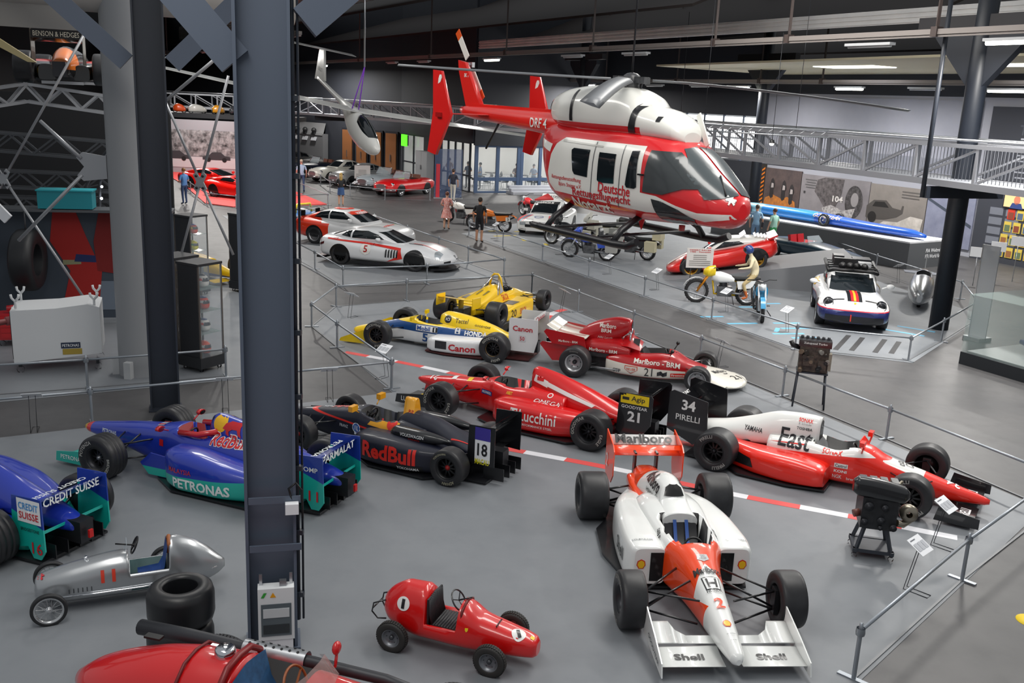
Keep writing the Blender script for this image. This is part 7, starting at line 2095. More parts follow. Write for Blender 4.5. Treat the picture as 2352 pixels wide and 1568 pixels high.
c.add('tail_plane', B().prism([(-.5, -.5, .55), (-.5, .5, .55), (-.85, .55, .56), (-.85, -.55, .56)], (0, 0, .02)), mat('b0b3b6', .28, .75, .3))
c.add('windscreen', B().lathe([(.16, 0), (.17, .06)], (1.05, 0, .78), 'X', 16, a0=0, a1=pi), mat('d0d6d8', .05, alpha=.4, key='scr2'))
for x in (1.6, -.1):
 c.wheel(x, .001, .2, .1, .13, 'wire', CHROME)
c.mark(poly([(-.3, -.08), (.3, -.08), (.3, .08), (-.3, .08)]), 'd8a030', (.2, .2, .6), 'F', 'shell', 'stripe')
# ------------------------------------------------------------------ people
def person(label, loc, rz, h, top, bottom, skin='c89a80', hair='4a3424', shoes='22242a', arms='down', legs='trousers', hairlen=0.0, dress=False, stride=0.0, short_sleeve=True, bag=None, sit=False, scale=None, parts=None):
 """joints of one skinned figure; faces right along +x"""
 s = h / 1.75
 J = {'pel': (0, 0, .95), 'waist': (0, 0, 1.08), 'chest': (.01, 0, 1.28), 'neck': (0, 0, 1.47), 'neck2': (.01, 0, 1.53), 'head': (.03, 0, 1.62), 'crown': (.01, 0, 1.73)}
 E = [('pel', 'waist'), ('waist', 'chest'), ('chest', 'neck'), ('neck', 'neck2'), ('neck2', 'head'), ('head', 'crown')]
 R = {'pel': (.13, .17), 'waist': (.11, .15), 'chest': (.12, .17), 'neck': (.06, .075), 'neck2': (.052, .055), 'head': (.095, .078), 'crown': (.06, .055)}
 for sg, n in ((1, 'l'), (-1, 'r')):
  st = stride * sg
  J.update({'hip' + n: (0, sg * .1, .9), 'kn' + n: (st * .5 + .02, sg * .1, .5), 'an' + n: (st - .02, sg * .1, .09), 'toe' + n: (st + .13, sg * .12, .035)})
  E.extend([('pel', 'hip' + n), ('hip' + n, 'kn' + n), ('kn' + n, 'an' + n), ('an' + n, 'toe' + n)])
  R.update({'hip' + n: (.09, .09), 'kn' + n: (.06, .06), 'an' + n: (.042, .042), 'toe' + n: (.035, .045)})
  if arms == 'down':
   el, wr, hd = (-.03, sg * .26, 1.15), (.06, sg * .26, .92), (.09, sg * .25, .82)
  elif arms == 'front':
   el, wr, hd = (-.02, sg * .27, 1.15), (.2, sg * .18, 1.08), (.28, sg * .12, 1.1)
  else:
   el, wr, hd = (.06, sg * .28, 1.17), (.3, sg * .3, 1.1), (.38, sg * .3, 1.1)
  J.update({'sh' + n: (0, sg * .185, 1.41), 'el' + n: el, 'wr' + n: wr, 'hd' + n: hd})
  E.extend([('chest', 'sh' + n), ('sh' + n, 'el' + n), ('el' + n, 'wr' + n), ('wr' + n, 'hd' + n)])
  R.update({'sh' + n: (.065, .06), 'el' + n: (.045, .045), 'wr' + n: (.032, .03), 'hd' + n: (.04, .028)})
  d = Vector(hd) - Vector(wr)
  d.normalize()
  for q, (off, ln) in enumerate(((-.028, .05), (-.01, .065), (.01, .06), (.028, .045), (.045, .02))):
   J['f%d%s' % (q, n)] = tuple(Vector(hd) + d * ln + Vector((off * (1 if arms == 'down' else .3), off * (0 if arms == 'down' else 1), 0)))
   E.append(('hd' + n, 'f%d%s' % (q, n)))
   R['f%d%s' % (q, n)] = (.011, .011)
 if sit:
  for n, sg in (('l', 1), ('r', -1)):
   J['kn' + n], J['an' + n], J['toe' + n] = (.34, sg * .2, .62), (.2, sg * .2, .22), (.36, sg * .22, .17)
   J['el' + n], J['wr' + n], J['hd' + n] = (.2, sg * .3, 1.16), (.42, sg * .3, 1.12), (.5, sg * .3, 1.12)
   for q in range(5):
    J['f%d%s' % (q, n)] = (.56, sg * (.27 + q * .012), 1.1)
  for k in ('chest', 'neck', 'neck2', 'head', 'crown', 'shl', 'shr'):
   p = J[k]
   J[k] = (p[0] + (p[2] - .95) * .28, p[1], p[2] - .02)
 names = list(J)
 me = bpy.data.meshes.new('person')
 me.from_pydata([tuple(v * s for v in J[k]) for k in names], [(names.index(a), names.index(b)) for a, b in E], [])
 ob = bpy.data.objects.new('person', me)
 COL.objects.link(ob)
 md = ob.modifiers.new('skin', 'SKIN')
 for i, k in enumerate(names):
  sv = me.skin_vertices[0].data[i]
  sv.radius = (R[k][0] * s, R[k][1] * s) if k not in ('pel', 'waist', 'chest') else (R[k][1] * s, R[k][0] * s)
  sv.use_root = (k == 'pel')
 sb = ob.modifiers.new('sub', 'SUBSURF')
 sb.levels = sb.render_levels = 2
 dg = bpy.context.evaluated_depsgraph_get()
 m2 = bpy.data.meshes.new_from_object(ob.evaluated_get(dg))
 bpy.data.objects.remove(ob)
 for q in (skin, top, bottom, shoes):
  m2.materials.append(mat(q, .7))
 for p in m2.polygons:
  p.use_smooth = True
  x, y, z = p.center / s
  ay = abs(y)
  i = 0
  if z > 1.49:
   i = 0
  elif z > .93 and ay < .2 and not (arms != 'down' and x > .16):
   i = 1
  elif z > 1.2 and ay >= .2 and x < .12:
   i = 1
  elif ay >= .19 and z > .75:
   i = 0 if short_sleeve or z < .9 else 1
  elif z < .08:
   i = 3
  elif z <= .96:
   lim = {'trousers': .06, 'shorts': .5, 'skirt': .62, 'dress': 2}[legs]
   i = 2 if z > lim else 0
  if sit and z < .93:
   i = 2 if z > .42 else 3
  if sit and ay < .26 and z > .93:
   i = 1
  p.material_index = i
 root = thing('person', label, 'person', (loc[0], loc[1], loc[2] if len(loc) > 2 else 0), rz)
 body = bpy.data.objects.new('body', m2)
 COL.objects.link(body)
 body.parent = root
 # hair, face
 if hair:
  b = B()
  b.T = Matrix.Scale(s, 4)
  hx = J['head'][0] - .02
  hz = J['head'][2] + .035
  b.ball((hx - .012, 0, hz + .02), .102, 10, 0, (1, .86, .95))
  if hairlen:
   b.rings([[(hx - .06 + .05 * cos(a), .085 * sin(a), hz - hairlen * t) for a in [pi * k / 6 + pi / 2 for k in range(7)]] for t in (0, .4, .8, 1)], closed=True)
  o = b.build('hair', mat(hair, .6), root)
 fx, fz = (J['head'][0] + .085), J['head'][2]
 b = B()
 b.T = Matrix.Scale(s, 4)
 b.ball((fx + .008, 0, fz - .01), .016, 6, 0, (1, .8, 1.3))
 b.build('nose', mat(skin, .7), root)
 for sg in (1, -1):
  B().ball(((fx - .008) * s, sg * .03 * s, (fz + .02) * s), .01 * s, 5).build('eye', mat('22201e', .4), root)
  B().ball((J['head'][0] * s, sg * .08 * s, fz * s), .02 * s, 5, 0, (1, .5, 1.4)).build('ear', mat(skin, .7), root)
 B().box(((fx - .004) * s, 0, (fz - .045) * s), (.012 * s, .036 * s, .008 * s)).build('mouth', mat('9a5a50', .6), root)
 if dress or legs == 'skirt':
  z0, z1, w0, w1 = (.55, 1.0, .27, .16) if dress else (.6, 1.0, .2, .165)
  b = B()
  b.T = Matrix.Scale(s, 4)
  b.rings([[((w0 + (w1 - w0) * t) * cos(a) * .8 * (1 + .04 * cos(6 * a)), (w0 + (w1 - w0) * t) * sin(a) * (1 + .04 * cos(6 * a)), z0 + (z1 - z0) * t) for a in [2 * pi * k / 24 for k in range(24)]] for t in (0, .35, .7, 1)], caps=False)
  b.build('skirt', (noisy(top, 'e8c8c0', 22, .8) if dress else mat(bottom, .8)), root)
  if dress:
   m2.materials[1] = noisy(top, 'e8c8c0', 22, .8)
 if bag:
  b = B()
  b.T = Matrix.Scale(s, 4)
  b.box((.0, -.27, .95), (.22, .09, .2))
  b.tube([(0, -.27, 1.05), (.1, -.12, 1.3), (0, .14, 1.46), (-.1, -.08, 1.3), (0, -.27, 1.05)], .012, 5)
  b.build('bag', mat(bag, .6), root)
 return root
person('man in black shirt and black shorts standing at the railing', (-1.53, 38.6), radians(75), 1.82, '14151a', '16171c', 'b88a70', '2a201a', '1c1d20', 'down', 'shorts')
person('woman in red patterned dress with a shoulder bag', (-3.13, 42.1), radians(80), 1.66, 'c8402e', 'c8402e', 'c89a80', '6a3a28', '2a2422', 'front', 'dress', 0.0, True, bag='2a2226')
person('man in navy vest and light trousers walking past the info column', (-3.7, 54.0), radians(80), 1.8, '1c2030', 'b8b4ac', 'c09078', '3a2a20', '3a3c40', 'down', 'trousers', stride=.12)
person('blonde woman in dark jacket and blue denim skirt', (-9.13, 49.3), radians(100), 1.68, '1a1c20', '34507c', 'c89a80', 'a88a50', 'e4e4e2', 'front', 'skirt', .3, short_sleeve=False)
person('man in pale blue shirt and jeans walking away', (-12.55, 55.5), radians(110), 1.84, 'a8bcd8', '34486c', 'c89080', 'b8a898', '20304a', 'down', 'trousers', stride=.15)
person('person in blue shirt and jeans looking down at the railing', (-16.4, 47.0), radians(150), 1.76, '5a8cc8', '30466c', 'c89a80', '8a6038', '1c2634', 'front', 'trousers')
person('man in light blue shirt with a strap bag by the photo wall', (10.25, 41.1), radians(70), 1.8, '8ab0d0', '6a88a8', 'c09078', '4a3a30', '3a3c40', 'down', 'trousers', bag='2a2a30')
person('woman in mint green top and green trousers by the photo wall', (10.95, 40.85), radians(120), 1.7, 'a8d8c8', '3aa060', 'c89a80', '5a3424', '3a3c40', 'down', 'trousers')
# the dummy rider belongs on the desert racer
r = person('rider figure in sand coloured suit and blue helmet on the desert racer', (7.15, 28.19, .06), radians(176), 1.7, 'd0c4a4', 'b8a478', '2a3560', None, 'b8602c', 'grip', 'trousers', short_sleeve=False, sit=True)
b = B().ball((.24, 0, 1.62), .14, 12, 0, (1.05, .95, 1))
b.build('helmet', gloss('1c3a78'), r)
B().box((.36, 0, 1.62), (.06, .2, .1)).build('visor', BLACK, r)
# ------------------------------------------------------------------ barrier rails
_POST = None
def rail_run(label, pts, h=.64, zr=.57, base=True, strip=True, group='grey tube barriers round the exhibits', ends=True):
 global _POST
 r = thing('barrier_rail', label, 'barrier', group=group)
 if _POST is None:
  b = B().lathe([(.024, 0), (.024, .6), (.02, .61), (.02, .655), (.001, .66)], (0, 0, 0), 'Z', 10)
  b.lathe([(.045, .52), (.05, .55), (.045, .6)], (0, 0, 0), 'Z', 10)
  _POST = (b.mesh(GALV), B().box((0, 0, .012), (.34, .06, .02)).mesh(GALV))
 P = [Vector((x, y, 0)) for x, y in pts]
 for i, p in enumerate(P):
  part('post', _POST[0], r, p)
  q = P[min(i + 1, len(P) - 1)] - P[max(i - 1, 0)]
  part('foot_plate', _POST[1], r, p, (0, 0, atan2(q.y, q.x) + pi / 2))
 for a, c in zip(P, P[1:]):
  B().tube([a + Vector((0, 0, zr)), c + Vector((0, 0, zr))], .022, 8).build('rail', GALV, r)
  if strip:
   B().bar(a + Vector((0, 0, .012)), c + Vector((0, 0, .012)), .03, .012).build('floor_strip', mat('77797c', .5, .4), r)
 return r
def between(a, c, n):
 return [(a[0] + (c[0] - a[0]) * i / n, a[1] + (c[1] - a[1]) * i / n) for i in range(n + 1)]
rail_run('grey tube barrier along the front right edge of the race bay', [(3.7, 8.78)] + between((5.86, 11.09), (8.3, 13.5), 1))
rail_run('grey tube barrier between the race bay and the concrete aisle', between((.53, 28.56), (5.62, 18.86), 4)[0:4] + [(5.62, 18.86), (6.88, 16.46), (8.2, 13.7)])
rail_run('grey tube barrier around the tail end of the yellow and blue racers', [(-2.35, 18.15), (-4.0, 21.13), (-4.99, 23.02), (-4.84, 25.43), (-3.05, 26.59), (.53, 28.56)])
rail_run('grey tube barrier from the corner post past the dark column', [(-2.35, 18.1), (-4.3, 17.0), (-7.12, 15.42), (-8.9, 14.5), (-10.8, 13.5)], strip=False)
rail_run('grey tube barrier in front of the white start cart and helmet cases', [(-11.6, 15.6), (-9.8, 16.5), (-8.03, 17.3), (-5.75, 18.48)])
rail_run('grey tube barrier around the silver white coupe', [(-11.0, 38.6), (-6.59, 30.95), (-5.16, 28.2), (-2.74, 29.27), (-.37, 31.2), (-1.68, 33.42), (-2.89, 35.4), (-4.39, 38.1), (-6.2, 41.3)])
rail_run('long grey tube barrier in front of the rally exhibits', between((-2.05, 40.63), (7.03, 23.0), 6) + [(9.57, 22.3), (11.3, 24.5), (13.6, 27.52)])
rail_run('grey tube barrier along the back of the rally exhibits', [(13.6, 27.6), (14.6, 30.8), (13.7, 36.0), (13.2, 40.0)], strip=False)
rail_run('grey barrier in front of the classic cars by the cafe', [(-15.6, 68.6), (-14.07, 65.1), (-12.5, 60.6), (-11.08, 56.36), (-9.54, 54.3), (-7.42, 53.3), (-5.0, 54.1)])
rail_run('thin barrier along the red carpet of the sports cars', [(-20.2, 57.5), (-17.8, 52.0), (-15.4, 47.25), (-13.7, 46.4), (-11.9, 47.7), (-9.8, 49.3), (-13.3, 56.4)])
# ------------------------------------------------------------------ sign stands
def sign(label, p, rz, h=.62, w=.3, d=.22, big=None):
 r = thing('info_sign', label, 'sign', (p[0], p[1], 0), rz, 'tilted paper information signs')
 b = B()
 b.tube([(-.05, 0, h), (-.05, .1, .01), (-.05, -.2, .01), (.05, -.2, .01), (.05, .1, .01), (.05, 0, h)], .005, 6)
 b.build('wire_stand', GUN, r)
 q = B().prism([(-w / 2, -d / 2, h - .06), (w / 2, -d / 2, h - .06), (w / 2, d / 2, h + .07), (-w / 2, d / 2, h + .07)], (0, .003, -.006))
 q.build('paper', PAPER, r)
 for k in range(3):
  lay('text_block', rect2(w * .24, d * .5), mat('b4b7bd', .8), r, ((k - 1) * w * .3, -.01, h + .0), (1, 0, 0), (0, d, .13), off=.004)
 lay('text_heading', rect2(w * .4, d * .06), mat('6a6d74', .8), r, (-w * .2, d * .36, h + .052), (1, 0, 0), (0, d, .13), off=.004)
for lb, p, a in (('white paper sign on wire stand in front of the black engine', (5.1, 10.75), 44), ('white paper sign near the red nose of car 34', (5.98, 12.05), 44), ('white paper sign before the yellow and blue car', (-2.62, 18.9), -35),
                 ('paper sign by the barrier behind the shovel nosed car', (4.75, 20.9), 118), ('paper sign in front of the desert racer', (6.1, 27.05), -62), ('paper sign in front of the blue trials motorcycle', (7.25, 24.8), -62), ('paper sign at the ramp of the red wedge car', (4.5, 30.0), -62),
                 ('paper sign under the helicopter skid', (3.2, 32.5), -62), ('paper sign before the white rally car', (1.7, 36.4), -62), ('paper sign by the orange enduro', (-.9, 39.9), -62), ('paper sign before the red roadster', (-9.6, 56.2), -40), ('paper sign before the cream grand tourer', (-12.3, 62.5), -60), ('paper sign before the blue cabriolet', (-14.3, 66.4), -60),
                 ('paper sign seen edge on at the left barrier', (-7.85, 14.9), 200), ('paper sign by the barrier behind the blue car', (-5.1, 16.3), 200), ('paper sign beside the dark single seater', (-3.4, 17.2), 200), ('paper sign behind the yellow car', (-4.2, 24.2), 150), ('paper sign at the aisle side of the yellow car', (1.4, 26.0), 118), ('paper sign by the silver streamliner', (13.5, 33.4), 200)):
 sign(lb, p, radians(a))
def board(label, p, rz, z, w, h, title):
 r = thing('notice_board', label, 'notice board', (p[0], p[1], 0), rz)
 B().box((0, 0, z), (w, .02, h)).build('panel', mat('c9c6c4', .7), r)
 B().tube([(-w * .3, .03, 0), (-w * .3, .03, z)], .012, 6).tube([(w * .3, .03, 0), (w * .3, .03, z)], .012, 6).build('stand', GUN, r)
 if title:
  lay('lettering', fit(text2d(title, 1, .02), w * .8, h * .16), mat('b03030', .7), r, (0, -.011, z + h * .36), (1, 0, 0), (0, 0, 1))
 for i in range(6):
  lay('text_line', rect2(w * (.8 if i > 2 else .5), h * .035), mat('7a7876', .8), r, (0, -.011, z + h * .14 - i * h * .1), (1, 0, 0), (0, 0, 1))
board('grey notice board with red heading in front of the red wedge car', (5.75, 29.6), radians(5), 1.15, .85, .62, 'DESERT RACER\n1985 - Kawasaki')
board('plain grey notice board among the classic cars', (-9.55, 58.6), radians(10), 1.05, .95, .8, None)
# ------------------------------------------------------------------ racing engine on a trolley, with turbocharger
e = Car('race_engine', 'black racing engine with turbocharger on a low grey trolley', 'engine', (4.93, 11.78), radians(-12))
MT = mat('3c4048', .5, .3)
for sx in (-1, 1):
 for sy in (-1, 1):
  e.add('caster', B().lathe([(.035, -.015), (.035, .015)], (sx * .23, sy * .2, .035), 'Y', 12).box((sx * .23, sy * .2, .08), (.04, .04, .04)), GUN)
  e.add('trolley_post', B().bar((sx * .22, sy * .2, .1), (sx * .14, sy * .14, .42), .04), MT)
 e.add('trolley_rail', B().bar((sx * .23, -.24, .11), (sx * .23, .24, .11), .05), MT)
 e.add('trolley_rail', B().bar((-.26, sx * .2, .11), (.26, sx * .2, .11), .05), MT)
 e.add('trolley_rail', B().bar((sx * .14, -.16, .42), (sx * .14, .16, .42), .04), MT)
e.add('trolley_plate', B().box((0, 0, .12), (.44, .38, .015)), MT)
e.add('engine_block', B().box((0, 0, .66), (.44, .5, .42)).box((0, 0, .5), (.36, .44, .14)), noisy('101114', '26272b', 14, .4))
plen = hull([(-.36, .06, .93, 1.0, 1.08, 4, 4), (-.3, .09, .88, 1.0, 1.14, 3, 3), (.28, .09, .84, .95, 1.06, 3, 3), (.34, .05, .9, .95, 1.0, 3, 3)], 10, 16)
plen.v = [(x, y - .2, z) for x, y, z in plen.v]
e.add('intake_plenum', plen, GBLACK)
for i in range(4):
 e.add('cam_cover', B().box((-.2 + i * .13, .04, .98), (.09, .2, .12)), noisy('17181b', '3a3b3e', 20, .35))
 e.add('header_pipe', B().tube([(-.12 + i * .12, .16, .92), (.02 + i * .1, .26, .95), (.26, .3, .84 - i * .02), (.34, .24, .74)], .024, 8), mat('8d8676', .35, .8))
e.add('turbocharger', B().lathe([(.04, -.08), (.11, -.07), (.12, 0), (.1, .07), (.05, .09), (.045, .14), (.03, .14), (.03, .02)], (.4, -.02, .64), 'Y', 24).tube([(.42, -.02, .54), (.34, -.05, .48), (.26, -.08, .5)], .05, 10), mat('9a9284', .32, .85))
for x, z, r_ in ((-.14, .76, .06), (.06, .76, .045), (-.17, .54, .045), (.03, .58, .05), (.03, .48, .03), (.19, .5, .045)):
 e.add('pulley', B().lathe([(.001, -.3), (r_ * .4, -.3), (r_ * .5, -.28), (r_, -.285), (r_, -.25)], (x, 0, z), 'Y', 16), GUN)
e.add('side_pump', B().tube([(-.22, -.1, .6), (-.3, -.12, .58)], .05, 10), mat('6a3a30', .5))
# engine on a tall stand at the aisle
e = Car('race_engine', 'dark engine with black cam cover on a tall thin stand at the barrier', 'engine', (5.98, 18.3), radians(-15))
for sx in (-1, 1):
 for sy in (-1, 1):
  e.add('stand_leg', B().tube([(sx * .3, sy * .2, 0), (sx * .26, sy * .16, .72)], .018, 8), MT)
e.add('stand_frame', B().bar((-.3, 0, .72), (.3, 0, .72), .4, .03), MT)
e.add('engine_block', B().box((0, 0, 1.0), (.56, .4, .5)).box((-.1, -.22, .98), (.2, .08, .2)).box((.16, -.22, .9), (.16, .08, .2)), noisy('1b1a1a', '54483f', 16, .5, bump=.3))
rnd = random.Random(3)
for i in range(14):
 x, z, r_ = rnd.uniform(-.26, .26), rnd.uniform(.8, 1.2), rnd.uniform(.02, .05)
 e.add('engine_fitting', B().tube([(x, -.18, z), (x + rnd.uniform(-.04, .04), -.27, z + rnd.uniform(-.05, .03))], r_, 8), mat(('2a2a2c', '6a5a4c', '8a8680', '3a3430')[i % 4], .45, .4))
e.add('cam_cover', B().box((0, -.04, 1.31), (.62, .3, .13)), GBLACK)
e.text('Zakspeed Turbo', .44, .05, 'e4e4e2', (0, -.19, 1.32), 'R', None, off=.012)
for i in range(6):
 e.add('injector', B().lathe([(.03, 1.37), (.03, 1.42), (.001, 1.43)], (-.25 + i * .1, .03, 0), 'Z', 10), GUN)
e.add('hose', B().tube([(-.28, -.1, 1.2), (-.42, -.12, 1.24), (-.46, -.1, 1.32)], .05, 10), BLACK)
e.add('bracket', B().box((.3, -.16, .98), (.06, .16, .34)), mat('8a8478', .5, .4))
# ------------------------------------------------------------------ helmet showcases
def helmet(p, rz, c1, c2, c3, lb):
 h = thing('racing_helmet', lb, 'helmet', p, rz, 'racing helmets in the glass cases')
 m = paint(c1, [(c2, [(0, 0, -1, .19), (0, 0, 1, -.14)]), (c3, [(0, 0, 1, -.235)])], key=('helm', c1, c2, c3))
 b = hull([(-.13, .05, .06, .14, .22, 2, 2), (-.1, .1, .02, .14, .25, 2, 2.4), (0, .12, 0, .14, .27, 2, 3), (.08, .11, 0, .13, .25, 2, 3), (.14, .07, .02, .1, .2, 2, 2.4), (.16, .03, .05, .1, .15, 2, 2)], 14, 20)
 b.build('shell', m, h)
 lay('visor', poly([(-.09, -.035), (.09, -.035), (.08, .035), (-.08, .035)]), mat('15181c', .1, 0, .6), h, (.16, 0, .16), (0, 1, 0), (0, 0, 1), b.bvh(), .03, .006)
HC = [('e8e6e0', 'd83a1c', '3a3c40'), ('d83a1c', 'e8e6e0', '1c3a78'), ('e8e6e0', 'd83a1c', '1c3a78'), ('e2481c', 'f0f0ee', 'e2481c')]
HC2 = [('e8c81a', '1c3a78', 'c8202c'), ('e8e6e4', 'd8d8d8', 'f0f0ee'), ('e8e6e0', 'c8202c', '1c3a78'), ('b88a3a', 'f0f0ee', '3a3c40')]
HC3 = [('d8401c', 'e8d020', '2a4aa8'), ('d8d020', '2a8a4a', 'd8d020'), ('c8202c', 'f0f0ee', '2a2c30'), ('e8e6e0', '22242a', 'e8e6e0')]
HC4 = [('e8e6e0', 'd83a1c', '3a3c40'), ('e2401c', '22242a', 'e2401c'), ('22242a', 'c8202c', '3a8a4a'), ('eceae6', 'd8d8d8', 'eceae6')]
def showcase(label, p, rz, cols, w=.62, d=.62, h=2.2):
 r = thing('showcase', label, 'showcase', (p[0], p[1], 0), rz, 'tall glass helmet showcases')
 for sx in (-1, 1):
  for sy in (-1, 1):
   B().lathe([(.045, -.02), (.045, .02)], (sx * w * .38, sy * d * .38, .045), 'Y', 10).build('caster', GUN, r)
   B().box((sx * (w / 2 - .015), sy * (d / 2 - .015), h / 2 + .14), (.03, .03, h - .3)).build('frame_post', mat('6a6460', .4, .5), r)
 B().box((0, 0, .2), (w + .04, d + .04, .22)).build('plinth', mat('26282c', .5), r)
 B().box((0, 0, h + .02), (w + .02, d + .02, .05)).build('top', mat('2a2b2f', .5), r)
 B().box((-w / 2 + .01, 0, h / 2 + .15), (.015, d - .06, h - .32)).build('back_panel', mat('26282d', .5), r)
 g = mat('c8d4dc', .03, alpha=.12, key='case_glass')
 B().box((w / 2, 0, h / 2 + .15), (.006, d - .06, h - .32)).build('glass_pane', g, r)
 for sy in (-1, 1):
  B().box((0, sy * d / 2, h / 2 + .15), (w - .06, .006, h - .32)).build('glass_pane', g, r)
 for k in range(3):
  B().box((0, 0, .33 + (k + 1) * .46), (w - .06, d - .06, .008)).build('shelf', mat('9ab0ac', .1, alpha=.5, key='shelf_glass'), r)
 names = ('bottom', 'third', 'second', 'top')
 for k, cl in enumerate(reversed(cols)):
  z = .315 + k * .46 + (.02 if k else 0)
  x, y = .05, 0
  helmet((p[0] + x * cos(rz), p[1] + x * sin(rz), z), rz - pi / 2, cl[0], cl[1], cl[2], 'racing helmet on the %s shelf of the %s' % (names[k], label.split(' with ')[0]))
showcase('near helmet showcase with black back panel beside the dark column', (-6.4, 19.02), radians(60), HC)
showcase('half hidden helmet showcase with yellow and white helmets', (-7.08, 19.65), radians(60), HC2)
showcase('far helmet showcase with green and orange helmets', (-9.0, 26.2), radians(60), HC3)
showcase('far right helmet showcase with plain white helmet', (-7.75, 27.0), radians(60), HC4)
# yellow car behind the showcases
c = Car('formula_race_car', 'yellow formula car half hidden behind the helmet showcases', 'race car', (-11.3, 30.2), radians(-38))
c.add('monocoque', hull([(3.9, .04, .2, .25, .3, 2, 2), (3.4, .14, .16, .28, .42, 2.4, 3), (2.6, .22, .1, .3, .56, 2.6, 4), (1.6, .34, .07, .36, .66, 3, 5), (.6, .34, .07, .4, .8, 2, 5), (-.4, .2, .2, .36, .55, 2.4, 4)], 30, 28), paint('f0c414', [('2a4a9c', [(0, 0, -1, .22)])]), 'tub')
for sg in (1, -1):
 c.add('sidepod', hull([(1.8, .22, .1, .26, .44, 5, 6, sg * .52), (1.0, .26, .06, .28, .5, 4, 6, sg * .54), (.1, .16, .08, .24, .4, 3, 5, sg * .34)], 14, 20), gloss('f0c414'))
 c.add('front_wing', foil(B(), sg * .08, sg * .7, 3.8, .12, .36, .05, .1, .03, 8), gloss('f0c414'))
 c.add('wing_endplate', endplate(B(), [(-.3, .4), (-.3, 1.0), (-.85, 1.0), (-.85, .4)], sg * .48), gloss('c8202c'))
 for x, t in ((2.85, .78), (0, .75)):
  c.wheel(x, sg * t, .33, .32, .18, 'multi', DRIM)
c.add('rear_wing', foil(B(), -.47, .47, -.35, .82, .4, .08, .2, .06, 8), gloss('c8202c'))
# ------------------------------------------------------------------ white start cart and the pit corner
c = Car('start_cart', 'white ground power cart with control panel on castors', 'cart', (-9.2, 18.75), radians(20), scale=1.18)
wm = mat('d4d6d8', .5)
c.add('housing', B().prism([(-.68, -.42, .18), (.68, -.42, .3), (.68, -.42, 1.1), (.5, -.42, 1.16), (.0, -.42, 1.1), (-.68, -.42, 1.08)], (0, .84, 0)), wm)
c.add('control_panel', B().box((-.69, 0, .64), (.02, .7, .8)), mat('2b2d31', .5))
c.add('panel_face', B().box((-.705, .12, .68), (.012, .4, .64)), mat('b4b6b6', .5))
for i in range(3):
 for j in range(3):
  c.add('knob', B().lathe([(.001, -.03), (.025, -.03), (.025, .02)], (-.71, .0 + i * .12, .55 + j * .16), 'X', 10), mat(('c02018', '22242a', '22242a')[(i + j) % 3], .5))
c.add('gauge', B().lathe([(.001, -.02), (.05, -.02), (.055, .02)], (-.71, .14, .98), 'X', 16), mat('e8e8e4', .4))
for x, y in ((-.6, -.34), (.6, -.34), (-.6, .34), (.6, .34)):
 c.add('cable_hook', B().tube([(x, y, 1.1), (x, y, 1.22), (x - .05, y, 1.28), (x - .06, y, 1.34)], .02, 8).tube([(x, y, 1.22), (x + .05, y, 1.28), (x + .06, y, 1.34)], .02, 8), wm)
 c.add('caster', B().lathe([(.06, -.02), (.06, .02)], (x, y, .06), 'Y', 12).box((x, y, .15), (.05, .05, .1)), GUN)
c.mark(rect2(.3, .1), '1c2a44', (.2, -.42, .46), 'R', None)
c.text('PETRONAS', .26, .05, 'e4e6e8', (.2, -.42, .46), 'R', None, off=.012)
c.mark(rect2(.3, .1), 'a89038', (.22, -.42, .35), 'R', None, 'plate')
tag(B().tube([(-10.9, 16.9, .5), (-10.6, 17.6, .75), (-10.2, 18.3, .95), (-9.8, 18.7, .98)], .06, 12).tube([(-10.1, 18.42, .96), (-9.85, 18.66, .98)], .09, 12).build('supply_hose', mat('9a5a5a', .5)), 'pink supply hose with metal coupling plugged into the white cart', 'hose')
tag(B().lathe([(.2 + .08 * cos(a * pi / 4), .08 * sin(a * pi / 4)) for a in range(9)], (-10.55, 17.3, .2), 'Y', 18).build('hose_coil', mat('9a5a5a', .5)), 'coiled pink hose end lying on the floor', 'hose')
c = Car('tool_chest', 'low red tool chest with drawers left of the white cart', 'tool chest', (-10.75, 20.3), radians(18))
c.add('housing', B().box((0, 0, .42), (.95, .5, .55)), gloss('c01820'))
for i in range(4):
 c.add('drawer', B().box((0, -.255, .24 + i * .12), (.8, .02, .1)), gloss('c81c22'))
 c.add('drawer_handle', B().box((0, -.272, .27 + i * .12), (.3, .015, .015)), STEEL)
for x in (-.4, .4):
 for y in (-.18, .18):
  c.add('caster', B().lathe([(.06, -.02), (.06, .02)], (x, y, .06), 'Y', 12), GUN)
c.text('Snap', .2, .05, 'e8e8e8', (.2, -.26, .64), 'R', None, off=.016)
c = Car('air_gun', 'red and white wheel gun lying on the tool chest', 'tool', (-10.75, 20.3), radians(18), z=.7)
c.add('gun_body', B().tube([(-.3, 0, .1), (.2, 0, .1)], [.06, .1], 12).tube([(.2, 0, .1), (.5, 0, .1)], .05, 10), gloss('c82028'))
c.add('gun_grip', B().box((.05, 0, .06), (.1, .08, .12)), WHITE)
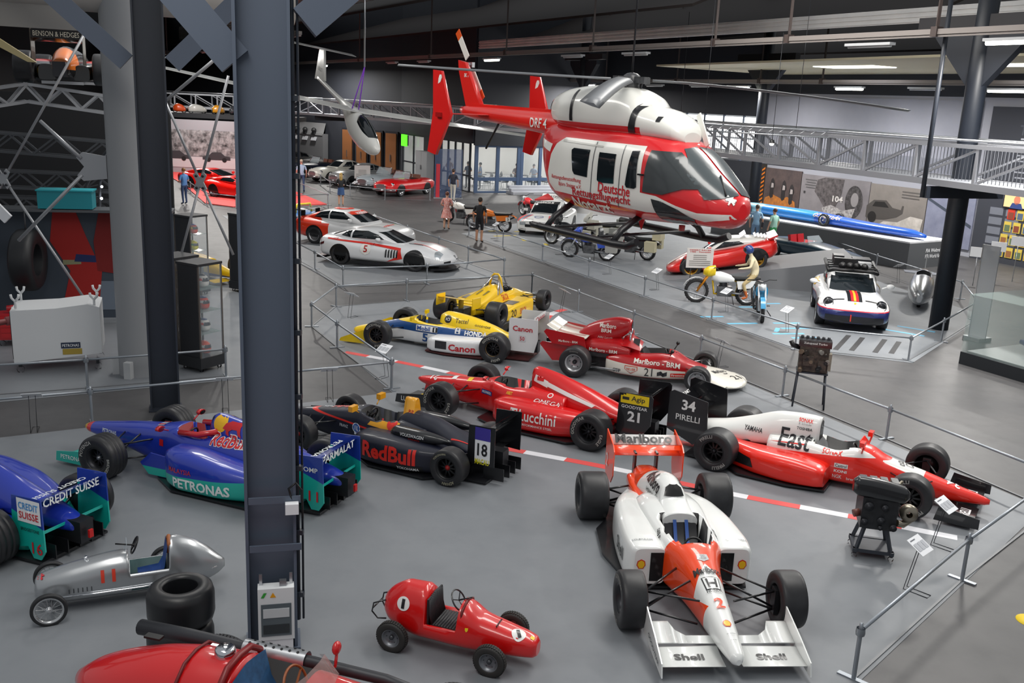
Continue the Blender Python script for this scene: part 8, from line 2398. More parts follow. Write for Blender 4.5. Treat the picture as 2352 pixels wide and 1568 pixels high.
# pit display: framed picture, big tyre, fire bottles, chequered flag
pd = thing('pit_display', 'dark framed pit stop display with a large photo of red overalls', 'display', (-10.4, 22.3, 0), radians(14))
B().box((0, 0, 1.45), (4.4, .1, 2.6)).build('panel', mat('3a4450', .6), pd)
B().box((0, -.3, 2.78), (4.5, .7, .06)).build('canopy_shelf', mat('55585c', .4, .3), pd)
for x, pts, col in ((-.05, [(-.3, -1), (.5, -1.0), (.6, -.2), (.3, .6), (.1, 1.2), (-.4, 1.2), (-.5, .5), (-.1, -.2)], 'a01c18'), (.75, [(-.3, -.2), (.3, -.3), (.4, .6), (.3, 1.2), (-.2, 1.2), (-.35, .5)], '7a1614'), (.4, [(-.45, .02), (.1, .0), (.12, .16), (-.4, .2)], '1c2a5c'), (-.15, [(-.15, -.06), (.25, -.04), (.25, .06), (-.15, .06)], '8a8a6a')):
 lay('photo_shape', poly(pts), mat(col, .7), pd, (x, -.06, 1.5), (1, 0, 0), (0, 0, 1), off=.004 + .002 * abs(x))
lay('photo_ground', rect2(1.8, .7), mat('6a7684', .7), pd, (.8, -.055, .7), (1, 0, 0), (0, 0, 1), off=.002)
o = B().lathe([(.36, .2), (.42, .24), (.62, .24), (.68, .18), (.7, .1), (.7, -.1), (.68, -.18), (.62, -.24), (.42, -.24), (.36, -.2), (.34, 0), (.36, .2)], (0, 0, 0), 'X', 40).build('giant_slick', mat('17191d', .5))
o.location = (-11.0, 21.2, 1.7)
o.rotation_euler = (0, 0, radians(10))
tag(o, 'huge black tyre hung up in the pit display', 'tyre')
tag(B().tube([(-11.0, 21.2, 2.1), (-11.0, 21.2, 2.8)], .02, 6).build('tyre_hanger', GUN), 'thin rod carrying the huge tyre', 'rod')
tk = thing('teal_box', 'teal display crate on top of the pit display', 'crate', (-10.35, 21.9, 2.81), radians(14))
B().box((0, 0, .22), (1.15, .5, .4)).build('crate', mat('14808c', .5), tk)
B().box((0, 0, .43), (1.2, .55, .03)).build('lid_rim', mat('1a94a0', .5), tk)
for i, x in enumerate((-11.75, -12.2)):
 f = thing('tyre_sleeve', 'red tyre warmer panel with white letter B', 'panel', (x, 20.6, 1.55), radians(8), 'red panels with letter B')
 B().box((0, 0, .3), (.26, .05, .6), ry=-.12).build('panel', mat('c4241c', .6), f)
 lay('lettering', fit(text2d('B', 1, .04), .14, .2), mat('f0f0ee', .6), f, (0, -.027, .42), (1, 0, 0), (0, 0, 1))
 B().tube([(0, .05, -1.55), (0, .05, .1)], .015, 6).build('stand', GUN, f)
fl = thing('chequered_flag', 'black and white chequered flag hanging on its pole', 'flag', (-11.95, 20.2, 0), radians(10))
B().tube([(.36, 0, 0), (.36, 0, 1.65)], .015, 6).build('pole', mat('8a7a5a', .6), fl)
fw_, fb_ = B(), B()
for i in range(9):
 for j in range(11):
  x, z = -.3 + i * .072, .55 + j * .085
  y = .03 * sin(i * .9)
  y2 = .03 * sin((i + 1) * .9)
  (fw_ if (i + j) % 2 else fb_).add([(x, y, z), (x + .072, y2, z), (x + .072, y2, z + .085), (x, y, z + .085)], [(0, 1, 2, 3)])
fw_.build('white_squares', mat('e4e4e2', .8), fl)['kind'] = 'stuff'
fb_.build('black_squares', mat('15161a', .8), fl)['kind'] = 'stuff'
# ------------------------------------------------------------------ glass display case at the right edge with a blue craft
g = thing('glass_case', 'large glass display case on a dark plinth at the hall edge', 'showcase', (13.15, 20.6, 0), radians(-62))
B().box((0, .0, .15), (5.2, 2.6, .3)).build('plinth', mat('23272c', .5), g)
B().box((0, 0, .32), (5.0, 2.4, .03)).build('plinth_top', mat('8a9090', .4), g)
gl = mat('bcd0cc', .03, alpha=.13, key='bigglass')
B().box((0, -1.28, 1.0), (5.2, .012, 1.4)).build('glass_pane', gl, g)
B().box((-2.58, 0, 1.0), (.012, 2.55, 1.4)).build('glass_pane', gl, g)
B().box((0, 0, 1.7), (5.2, 2.6, .012)).build('glass_lid', gl, g)
c = Car('hydroplane', 'dark blue craft hull with yellow lines inside the glass case', 'boat', (12.95, 20.9), radians(118), z=.34)
c.add('hull', hull([(-1.6, .5, .25, .4, .6, 3, 3), (-.4, .5, .15, .4, .6, 3, 3), (.9, .3, .12, .3, .45, 3, 3), (1.6, .06, .2, .26, .32, 2, 2)], 20, 20), paint('14285c', [('c8b820', [(0, 0, -1, .17)])]), 'hull')
c.mark(rect2(.5, .08), 'd8dce0', (.3, 0, .6), 'B', 'hull')
for x in (-.8, .5):
 c.add('cradle', B().box((x, 0, .06), (.1, .7, .14)), GUN)
st = thing('info_stele', 'tall slim glass info stele with metal foot', 'stele', (12.4, 24.85, 0), radians(-62))
B().box((0, 0, 1.3), (.5, .03, 2.5)).build('panel', mat('a4a8ac', .3, alpha=.75, key='stele'), st)
B().box((0, 0, .06), (.5, .5, .1)).build('foot', STEEL, st)
B().box((-.25, 0, 1.3), (.02, .05, 2.5)).build('edge', STEEL, st)
# red floor-standing info column by the cafe
st = thing('info_column', 'clear info column with red lettering strip near the cafe', 'stele', (-4.1, 55.6, 0), radians(10))
B().box((0, 0, 1.4), (1.6, .05, 2.8)).build('panel', mat('5a6a8c', .2, alpha=.45, key='infoc'), st)
B().box((-.6, -.04, 1.0), (.22, .03, 1.9)).build('red_strip', mat('c02838', .5), st)
B().box((0, 0, .03), (1.7, .4, .05)).build('foot', STEEL, st)
# orange umbrella-shaped lamp shade
u = thing('orange_canopy', 'orange scalloped hanging canopy beyond the helicopter nose', 'lamp', (7.1, 44.0, 4.75), 0)
ring = []
for t in range(7):
 rr = .62 * sin(pi / 2 * t / 6)
 zz = .62 * cos(pi / 2 * t / 6) * .85
 ring.append([(max(rr, .002) * (1 + .05 * (k % 2)) * cos(2 * pi * k / 24), max(rr, .002) * (1 + .05 * (k % 2)) * sin(2 * pi * k / 24), zz) for k in range(24)])
B().rings(ring, caps=False).build('shade', mat('c8561c', .6), u)
B().tube([(0, 0, .5), (0, 0, 5.0)], .012, 6).build('cord', GUN, u)
# spotlight on the bridge
sp = thing('spotlight', 'small bright spotlight under the truss in front of the bridge', 'lamp', (7.6, 29.6, 4.75), 0)
B().lathe([(.001, .12), (.06, .1), (.08, 0)], (0, 0, 0), 'Z', 14).build('housing', BLACK, sp)
B().ball((0, 0, 0), .07, 8).build('bulb', mat((1, .96, .85), .4, emit=14), sp)
B().tube([(0, 0, .1), (0, 0, 3.2)], .008, 6).build('cord', GUN, sp)
lt = thing('lighting_truss', 'slim aluminium lighting truss hanging before the bridge', 'truss', (0, 0, 0), 0)
a, c_ = Vector((5.2, 31.2, 5.0)), Vector((9.2, 29.3, 5.0))
dd = (c_ - a)
for off in ((0, 0, 0), (0, .2, 0), (0, .1, .2)):
 o3 = Vector(off)
 B().tube([a + o3, c_ + o3], .022, 8).build('truss_tube', STEEL, lt)
for i in range(14):
 p = a + dd * (i / 14)
 q = a + dd * ((i + 1) / 14)
 B().tube([p, q + Vector((0, .1, .2))], .01, 5).build('truss_web', STEEL, lt)
for i in (2, 11):
 p = a + dd * (i / 14)
 B().tube([p + Vector((0, .1, .2)), p + Vector((0, .1, 4))], .008, 5).build('hanger', GUN, lt)
# ------------------------------------------------------------------ photo wall, record car and fittings
WD = Vector((.453, -.891, 0))
WN = Vector((-.891, -.453, 0))
def wp(s, z, out=.12):
 p = Vector((13.2, 53.4, z)) + WD * s + WN * out
 return p
WA = atan2(WD.y, WD.x)
def wall_panel(name, label, s0, s1, z0, z1, m, cat='poster', out=.16, th=.06, part_='panel'):
 sc = (s0 + s1) / 2
 r = thing(name, label, cat, tuple(wp(sc, 0, 0)), WA)
 r['s'] = sc
 B().box((0, -out, (z0 + z1) / 2), (s1 - s0, th, z1 - z0)).build(part_, m, r)
 return r
def onwall(r, name, shape, col, s, z, off=.205, rough=.75):
 return lay(name, shape, mat(col, rough) if isinstance(col, str) else col, r, (s - r['s'], -off, z), (1, 0, 0), (0, 0, 1), off=.0)
def cloudy(c1, c2, sc):
 return noisy(c1, c2, sc, .8)
r = wall_panel('sky_mural', 'large pale grey photo mural of a flat horizon above the posters', 0.15, 13.6, 2.95, 6.5, noisy('80838e', '9496a2', .25, .8), out=.14)
onwall(r, 'horizon_band', rect2(13.4, 1.0), noisy('6a6d78', '7e818c', 1.2, .8), 6.9, 3.5, .175)
r = wall_panel('tyre_track_poster', 'dark poster strip with orange tyre track pattern', 0.1, .72, .6, 2.9, mat('2a2420', .8))
for i in range(9):
 for sg in (-1, 1):
  onwall(r, 'tread_mark', poly([(0, 0), (sg * .24, .14), (sg * .24, .24), (0, .09)][::sg]), 'd87418', .41 + sg * .04, .68 + i * .23)
r = wall_panel('motocross_poster', 'brown grey poster of three motocross riders in orange dust', .75, 3.5, .7, 2.75, noisy('3c3436', '5a4c4a', 1.5, .8))
onwall(r, 'dust', poly([(-1.3, -.5), (1.2, -.5), (1.1, -.1), (.5, .1), (.1, -.05), (-.6, .12), (-1.2, -.1)]), noisy('8a5a34', 'c87a2c', 5, .8), 2.1, 1.25, .2)
for i, (s, z) in enumerate(((1.4, 1.75), (2.3, 1.7), (2.9, 1.55))):
 onwall(r, 'rider', poly([(-.16, -.5), (-.05, -.6), (.12, -.5), (.1, -.1), (.2, .1), (.12, .35), (0, .5), (-.12, .4), (-.18, .1)]), '2a2628', s, z, .208)
 onwall(r, 'rider_vest', poly([(-.1, -.08), (.1, -.06), (.08, .16), (-.08, .18)]), 'a8a0a0', s, z + .05, .212)
r = wall_panel('quad_poster', 'grey poster of a muddy quad wheel with number 104', 3.55, 8.15, .6, 2.65, noisy('6e6a6e', '868286', .8, .8))
onwall(r, 'quad', poly([(-1.2, .8), (-.7, .95), (.6, .95), (.5, .2), (.2, -.4), (-.5, -.6), (-1.0, -.1), (-1.35, .2)]), noisy('302c2e', '6a6466', 5, .8), 5.9, 1.65, .2)
onwall(r, 'wheel', disc2(.78, 28, .72), noisy('1c1a1b', '5a5658', 7, .8), 7.25, 1.6, .206)
onwall(r, 'wheel_hub', disc2(.34, 24, .72), '8a8688', 7.3, 1.7, .21)
onwall(r, 'mud', poly([(-.8, -.5), (1.0, -.55), (1.2, .1), (.4, -.1), (-.4, .1), (-1.0, -.1)]), noisy('6a6668', 'c8c4c4', 9, .8), 6.2, 1.2, .209)
onwall(r, 'lettering', fit(text2d('104', 1, .03), .7, .3), 'd0ccca', 6.2, 1.62, .214)
onwall(r, 'lettering', fit(text2d('"', 1, .05), .12, .12), '2a2a2c', 3.85, 1.75, .214)
for i in range(4):
 onwall(r, 'text_line', rect2(.8 - .15 * (i % 2), .05), '5a585a', 4.25, 2.4 - i * .13, .208)
r = wall_panel('rally_poster', 'grey poster of a rally car sliding through dust', 8.2, 11.5, .45, 2.6, noisy('716c68', '827c78', 1.2, .8))
onwall(r, 'car', poly([(-.95, -.5), (-.95, .05), (-.55, .35), (.2, .4), (.6, .1), (1.1, .05), (1.15, .25), (1.25, .25), (1.22, -.1), (.9, -.3), (.2, -.5), (-.5, -.55)]), '4a4644', 9.05, 1.5, .2)
onwall(r, 'car_window', poly([(-.6, .05), (-.45, .28), (.1, .32), (.4, .08)]), '1c1a1a', 9.05, 1.5, .206)
onwall(r, 'car_wheel', disc2(.26), '1c1a1a', 8.5, 1.05, .206)
onwall(r, 'dust_cloud', poly([(-1.1, -.4), (1.6, -.45), (1.7, .3), (1.0, .35), (.3, .0), (-.5, -.05)]), noisy('a29c96', 'cac4be', 3, .8), 9.75, .98, .209)
for i in range(3):
 onwall(r, 'text_line', rect2(1.0, .05), '5a5654', 10.6, 2.4 - i * .13, .208)
r = wall_panel('water_mural', 'tall grey blue photo of a salt lake surface', 11.55, 14.0, .3, 2.65, noisy('6c7086', '82869a', 1.8, .8))
onwall(r, 'dark_streak', poly([(-1.2, .62), (-1.2, .5), (1.2, -.5), (1.2, -.36)]), '3a4250', 12.75, 1.7, .2)
# dark text wall with screen and magazine covers
r = wall_panel('text_wall', 'dark info wall with screen, text and yellow magazine covers', 14.1, 20.0, 0, 6.3, mat('30333c', .75))
for i in range(2):
 for j in range(4):
  onwall(r, 'text_block', rect2(.62, .3), '6a6e78', 15.05 + i * .75, 2.1 - j * .4, .2)
onwall(r, 'lettering', fit(text2d('The Fastest', 1, .02), 2.2, .4), '4a4e58', 16.6, 5.4, .2)
onwall(r, 'text_line', rect2(1.2, .07), 'a8abb4', 16.2, 5.05, .2)
for j in range(6):
 onwall(r, 'text_line', rect2(.9 - .1 * (j % 3), .06), '8a8d96', 16.0, 4.4 - j * .22, .2)
sc = wall_panel('wall_screen', 'flat screen showing a mans face on the dark info wall', 15.35, 16.6, 2.3, 2.9, BLACK, 'screen', .26, .06, 'bezel')
onwall(sc, 'picture', rect2(1.16, .52), mat('c8a878', .4, emit=.7), 15.97, 2.6, .296)
onwall(sc, 'face', disc2(.18, 20, .8), mat('b06a50', .4, emit=.5), 15.97, 2.64, .3)
onwall(sc, 'shoulders', poly([(-.3, -.2), (.3, -.2), (.2, .02), (-.2, .02)]), mat('2a3a6a', .4, emit=.4), 15.97, 2.5, .3)
for i in range(4):
 for j in range(4):
  s = 15.75 + i * .42 - .08 * j
  q = wall_panel('magazine_cover', 'framed magazine cover in the yellow grid on the info wall' if (i, j) != (0, 0) else 'red framed magazine cover at the corner of the yellow grid', s - .16, s + .16, 1.84 - j * .52, 2.26 - j * .52, mat('c0301c' if (i, j) == (0, 0) else 'c8b04a', .6), 'picture', .21, .03, 'frame')
  q['group'] = 'magazine covers on the info wall'
  onwall(q, 'cover_picture', rect2(.24, .26), ('7a3a28', '5a6a4a', '8a5a34', '4a5a72')[(i * 3 + j) % 4], s, 2.0 - j * .52, .232)
# signs on thin poles in front of the dark wall
for i, (x, y, z) in enumerate(((16.3, 33.6, 1.2), (17.3, 34.2, 1.35), (18.3, 34.8, 1.5))):
 q = thing('pole_sign', ('low', 'middle', 'tall')[i] + ' white sign on a thin pole before the dark info wall', 'sign', (x, y, 0), radians(-30))
 B().tube([(0, 0, 0), (0, 0, z)], .015, 6).build('pole', STEEL, q)
 B().box((0, -.02, z), (.5, .02, .34)).build('panel', PAPER, q)
# platform with the long blue record car
pf = thing('record_platform', 'long grey plinth with white salt surface under the blue record car', 'plinth')
P0, P1 = Vector((15.1, 36.6, 0)), Vector((9.2, 45.35, 0))
pd_ = (P1 - P0).normalized()
pn = Vector((-pd_.y, pd_.x, 0))
pn = pn if pn.x > 0 else -pn
L = (P1 - P0).length
o = [P0, P0 + pn * 2.6, P1 + pn * 2.6, P1]
B().prism([tuple(q) for q in o], (0, 0, 1.0)).build('plinth', mat('55585c', .6), pf)
B().prism([tuple(q + Vector((0, 0, 1.0))) for q in o], (0, 0, .06)).build('salt_top', noisy('b9bbc0', 'd2d4d8', 1.2, .8), pf)
for t, tx in ((1.62, 'FIA Weltrekord'), (1.62, 'FIA World Record')):
 z = .68 if 'Welt' in tx else .45
 lay('lettering', fit(text2d(tx, 1, .02), 1.3, .15), mat('e4e6ea', .6), pf, P0 + pn * 1.75 + Vector((0, 0, z)), pn, (0, 0, 1), off=.01)
c = Car('record_car', 'very long low blue land speed record car on the grey plinth', 'record car', (0, 0), 0)
c.root.location = P0 + pd_ * 1.0 + pn * 1.1 + Vector((0, 0, 1.06))
c.root.rotation_euler = (0, 0, atan2(-pd_.y, -pd_.x))
m = paint('1c5ac8', [('2a8ae0', [(-1, 0, 0, -4.2)]), ('8ac0d8', [(-1, 0, 0, -7.2)])])
c.add('body', hull([(.9, .08, .1, .16, .22, 2, 2), (.2, .3, .06, .22, .36, 2.4, 3), (-2.0, .4, .06, .22, .4, 2.4, 3), (-5.0, .42, .06, .26, .52, 2.4, 3), (-8.0, .4, .06, .26, .5, 2.4, 3), (-9.0, .2, .1, .24, .36, 2.2, 2.4)], 36, 26), m, 'body')
for sg in (1, -1):
 c.wheel(-3.6, sg * .5, .26, .16, .18, 'wire', CHROME)
 c.wheel(-8.0, sg * .48, .24, .16, .17, 'wire', CHROME)
 c.text('GOODYEAR', 1.4, .16, 'e4c8a8', (-3.6, sg * .4, .4), 'L' if sg > 0 else 'R', 'body', bold=.02)
# crowd photograph behind the red sports cars
r = thing('crowd_mural', 'black and white mural of a crowd at a street race behind the red cars', 'mural', (0, 0, 0))
A0, A1 = Vector((-23.6, 64.2, 0)), Vector((-18.0, 64.2, 0))
B().box((-21.2, 64.3, 1.75), (4.8, .1, 3.5)).build('panel', mat('a2a2a8', .8), r)
q = lay('crowd', rect2(4.8, 1.7), noisy('1c1c1e', 'b4b4b6', 3.2, .8), r, (-21.2, 64.24, 2.0), (1, 0, 0), (0, 0, 1))
lay('road', rect2(4.8, .7), mat('c9c9cc', .8), r, (-21.2, 64.23, .75), (1, 0, 0), (0, 0, 1))
for x in (-22.9, -20.2):
 lay('street_car', poly([(-.9, -.2), (-.9, .0), (-.5, .08), (-.25, .3), (.3, .32), (.6, .08), (.95, .02), (.95, -.2)]), mat('3a3a3e', .8), r, (x, 64.22, 1.15), (1, 0, 0), (0, 0, 1))
 for d in (-.5, .55):
  lay('street_wheel', disc2(.15), mat('1a1a1c', .8), r, (x + d, 64.21, .97), (1, 0, 0), (0, 0, 1))
# upper gallery clutter behind the bridge: engines and bikes on the mezzanine
sh = thing('gallery_ledge', 'dark gallery ledge carrying small machines above the crowd mural', 'ledge', (-21, 66.5, 0))
B().box((0, 0, 3.75), (12, 3, .3)).build('ledge', mat('2a2b2f', .6), sh)
for x in (-4, 4):
 B().box((x, .8, 1.8), (.3, .3, 3.6)).build('ledge_post', DARKST, sh)
for i, (x, col, s) in enumerate(((-3.2, 'd8d8d8', .5), (-2.0, 'c84a1c', .4), (-.8, 'b8b8b4', .6), (.6, 'c8881c', .45), (1.8, '33353a', .6), (3.0, '8a2a20', .5))):
 t = thing('gallery_machine', ('white', 'orange', 'silver', 'amber', 'black', 'dark red')[i] + ' small machine on the gallery ledge', 'machine', (-21 + x, 65.6, 3.9), .3 * i)
 hull([(-s, .1, .1, .25, .4, 2.4, 3), (-s * .3, .3, .05, .3, .6, 2.4, 3), (s * .5, .25, .05, .28, .5, 2.4, 3), (s, .1, .1, .2, .3, 2, 3)], 10, 14).build('machine_body', gloss(col), t)
 for w in (-s * .7, s * .7):
  B().lathe([(.16, -.05), (.2, -.04), (.2, .04), (.16, .05)], (w, 0, .18), 'Y', 16).build('machine_wheel', BLACK, t)
# trophy cabinet with helmets at the far left
k = thing('bust_cabinet', 'grey slanted display wall with a row of dark busts', 'display', (-17.95, 77.5, 0), radians(-40.5))
B().box((0, 0, 1.3), (7.5, .5, 2.4)).build('back_wall', mat('6a6b6e', .6), k)
B().prism([(-3.7, -.3, 2.4), (3.7, -.3, 2.4), (3.3, .3, 3.3), (-3.3, .3, 3.3)], (0, .1, 0)).build('slanted_top', mat('77787a', .6), k)
for i in range(6):
 b_ = B().ball((-2.8 + i * 1.1, -.3, 2.75), .2, 8).box((-2.8 + i * 1.1, -.3, 2.5), (.3, .2, .2))
 b_.build('bust', mat('1c1d20', .5), k)
 B().box((-2.8 + i * 1.1, -.32, 2.1), (.6, .06, .3), rx=-.4).build('plaque', mat('b8bac0', .5), k)
# cafe furniture seen through the glass
for i, (x, y) in enumerate(((-3.5, 63.2), (-2.6, 64.6), (-1.5, 62.2), (-.8, 63.0), (.4, 62.9), (1.3, 63.8), (2.2, 64.6), (-6.2, 69.2), (-2.0, 66.5), (.2, 65.4))):
 t = thing('cafe_table', 'small round cafe table with dark top behind the glass', 'table', (x, y, .06), 0, 'cafe tables')
 B().lathe([(.001, .74), (.4, .74), (.4, .7), (.001, .7)], (0, 0, 0), 'Z', 18).build('table_top', mat('2a2624', .4), t)
 B().lathe([(.03, .02), (.03, .7)], (0, 0, 0), 'Z', 8).build('leg', STEEL, t)
 B().lathe([(.001, .02), (.24, .02), (.24, 0)], (0, 0, 0), 'Z', 14).build('base', STEEL, t)
 for a in (.4, 3.5):
  h = thing('cafe_chair', 'black shell cafe chair on thin white legs', 'chair', (x + .62 * cos(a), y + .62 * sin(a), .06), a + pi, 'cafe chairs')
  hull([(-.2, .2, .44, .6, .82, 2.4, 3), (-.1, .22, .42, .46, .6, 2.4, 3), (.18, .18, .42, .45, .47, 2.4, 3)], 6, 12).build('seat_shell', mat('1c1d20', .5), h)
  for sx in (-.15, .15):
   for sy in (-.14, .14):
    B().tube([(sx, sy, .44), (sx * 1.4, sy * 1.4, 0)], .012, 5).build('leg', mat('d0d0d0', .4), h)
for i, (x, y, col) in enumerate(((-4.7, 64.6, 'c8a040'), (-3.3, 61.7, '3a4a6a'), (-2.5, 61.3, '8aa0c0'), (.9, 62.1, 'a8b8d0'), (-.2, 61.9, '6a4a48'))):
 person('cafe guest in %s top behind the glass' % ('mustard', 'navy', 'pale blue', 'light grey', 'brown')[i], (x, y, .06), 1.2 + i, 1.7, col, '30343c', hair='3a2a20', arms='front')
w = thing('white_cabinet', 'tall white double door cabinet beside the cafe glazing', 'cabinet', (-6.4, 64.95, 0), radians(-62))
B().box((0, 0, 1.05), (2.0, .5, 2.1)).build('carcass', mat('b8babe', .5), w)
for sx in (-1, 1):
 B().box((sx * .5, -.26, 1.05), (.96, .02, 2.02)).build('cabinet_door', mat('c2c4c8', .5), w)
 B().box((sx * .08, -.285, 1.05), (.02, .02, .3)).build('handle', GUN, w)
ex = thing('exit_sign', 'glowing green sign high on the cafe glazing', 'sign', (-8.2, 68.7, 2.35), radians(-62))
B().box((0, -.05, .25), (1.0, .08, .8)).build('panel', mat((.1, 1.0, .02), .5, emit=1.2), ex)
B().box((0, .05, .25), (.9, .1, .7)).build('backing', GUN, ex)
s_ = thing('entrance_steps', 'white entrance steps before the blue doors', 'steps', (1.2, 60.3, 0), radians(27))
for i in range(3):
 B().box((0, i * .3, .09 + i * .17), (3.6, .34, .17)).build('step', mat('b9bcc4', .6), s_)
 B().box((0, .5, .09 + i * .17), (3.6, .7, .17)).build('riser_core', mat('a8abb4', .6), s_) if i == 0 else None
# ------------------------------------------------------------------ tensioned rods, lattice girders and the car hung up at the left
M_ROD = mat('a4a6aa', .4, .5)
def rods(name, label, node, ends, plate=.16, n=(0, -1, 0)):
 r = thing(name, label, 'bracing')
 nd = Vector(node)
 for e in ends:
  B().tube([nd, e], .029, 8).build('rod', M_ROD, r)
 o = []
 for k in range(4):
  a = pi / 4 + k * pi / 2
  o += [(1.0 * cos(a - .28), 1.6 * sin(a - .2)), (1.0 * cos(a + .28), 1.6 * sin(a + .2)), (.45 * cos(a + pi / 4), .55 * sin(a + pi / 4))]
 B().prism([(nd.x + p[0] * plate, nd.y - .05, nd.z + p[1] * plate) for p in o], (0, .05, 0)).build('node_plate', M_ROD, r)
 for k in range(4):
  a = pi / 4 + k * pi / 2
  B().lathe([(.001, -.07), (.028, -.07), (.028, .02)], (nd.x + .6 * plate * cos(a), nd.y, nd.z + 1.1 * plate * sin(a)), 'Y', 10).build('bolt', GUN, r)
 return r
rods('rod_bracing', 'crossed tension rods with a cast node plate before the red sports cars', (-6.7, 20.2, 3.72), [(-7.5, 20.2, 5.65), (-6.05, 20.2, 5.9), (-7.25, 20.2, 1.9), (-6.05, 20.2, 2.2)])
rods('rod_bracing', 'crossed tension rods with a cast node plate left of the round pillar', (-10.85, 20.2, 3.6), [(-8.95, 20.2, 6.6), (-9.2, 20.2, .9), (-12.6, 20.2, 5.4), (-12.4, 20.2, 1.6), (-13, 20.2, 3.5)])
rr = thing('rod_pair', 'pair of pale rods meeting a gusset on the round pillar', 'bracing')
B().prism([(-8.3, 18.3, 4.36), (-7.85, 18.3, 4.3), (-7.85, 18.3, 3.88), (-8.3, 18.3, 3.82), (-8.42, 18.3, 3.92), (-8.28, 18.3, 4.09), (-8.42, 18.3, 4.26)], (0, .04, 0)).build('gusset', M_ROD, rr)
B().tube([(-8.32, 18.3, 4.24), (-9.1, 18.4, 4.9)], .035, 8).build('rod', M_ROD, rr)
B().tube([(-8.32, 18.3, 3.94), (-9.7, 18.4, 2.6)], .035, 8).build('rod', M_ROD, rr)
B().tube([(-7.45, 20.3, 5.3), (-6.0, 20.3, 6.5)], .035, 8).build('rod', M_ROD, rr)
def girder(label, a, c, n, h=.45, d=.4, m=None):
 g = thing('lattice_girder', label, 'girder', group='pale lattice girders of the stage')
 a, c = Vector(a), Vector(c)
 dv = (c - a)
 u = dv.normalized()
 v = u.cross(Vector((0, 0, 1))).normalized() * d
 m = m or M_ROD
 for q in (Vector(), v):
  for z in (0, h):
   B().bar(a + q + Vector((0, 0, z)), c + q + Vector((0, 0, z)), .06).build('chord', m, g)
  for i in range(n):
   p0, p1 = a + q + dv * (i / n), a + q + dv * ((i + 1) / n)
   z0, z1 = (0, h) if i % 2 else (h, 0)
   B().bar(p0 + Vector((0, 0, z0)), p1 + Vector((0, 0, z1)), .045).build('web', m, g)
 return g
girder('pale lattice girder under the hanging black racer, along the front', (-10.55, 20.9, 5.2), (-8.5, 21.5, 4.95), 6, .36)
girder('pale lattice girder under the hanging black racer, along its side', (-12.4, 19.5, 4.75), (-10.6, 20.85, 5.2), 6, .36)
DK = mat('55575b', .5, .4)
girder('dim lattice girder of the dark stage, upper', (-15, 24.5, 3.95), (-9.9, 24.5, 3.75), 9, .45, .4, DK)
girder('dim lattice girder of the dark stage, middle', (-15, 25.2, 2.9), (-10.4, 25.2, 2.9), 9, .42, .4, DK)
girder('dim lattice girder of the dark stage, lower', (-15, 25.6, 2.2), (-10.6, 25.6, 2.2), 9, .4, .4, DK)
ar = thing('stage_arch', 'curved lattice arch with a line of small bright lamps', 'arch')
pts = [(-9.0, 23.2, 4.6), (-9.6, 23.6, 4.3), (-10.2, 24.1, 3.8), (-10.65, 24.4, 3.2), (-10.8, 24.6, 2.4), (-10.85, 24.8, 1.2), (-10.85, 24.8, 0)]
for off in (0, .35):
 B().tube([(x - off, y, z - off * .3) for x, y, z in pts], .04, 8).build('arch_tube', DK, ar)
for i in range(14):
 t = i / 13 * 5
 j = int(min(t, 4.99))
 f = t - j
 p = Vector(pts[j]).lerp(Vector(pts[j + 1]), f)
 B().bar(p, p + Vector((-.35, 0, -.1)), .03).build('arch_web', DK, ar)
 B().ball(p + Vector((.08, -.1, -.05)), .035, 6).build('lamp', mat((.85, .9, 1.0), .4, emit=10 if i % 3 == 0 else 2), ar)
# black car with golden trim on the girders
c = Car('formula_race_car', 'black and yellow formula car hung above the lattice girders at the left', 'race car', (-9.75, 20.9), radians(108), z=5.58)
c.add('monocoque', hull([(3.6, .05, .3, .36, .42, 2, 2), (2.8, .18, .16, .34, .56, 2.4, 3), (1.6, .34, .08, .38, .7, 3, 5), (.6, .3, .08, .4, .8, 2, 4), (-.5, .16, .2, .36, .5, 2.4, 4)], 24, 24), paint('111114', [('d8701c', [(0, 0, 1, -.3), (-1, 0, 0, .3)])]), 'tub')
for sg in (1, -1):
 c.add('sidepod', hull([(1.7, .22, .1, .28, .5, 5, 6, sg * .52), (.9, .26, .06, .28, .52, 4, 6, sg * .54), (.0, .16, .08, .24, .4, 3, 5, sg * .34)], 14, 18), paint('111114', [('c8281c', [(0, 0, 1, -.46)])]))
 c.add('wing_endplate', endplate(B(), [(-.35, .4), (-.35, 1.06), (-.85, 1.08), (-.85, .4)], sg * .48), mat('3a3630', .4))
 for x, t in ((2.9, .78), (0, .76)):
  o = c.wheel(x, sg * t, .33, .36, .19, 'multi', gloss('c8a818'), GUN)
c.add('rear_wing', foil(B(), -.47, .47, -.4, .84, .4, .08, .35, .06, 8), GBLACK)
c.add('wing_board', B().box((-.8, 0, .98), (.03, .94, .17)), GBLACK)
c.text('BENSON & HEDGES', .86, .1, 'c9c3b4', (-.815, 0, .98), 'rear', None, off=.006, bold=.0)
c.add('gearbox', B().box((-.5, 0, .3), (.5, .25, .3)), GUN)
for x in (-.3, 2.6):
 c.add('support_leg', B().box((x, 0, .03), (.1, .8, .06)), M_ROD)
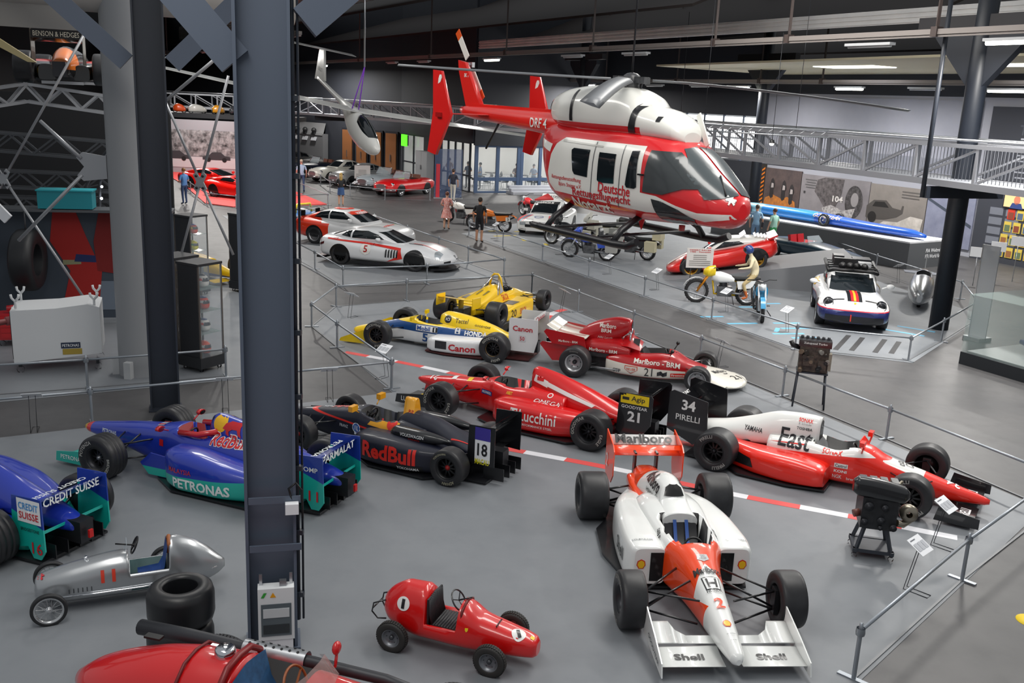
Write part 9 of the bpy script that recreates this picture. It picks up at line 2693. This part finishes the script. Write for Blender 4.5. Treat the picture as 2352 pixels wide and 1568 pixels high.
# cream soffit piece and white clipboard-like panels at the left edge
tag(B().prism([(-9.9, 17.2, 6.55), (-9.5, 17.2, 6.55), (-8.6, 17.4, 5.95), (-8.75, 17.4, 5.95)], (0, .05, 0)).build('light_panel', mat('c8b888', .6)), 'slanting cream light panel below the pale tube beam', 'panel')
tag(B().prism([(-11.15, 19.6, 3.3), (-10.95, 19.6, 3.42), (-10.45, 19.6, 2.9), (-10.6, 19.6, 2.75)], (0, .06, 0)).build('white_placard', PAPER), 'tilted white panel below the node plate at the left', 'panel')
# ramp under the red wedge rally car
rp = thing('display_ramp', 'grey wedge ramp carrying the red wedge rally car', 'ramp', (8.34, 32.75, 0), radians(170))
B().prism([(3.1, -1.3, 0), (-3.0, -1.3, 1.13), (-3.0, -1.3, 0)], (0, 2.9, 0)).build('wedge', mat('77797d', .6), rp)
wall('wall_dark_backdrop', (-19, 26.4), (-9.8, 27.2), 0, 5.3, mat('131418', .8), .1)  # dark backdrop added to darken the view behind the stage girders
# ------------------------------------------------------------------ tape and tyre marks on the floors
tm = bpy.data.objects.new('floor_tape_marking', None)
COL.objects.link(tm)
struct(tm, 'coloured tape and tyre marks stuck on the floor')
def tape(x, y, w, l, a, col, z=.0085, name='tape_mark'):
 B().box((x, y, z), (l, w, .003), rz=radians(a)).build(name, mat(col, .6), tm)
for x, y, l, a in ((-.5, 40.9, 1.1, 30), (.1, 42.5, .5, 30), (.3, 39.9, .5, 100), (1.2, 38.9, .5, 100), (-1.0, 42.3, .6, 30), (1.9, 40.6, .4, 30)):
 tape(x, y, .16, l, a, 'c8b020')
tape(2.2, 36.6, .14, .6, 60, 'd04a30')
for x, y, l, a in ((6.3, 25.6, .9, 15), (7.1, 25.0, .5, 70), (7.6, 25.9, .8, 12), (7.7, 25.3, .9, 12), (7.3, 24.6, .9, 12), (7.6, 24.2, .7, 12), (5.6, 26.3, .7, 15), (7.0, 27.9, .6, 12), (10.6, 25.4, 1.2, -35), (11.2, 25.9, 1.0, -35), (7.9, 28.6, .5, 15)):
 tape(x, y, .12, l, a, '6ab4d8')
for x, y, l, a in ((8.5, 23.9, 1.9, 62), (8.85, 23.8, 1.7, 62), (9.4, 23.7, 1.7, 62), (9.75, 23.6, 1.5, 62)):
 tape(x, y, .13, l, a, '3a3a3c', name='tyre_mark')
b = B().lathe([(.001, .004), (.16, .004), (.16, 0)], (6.25, 10.15, 0), 'Z', 24)
b.build('floor_sticker', mat('e8c81a', .6), tm)
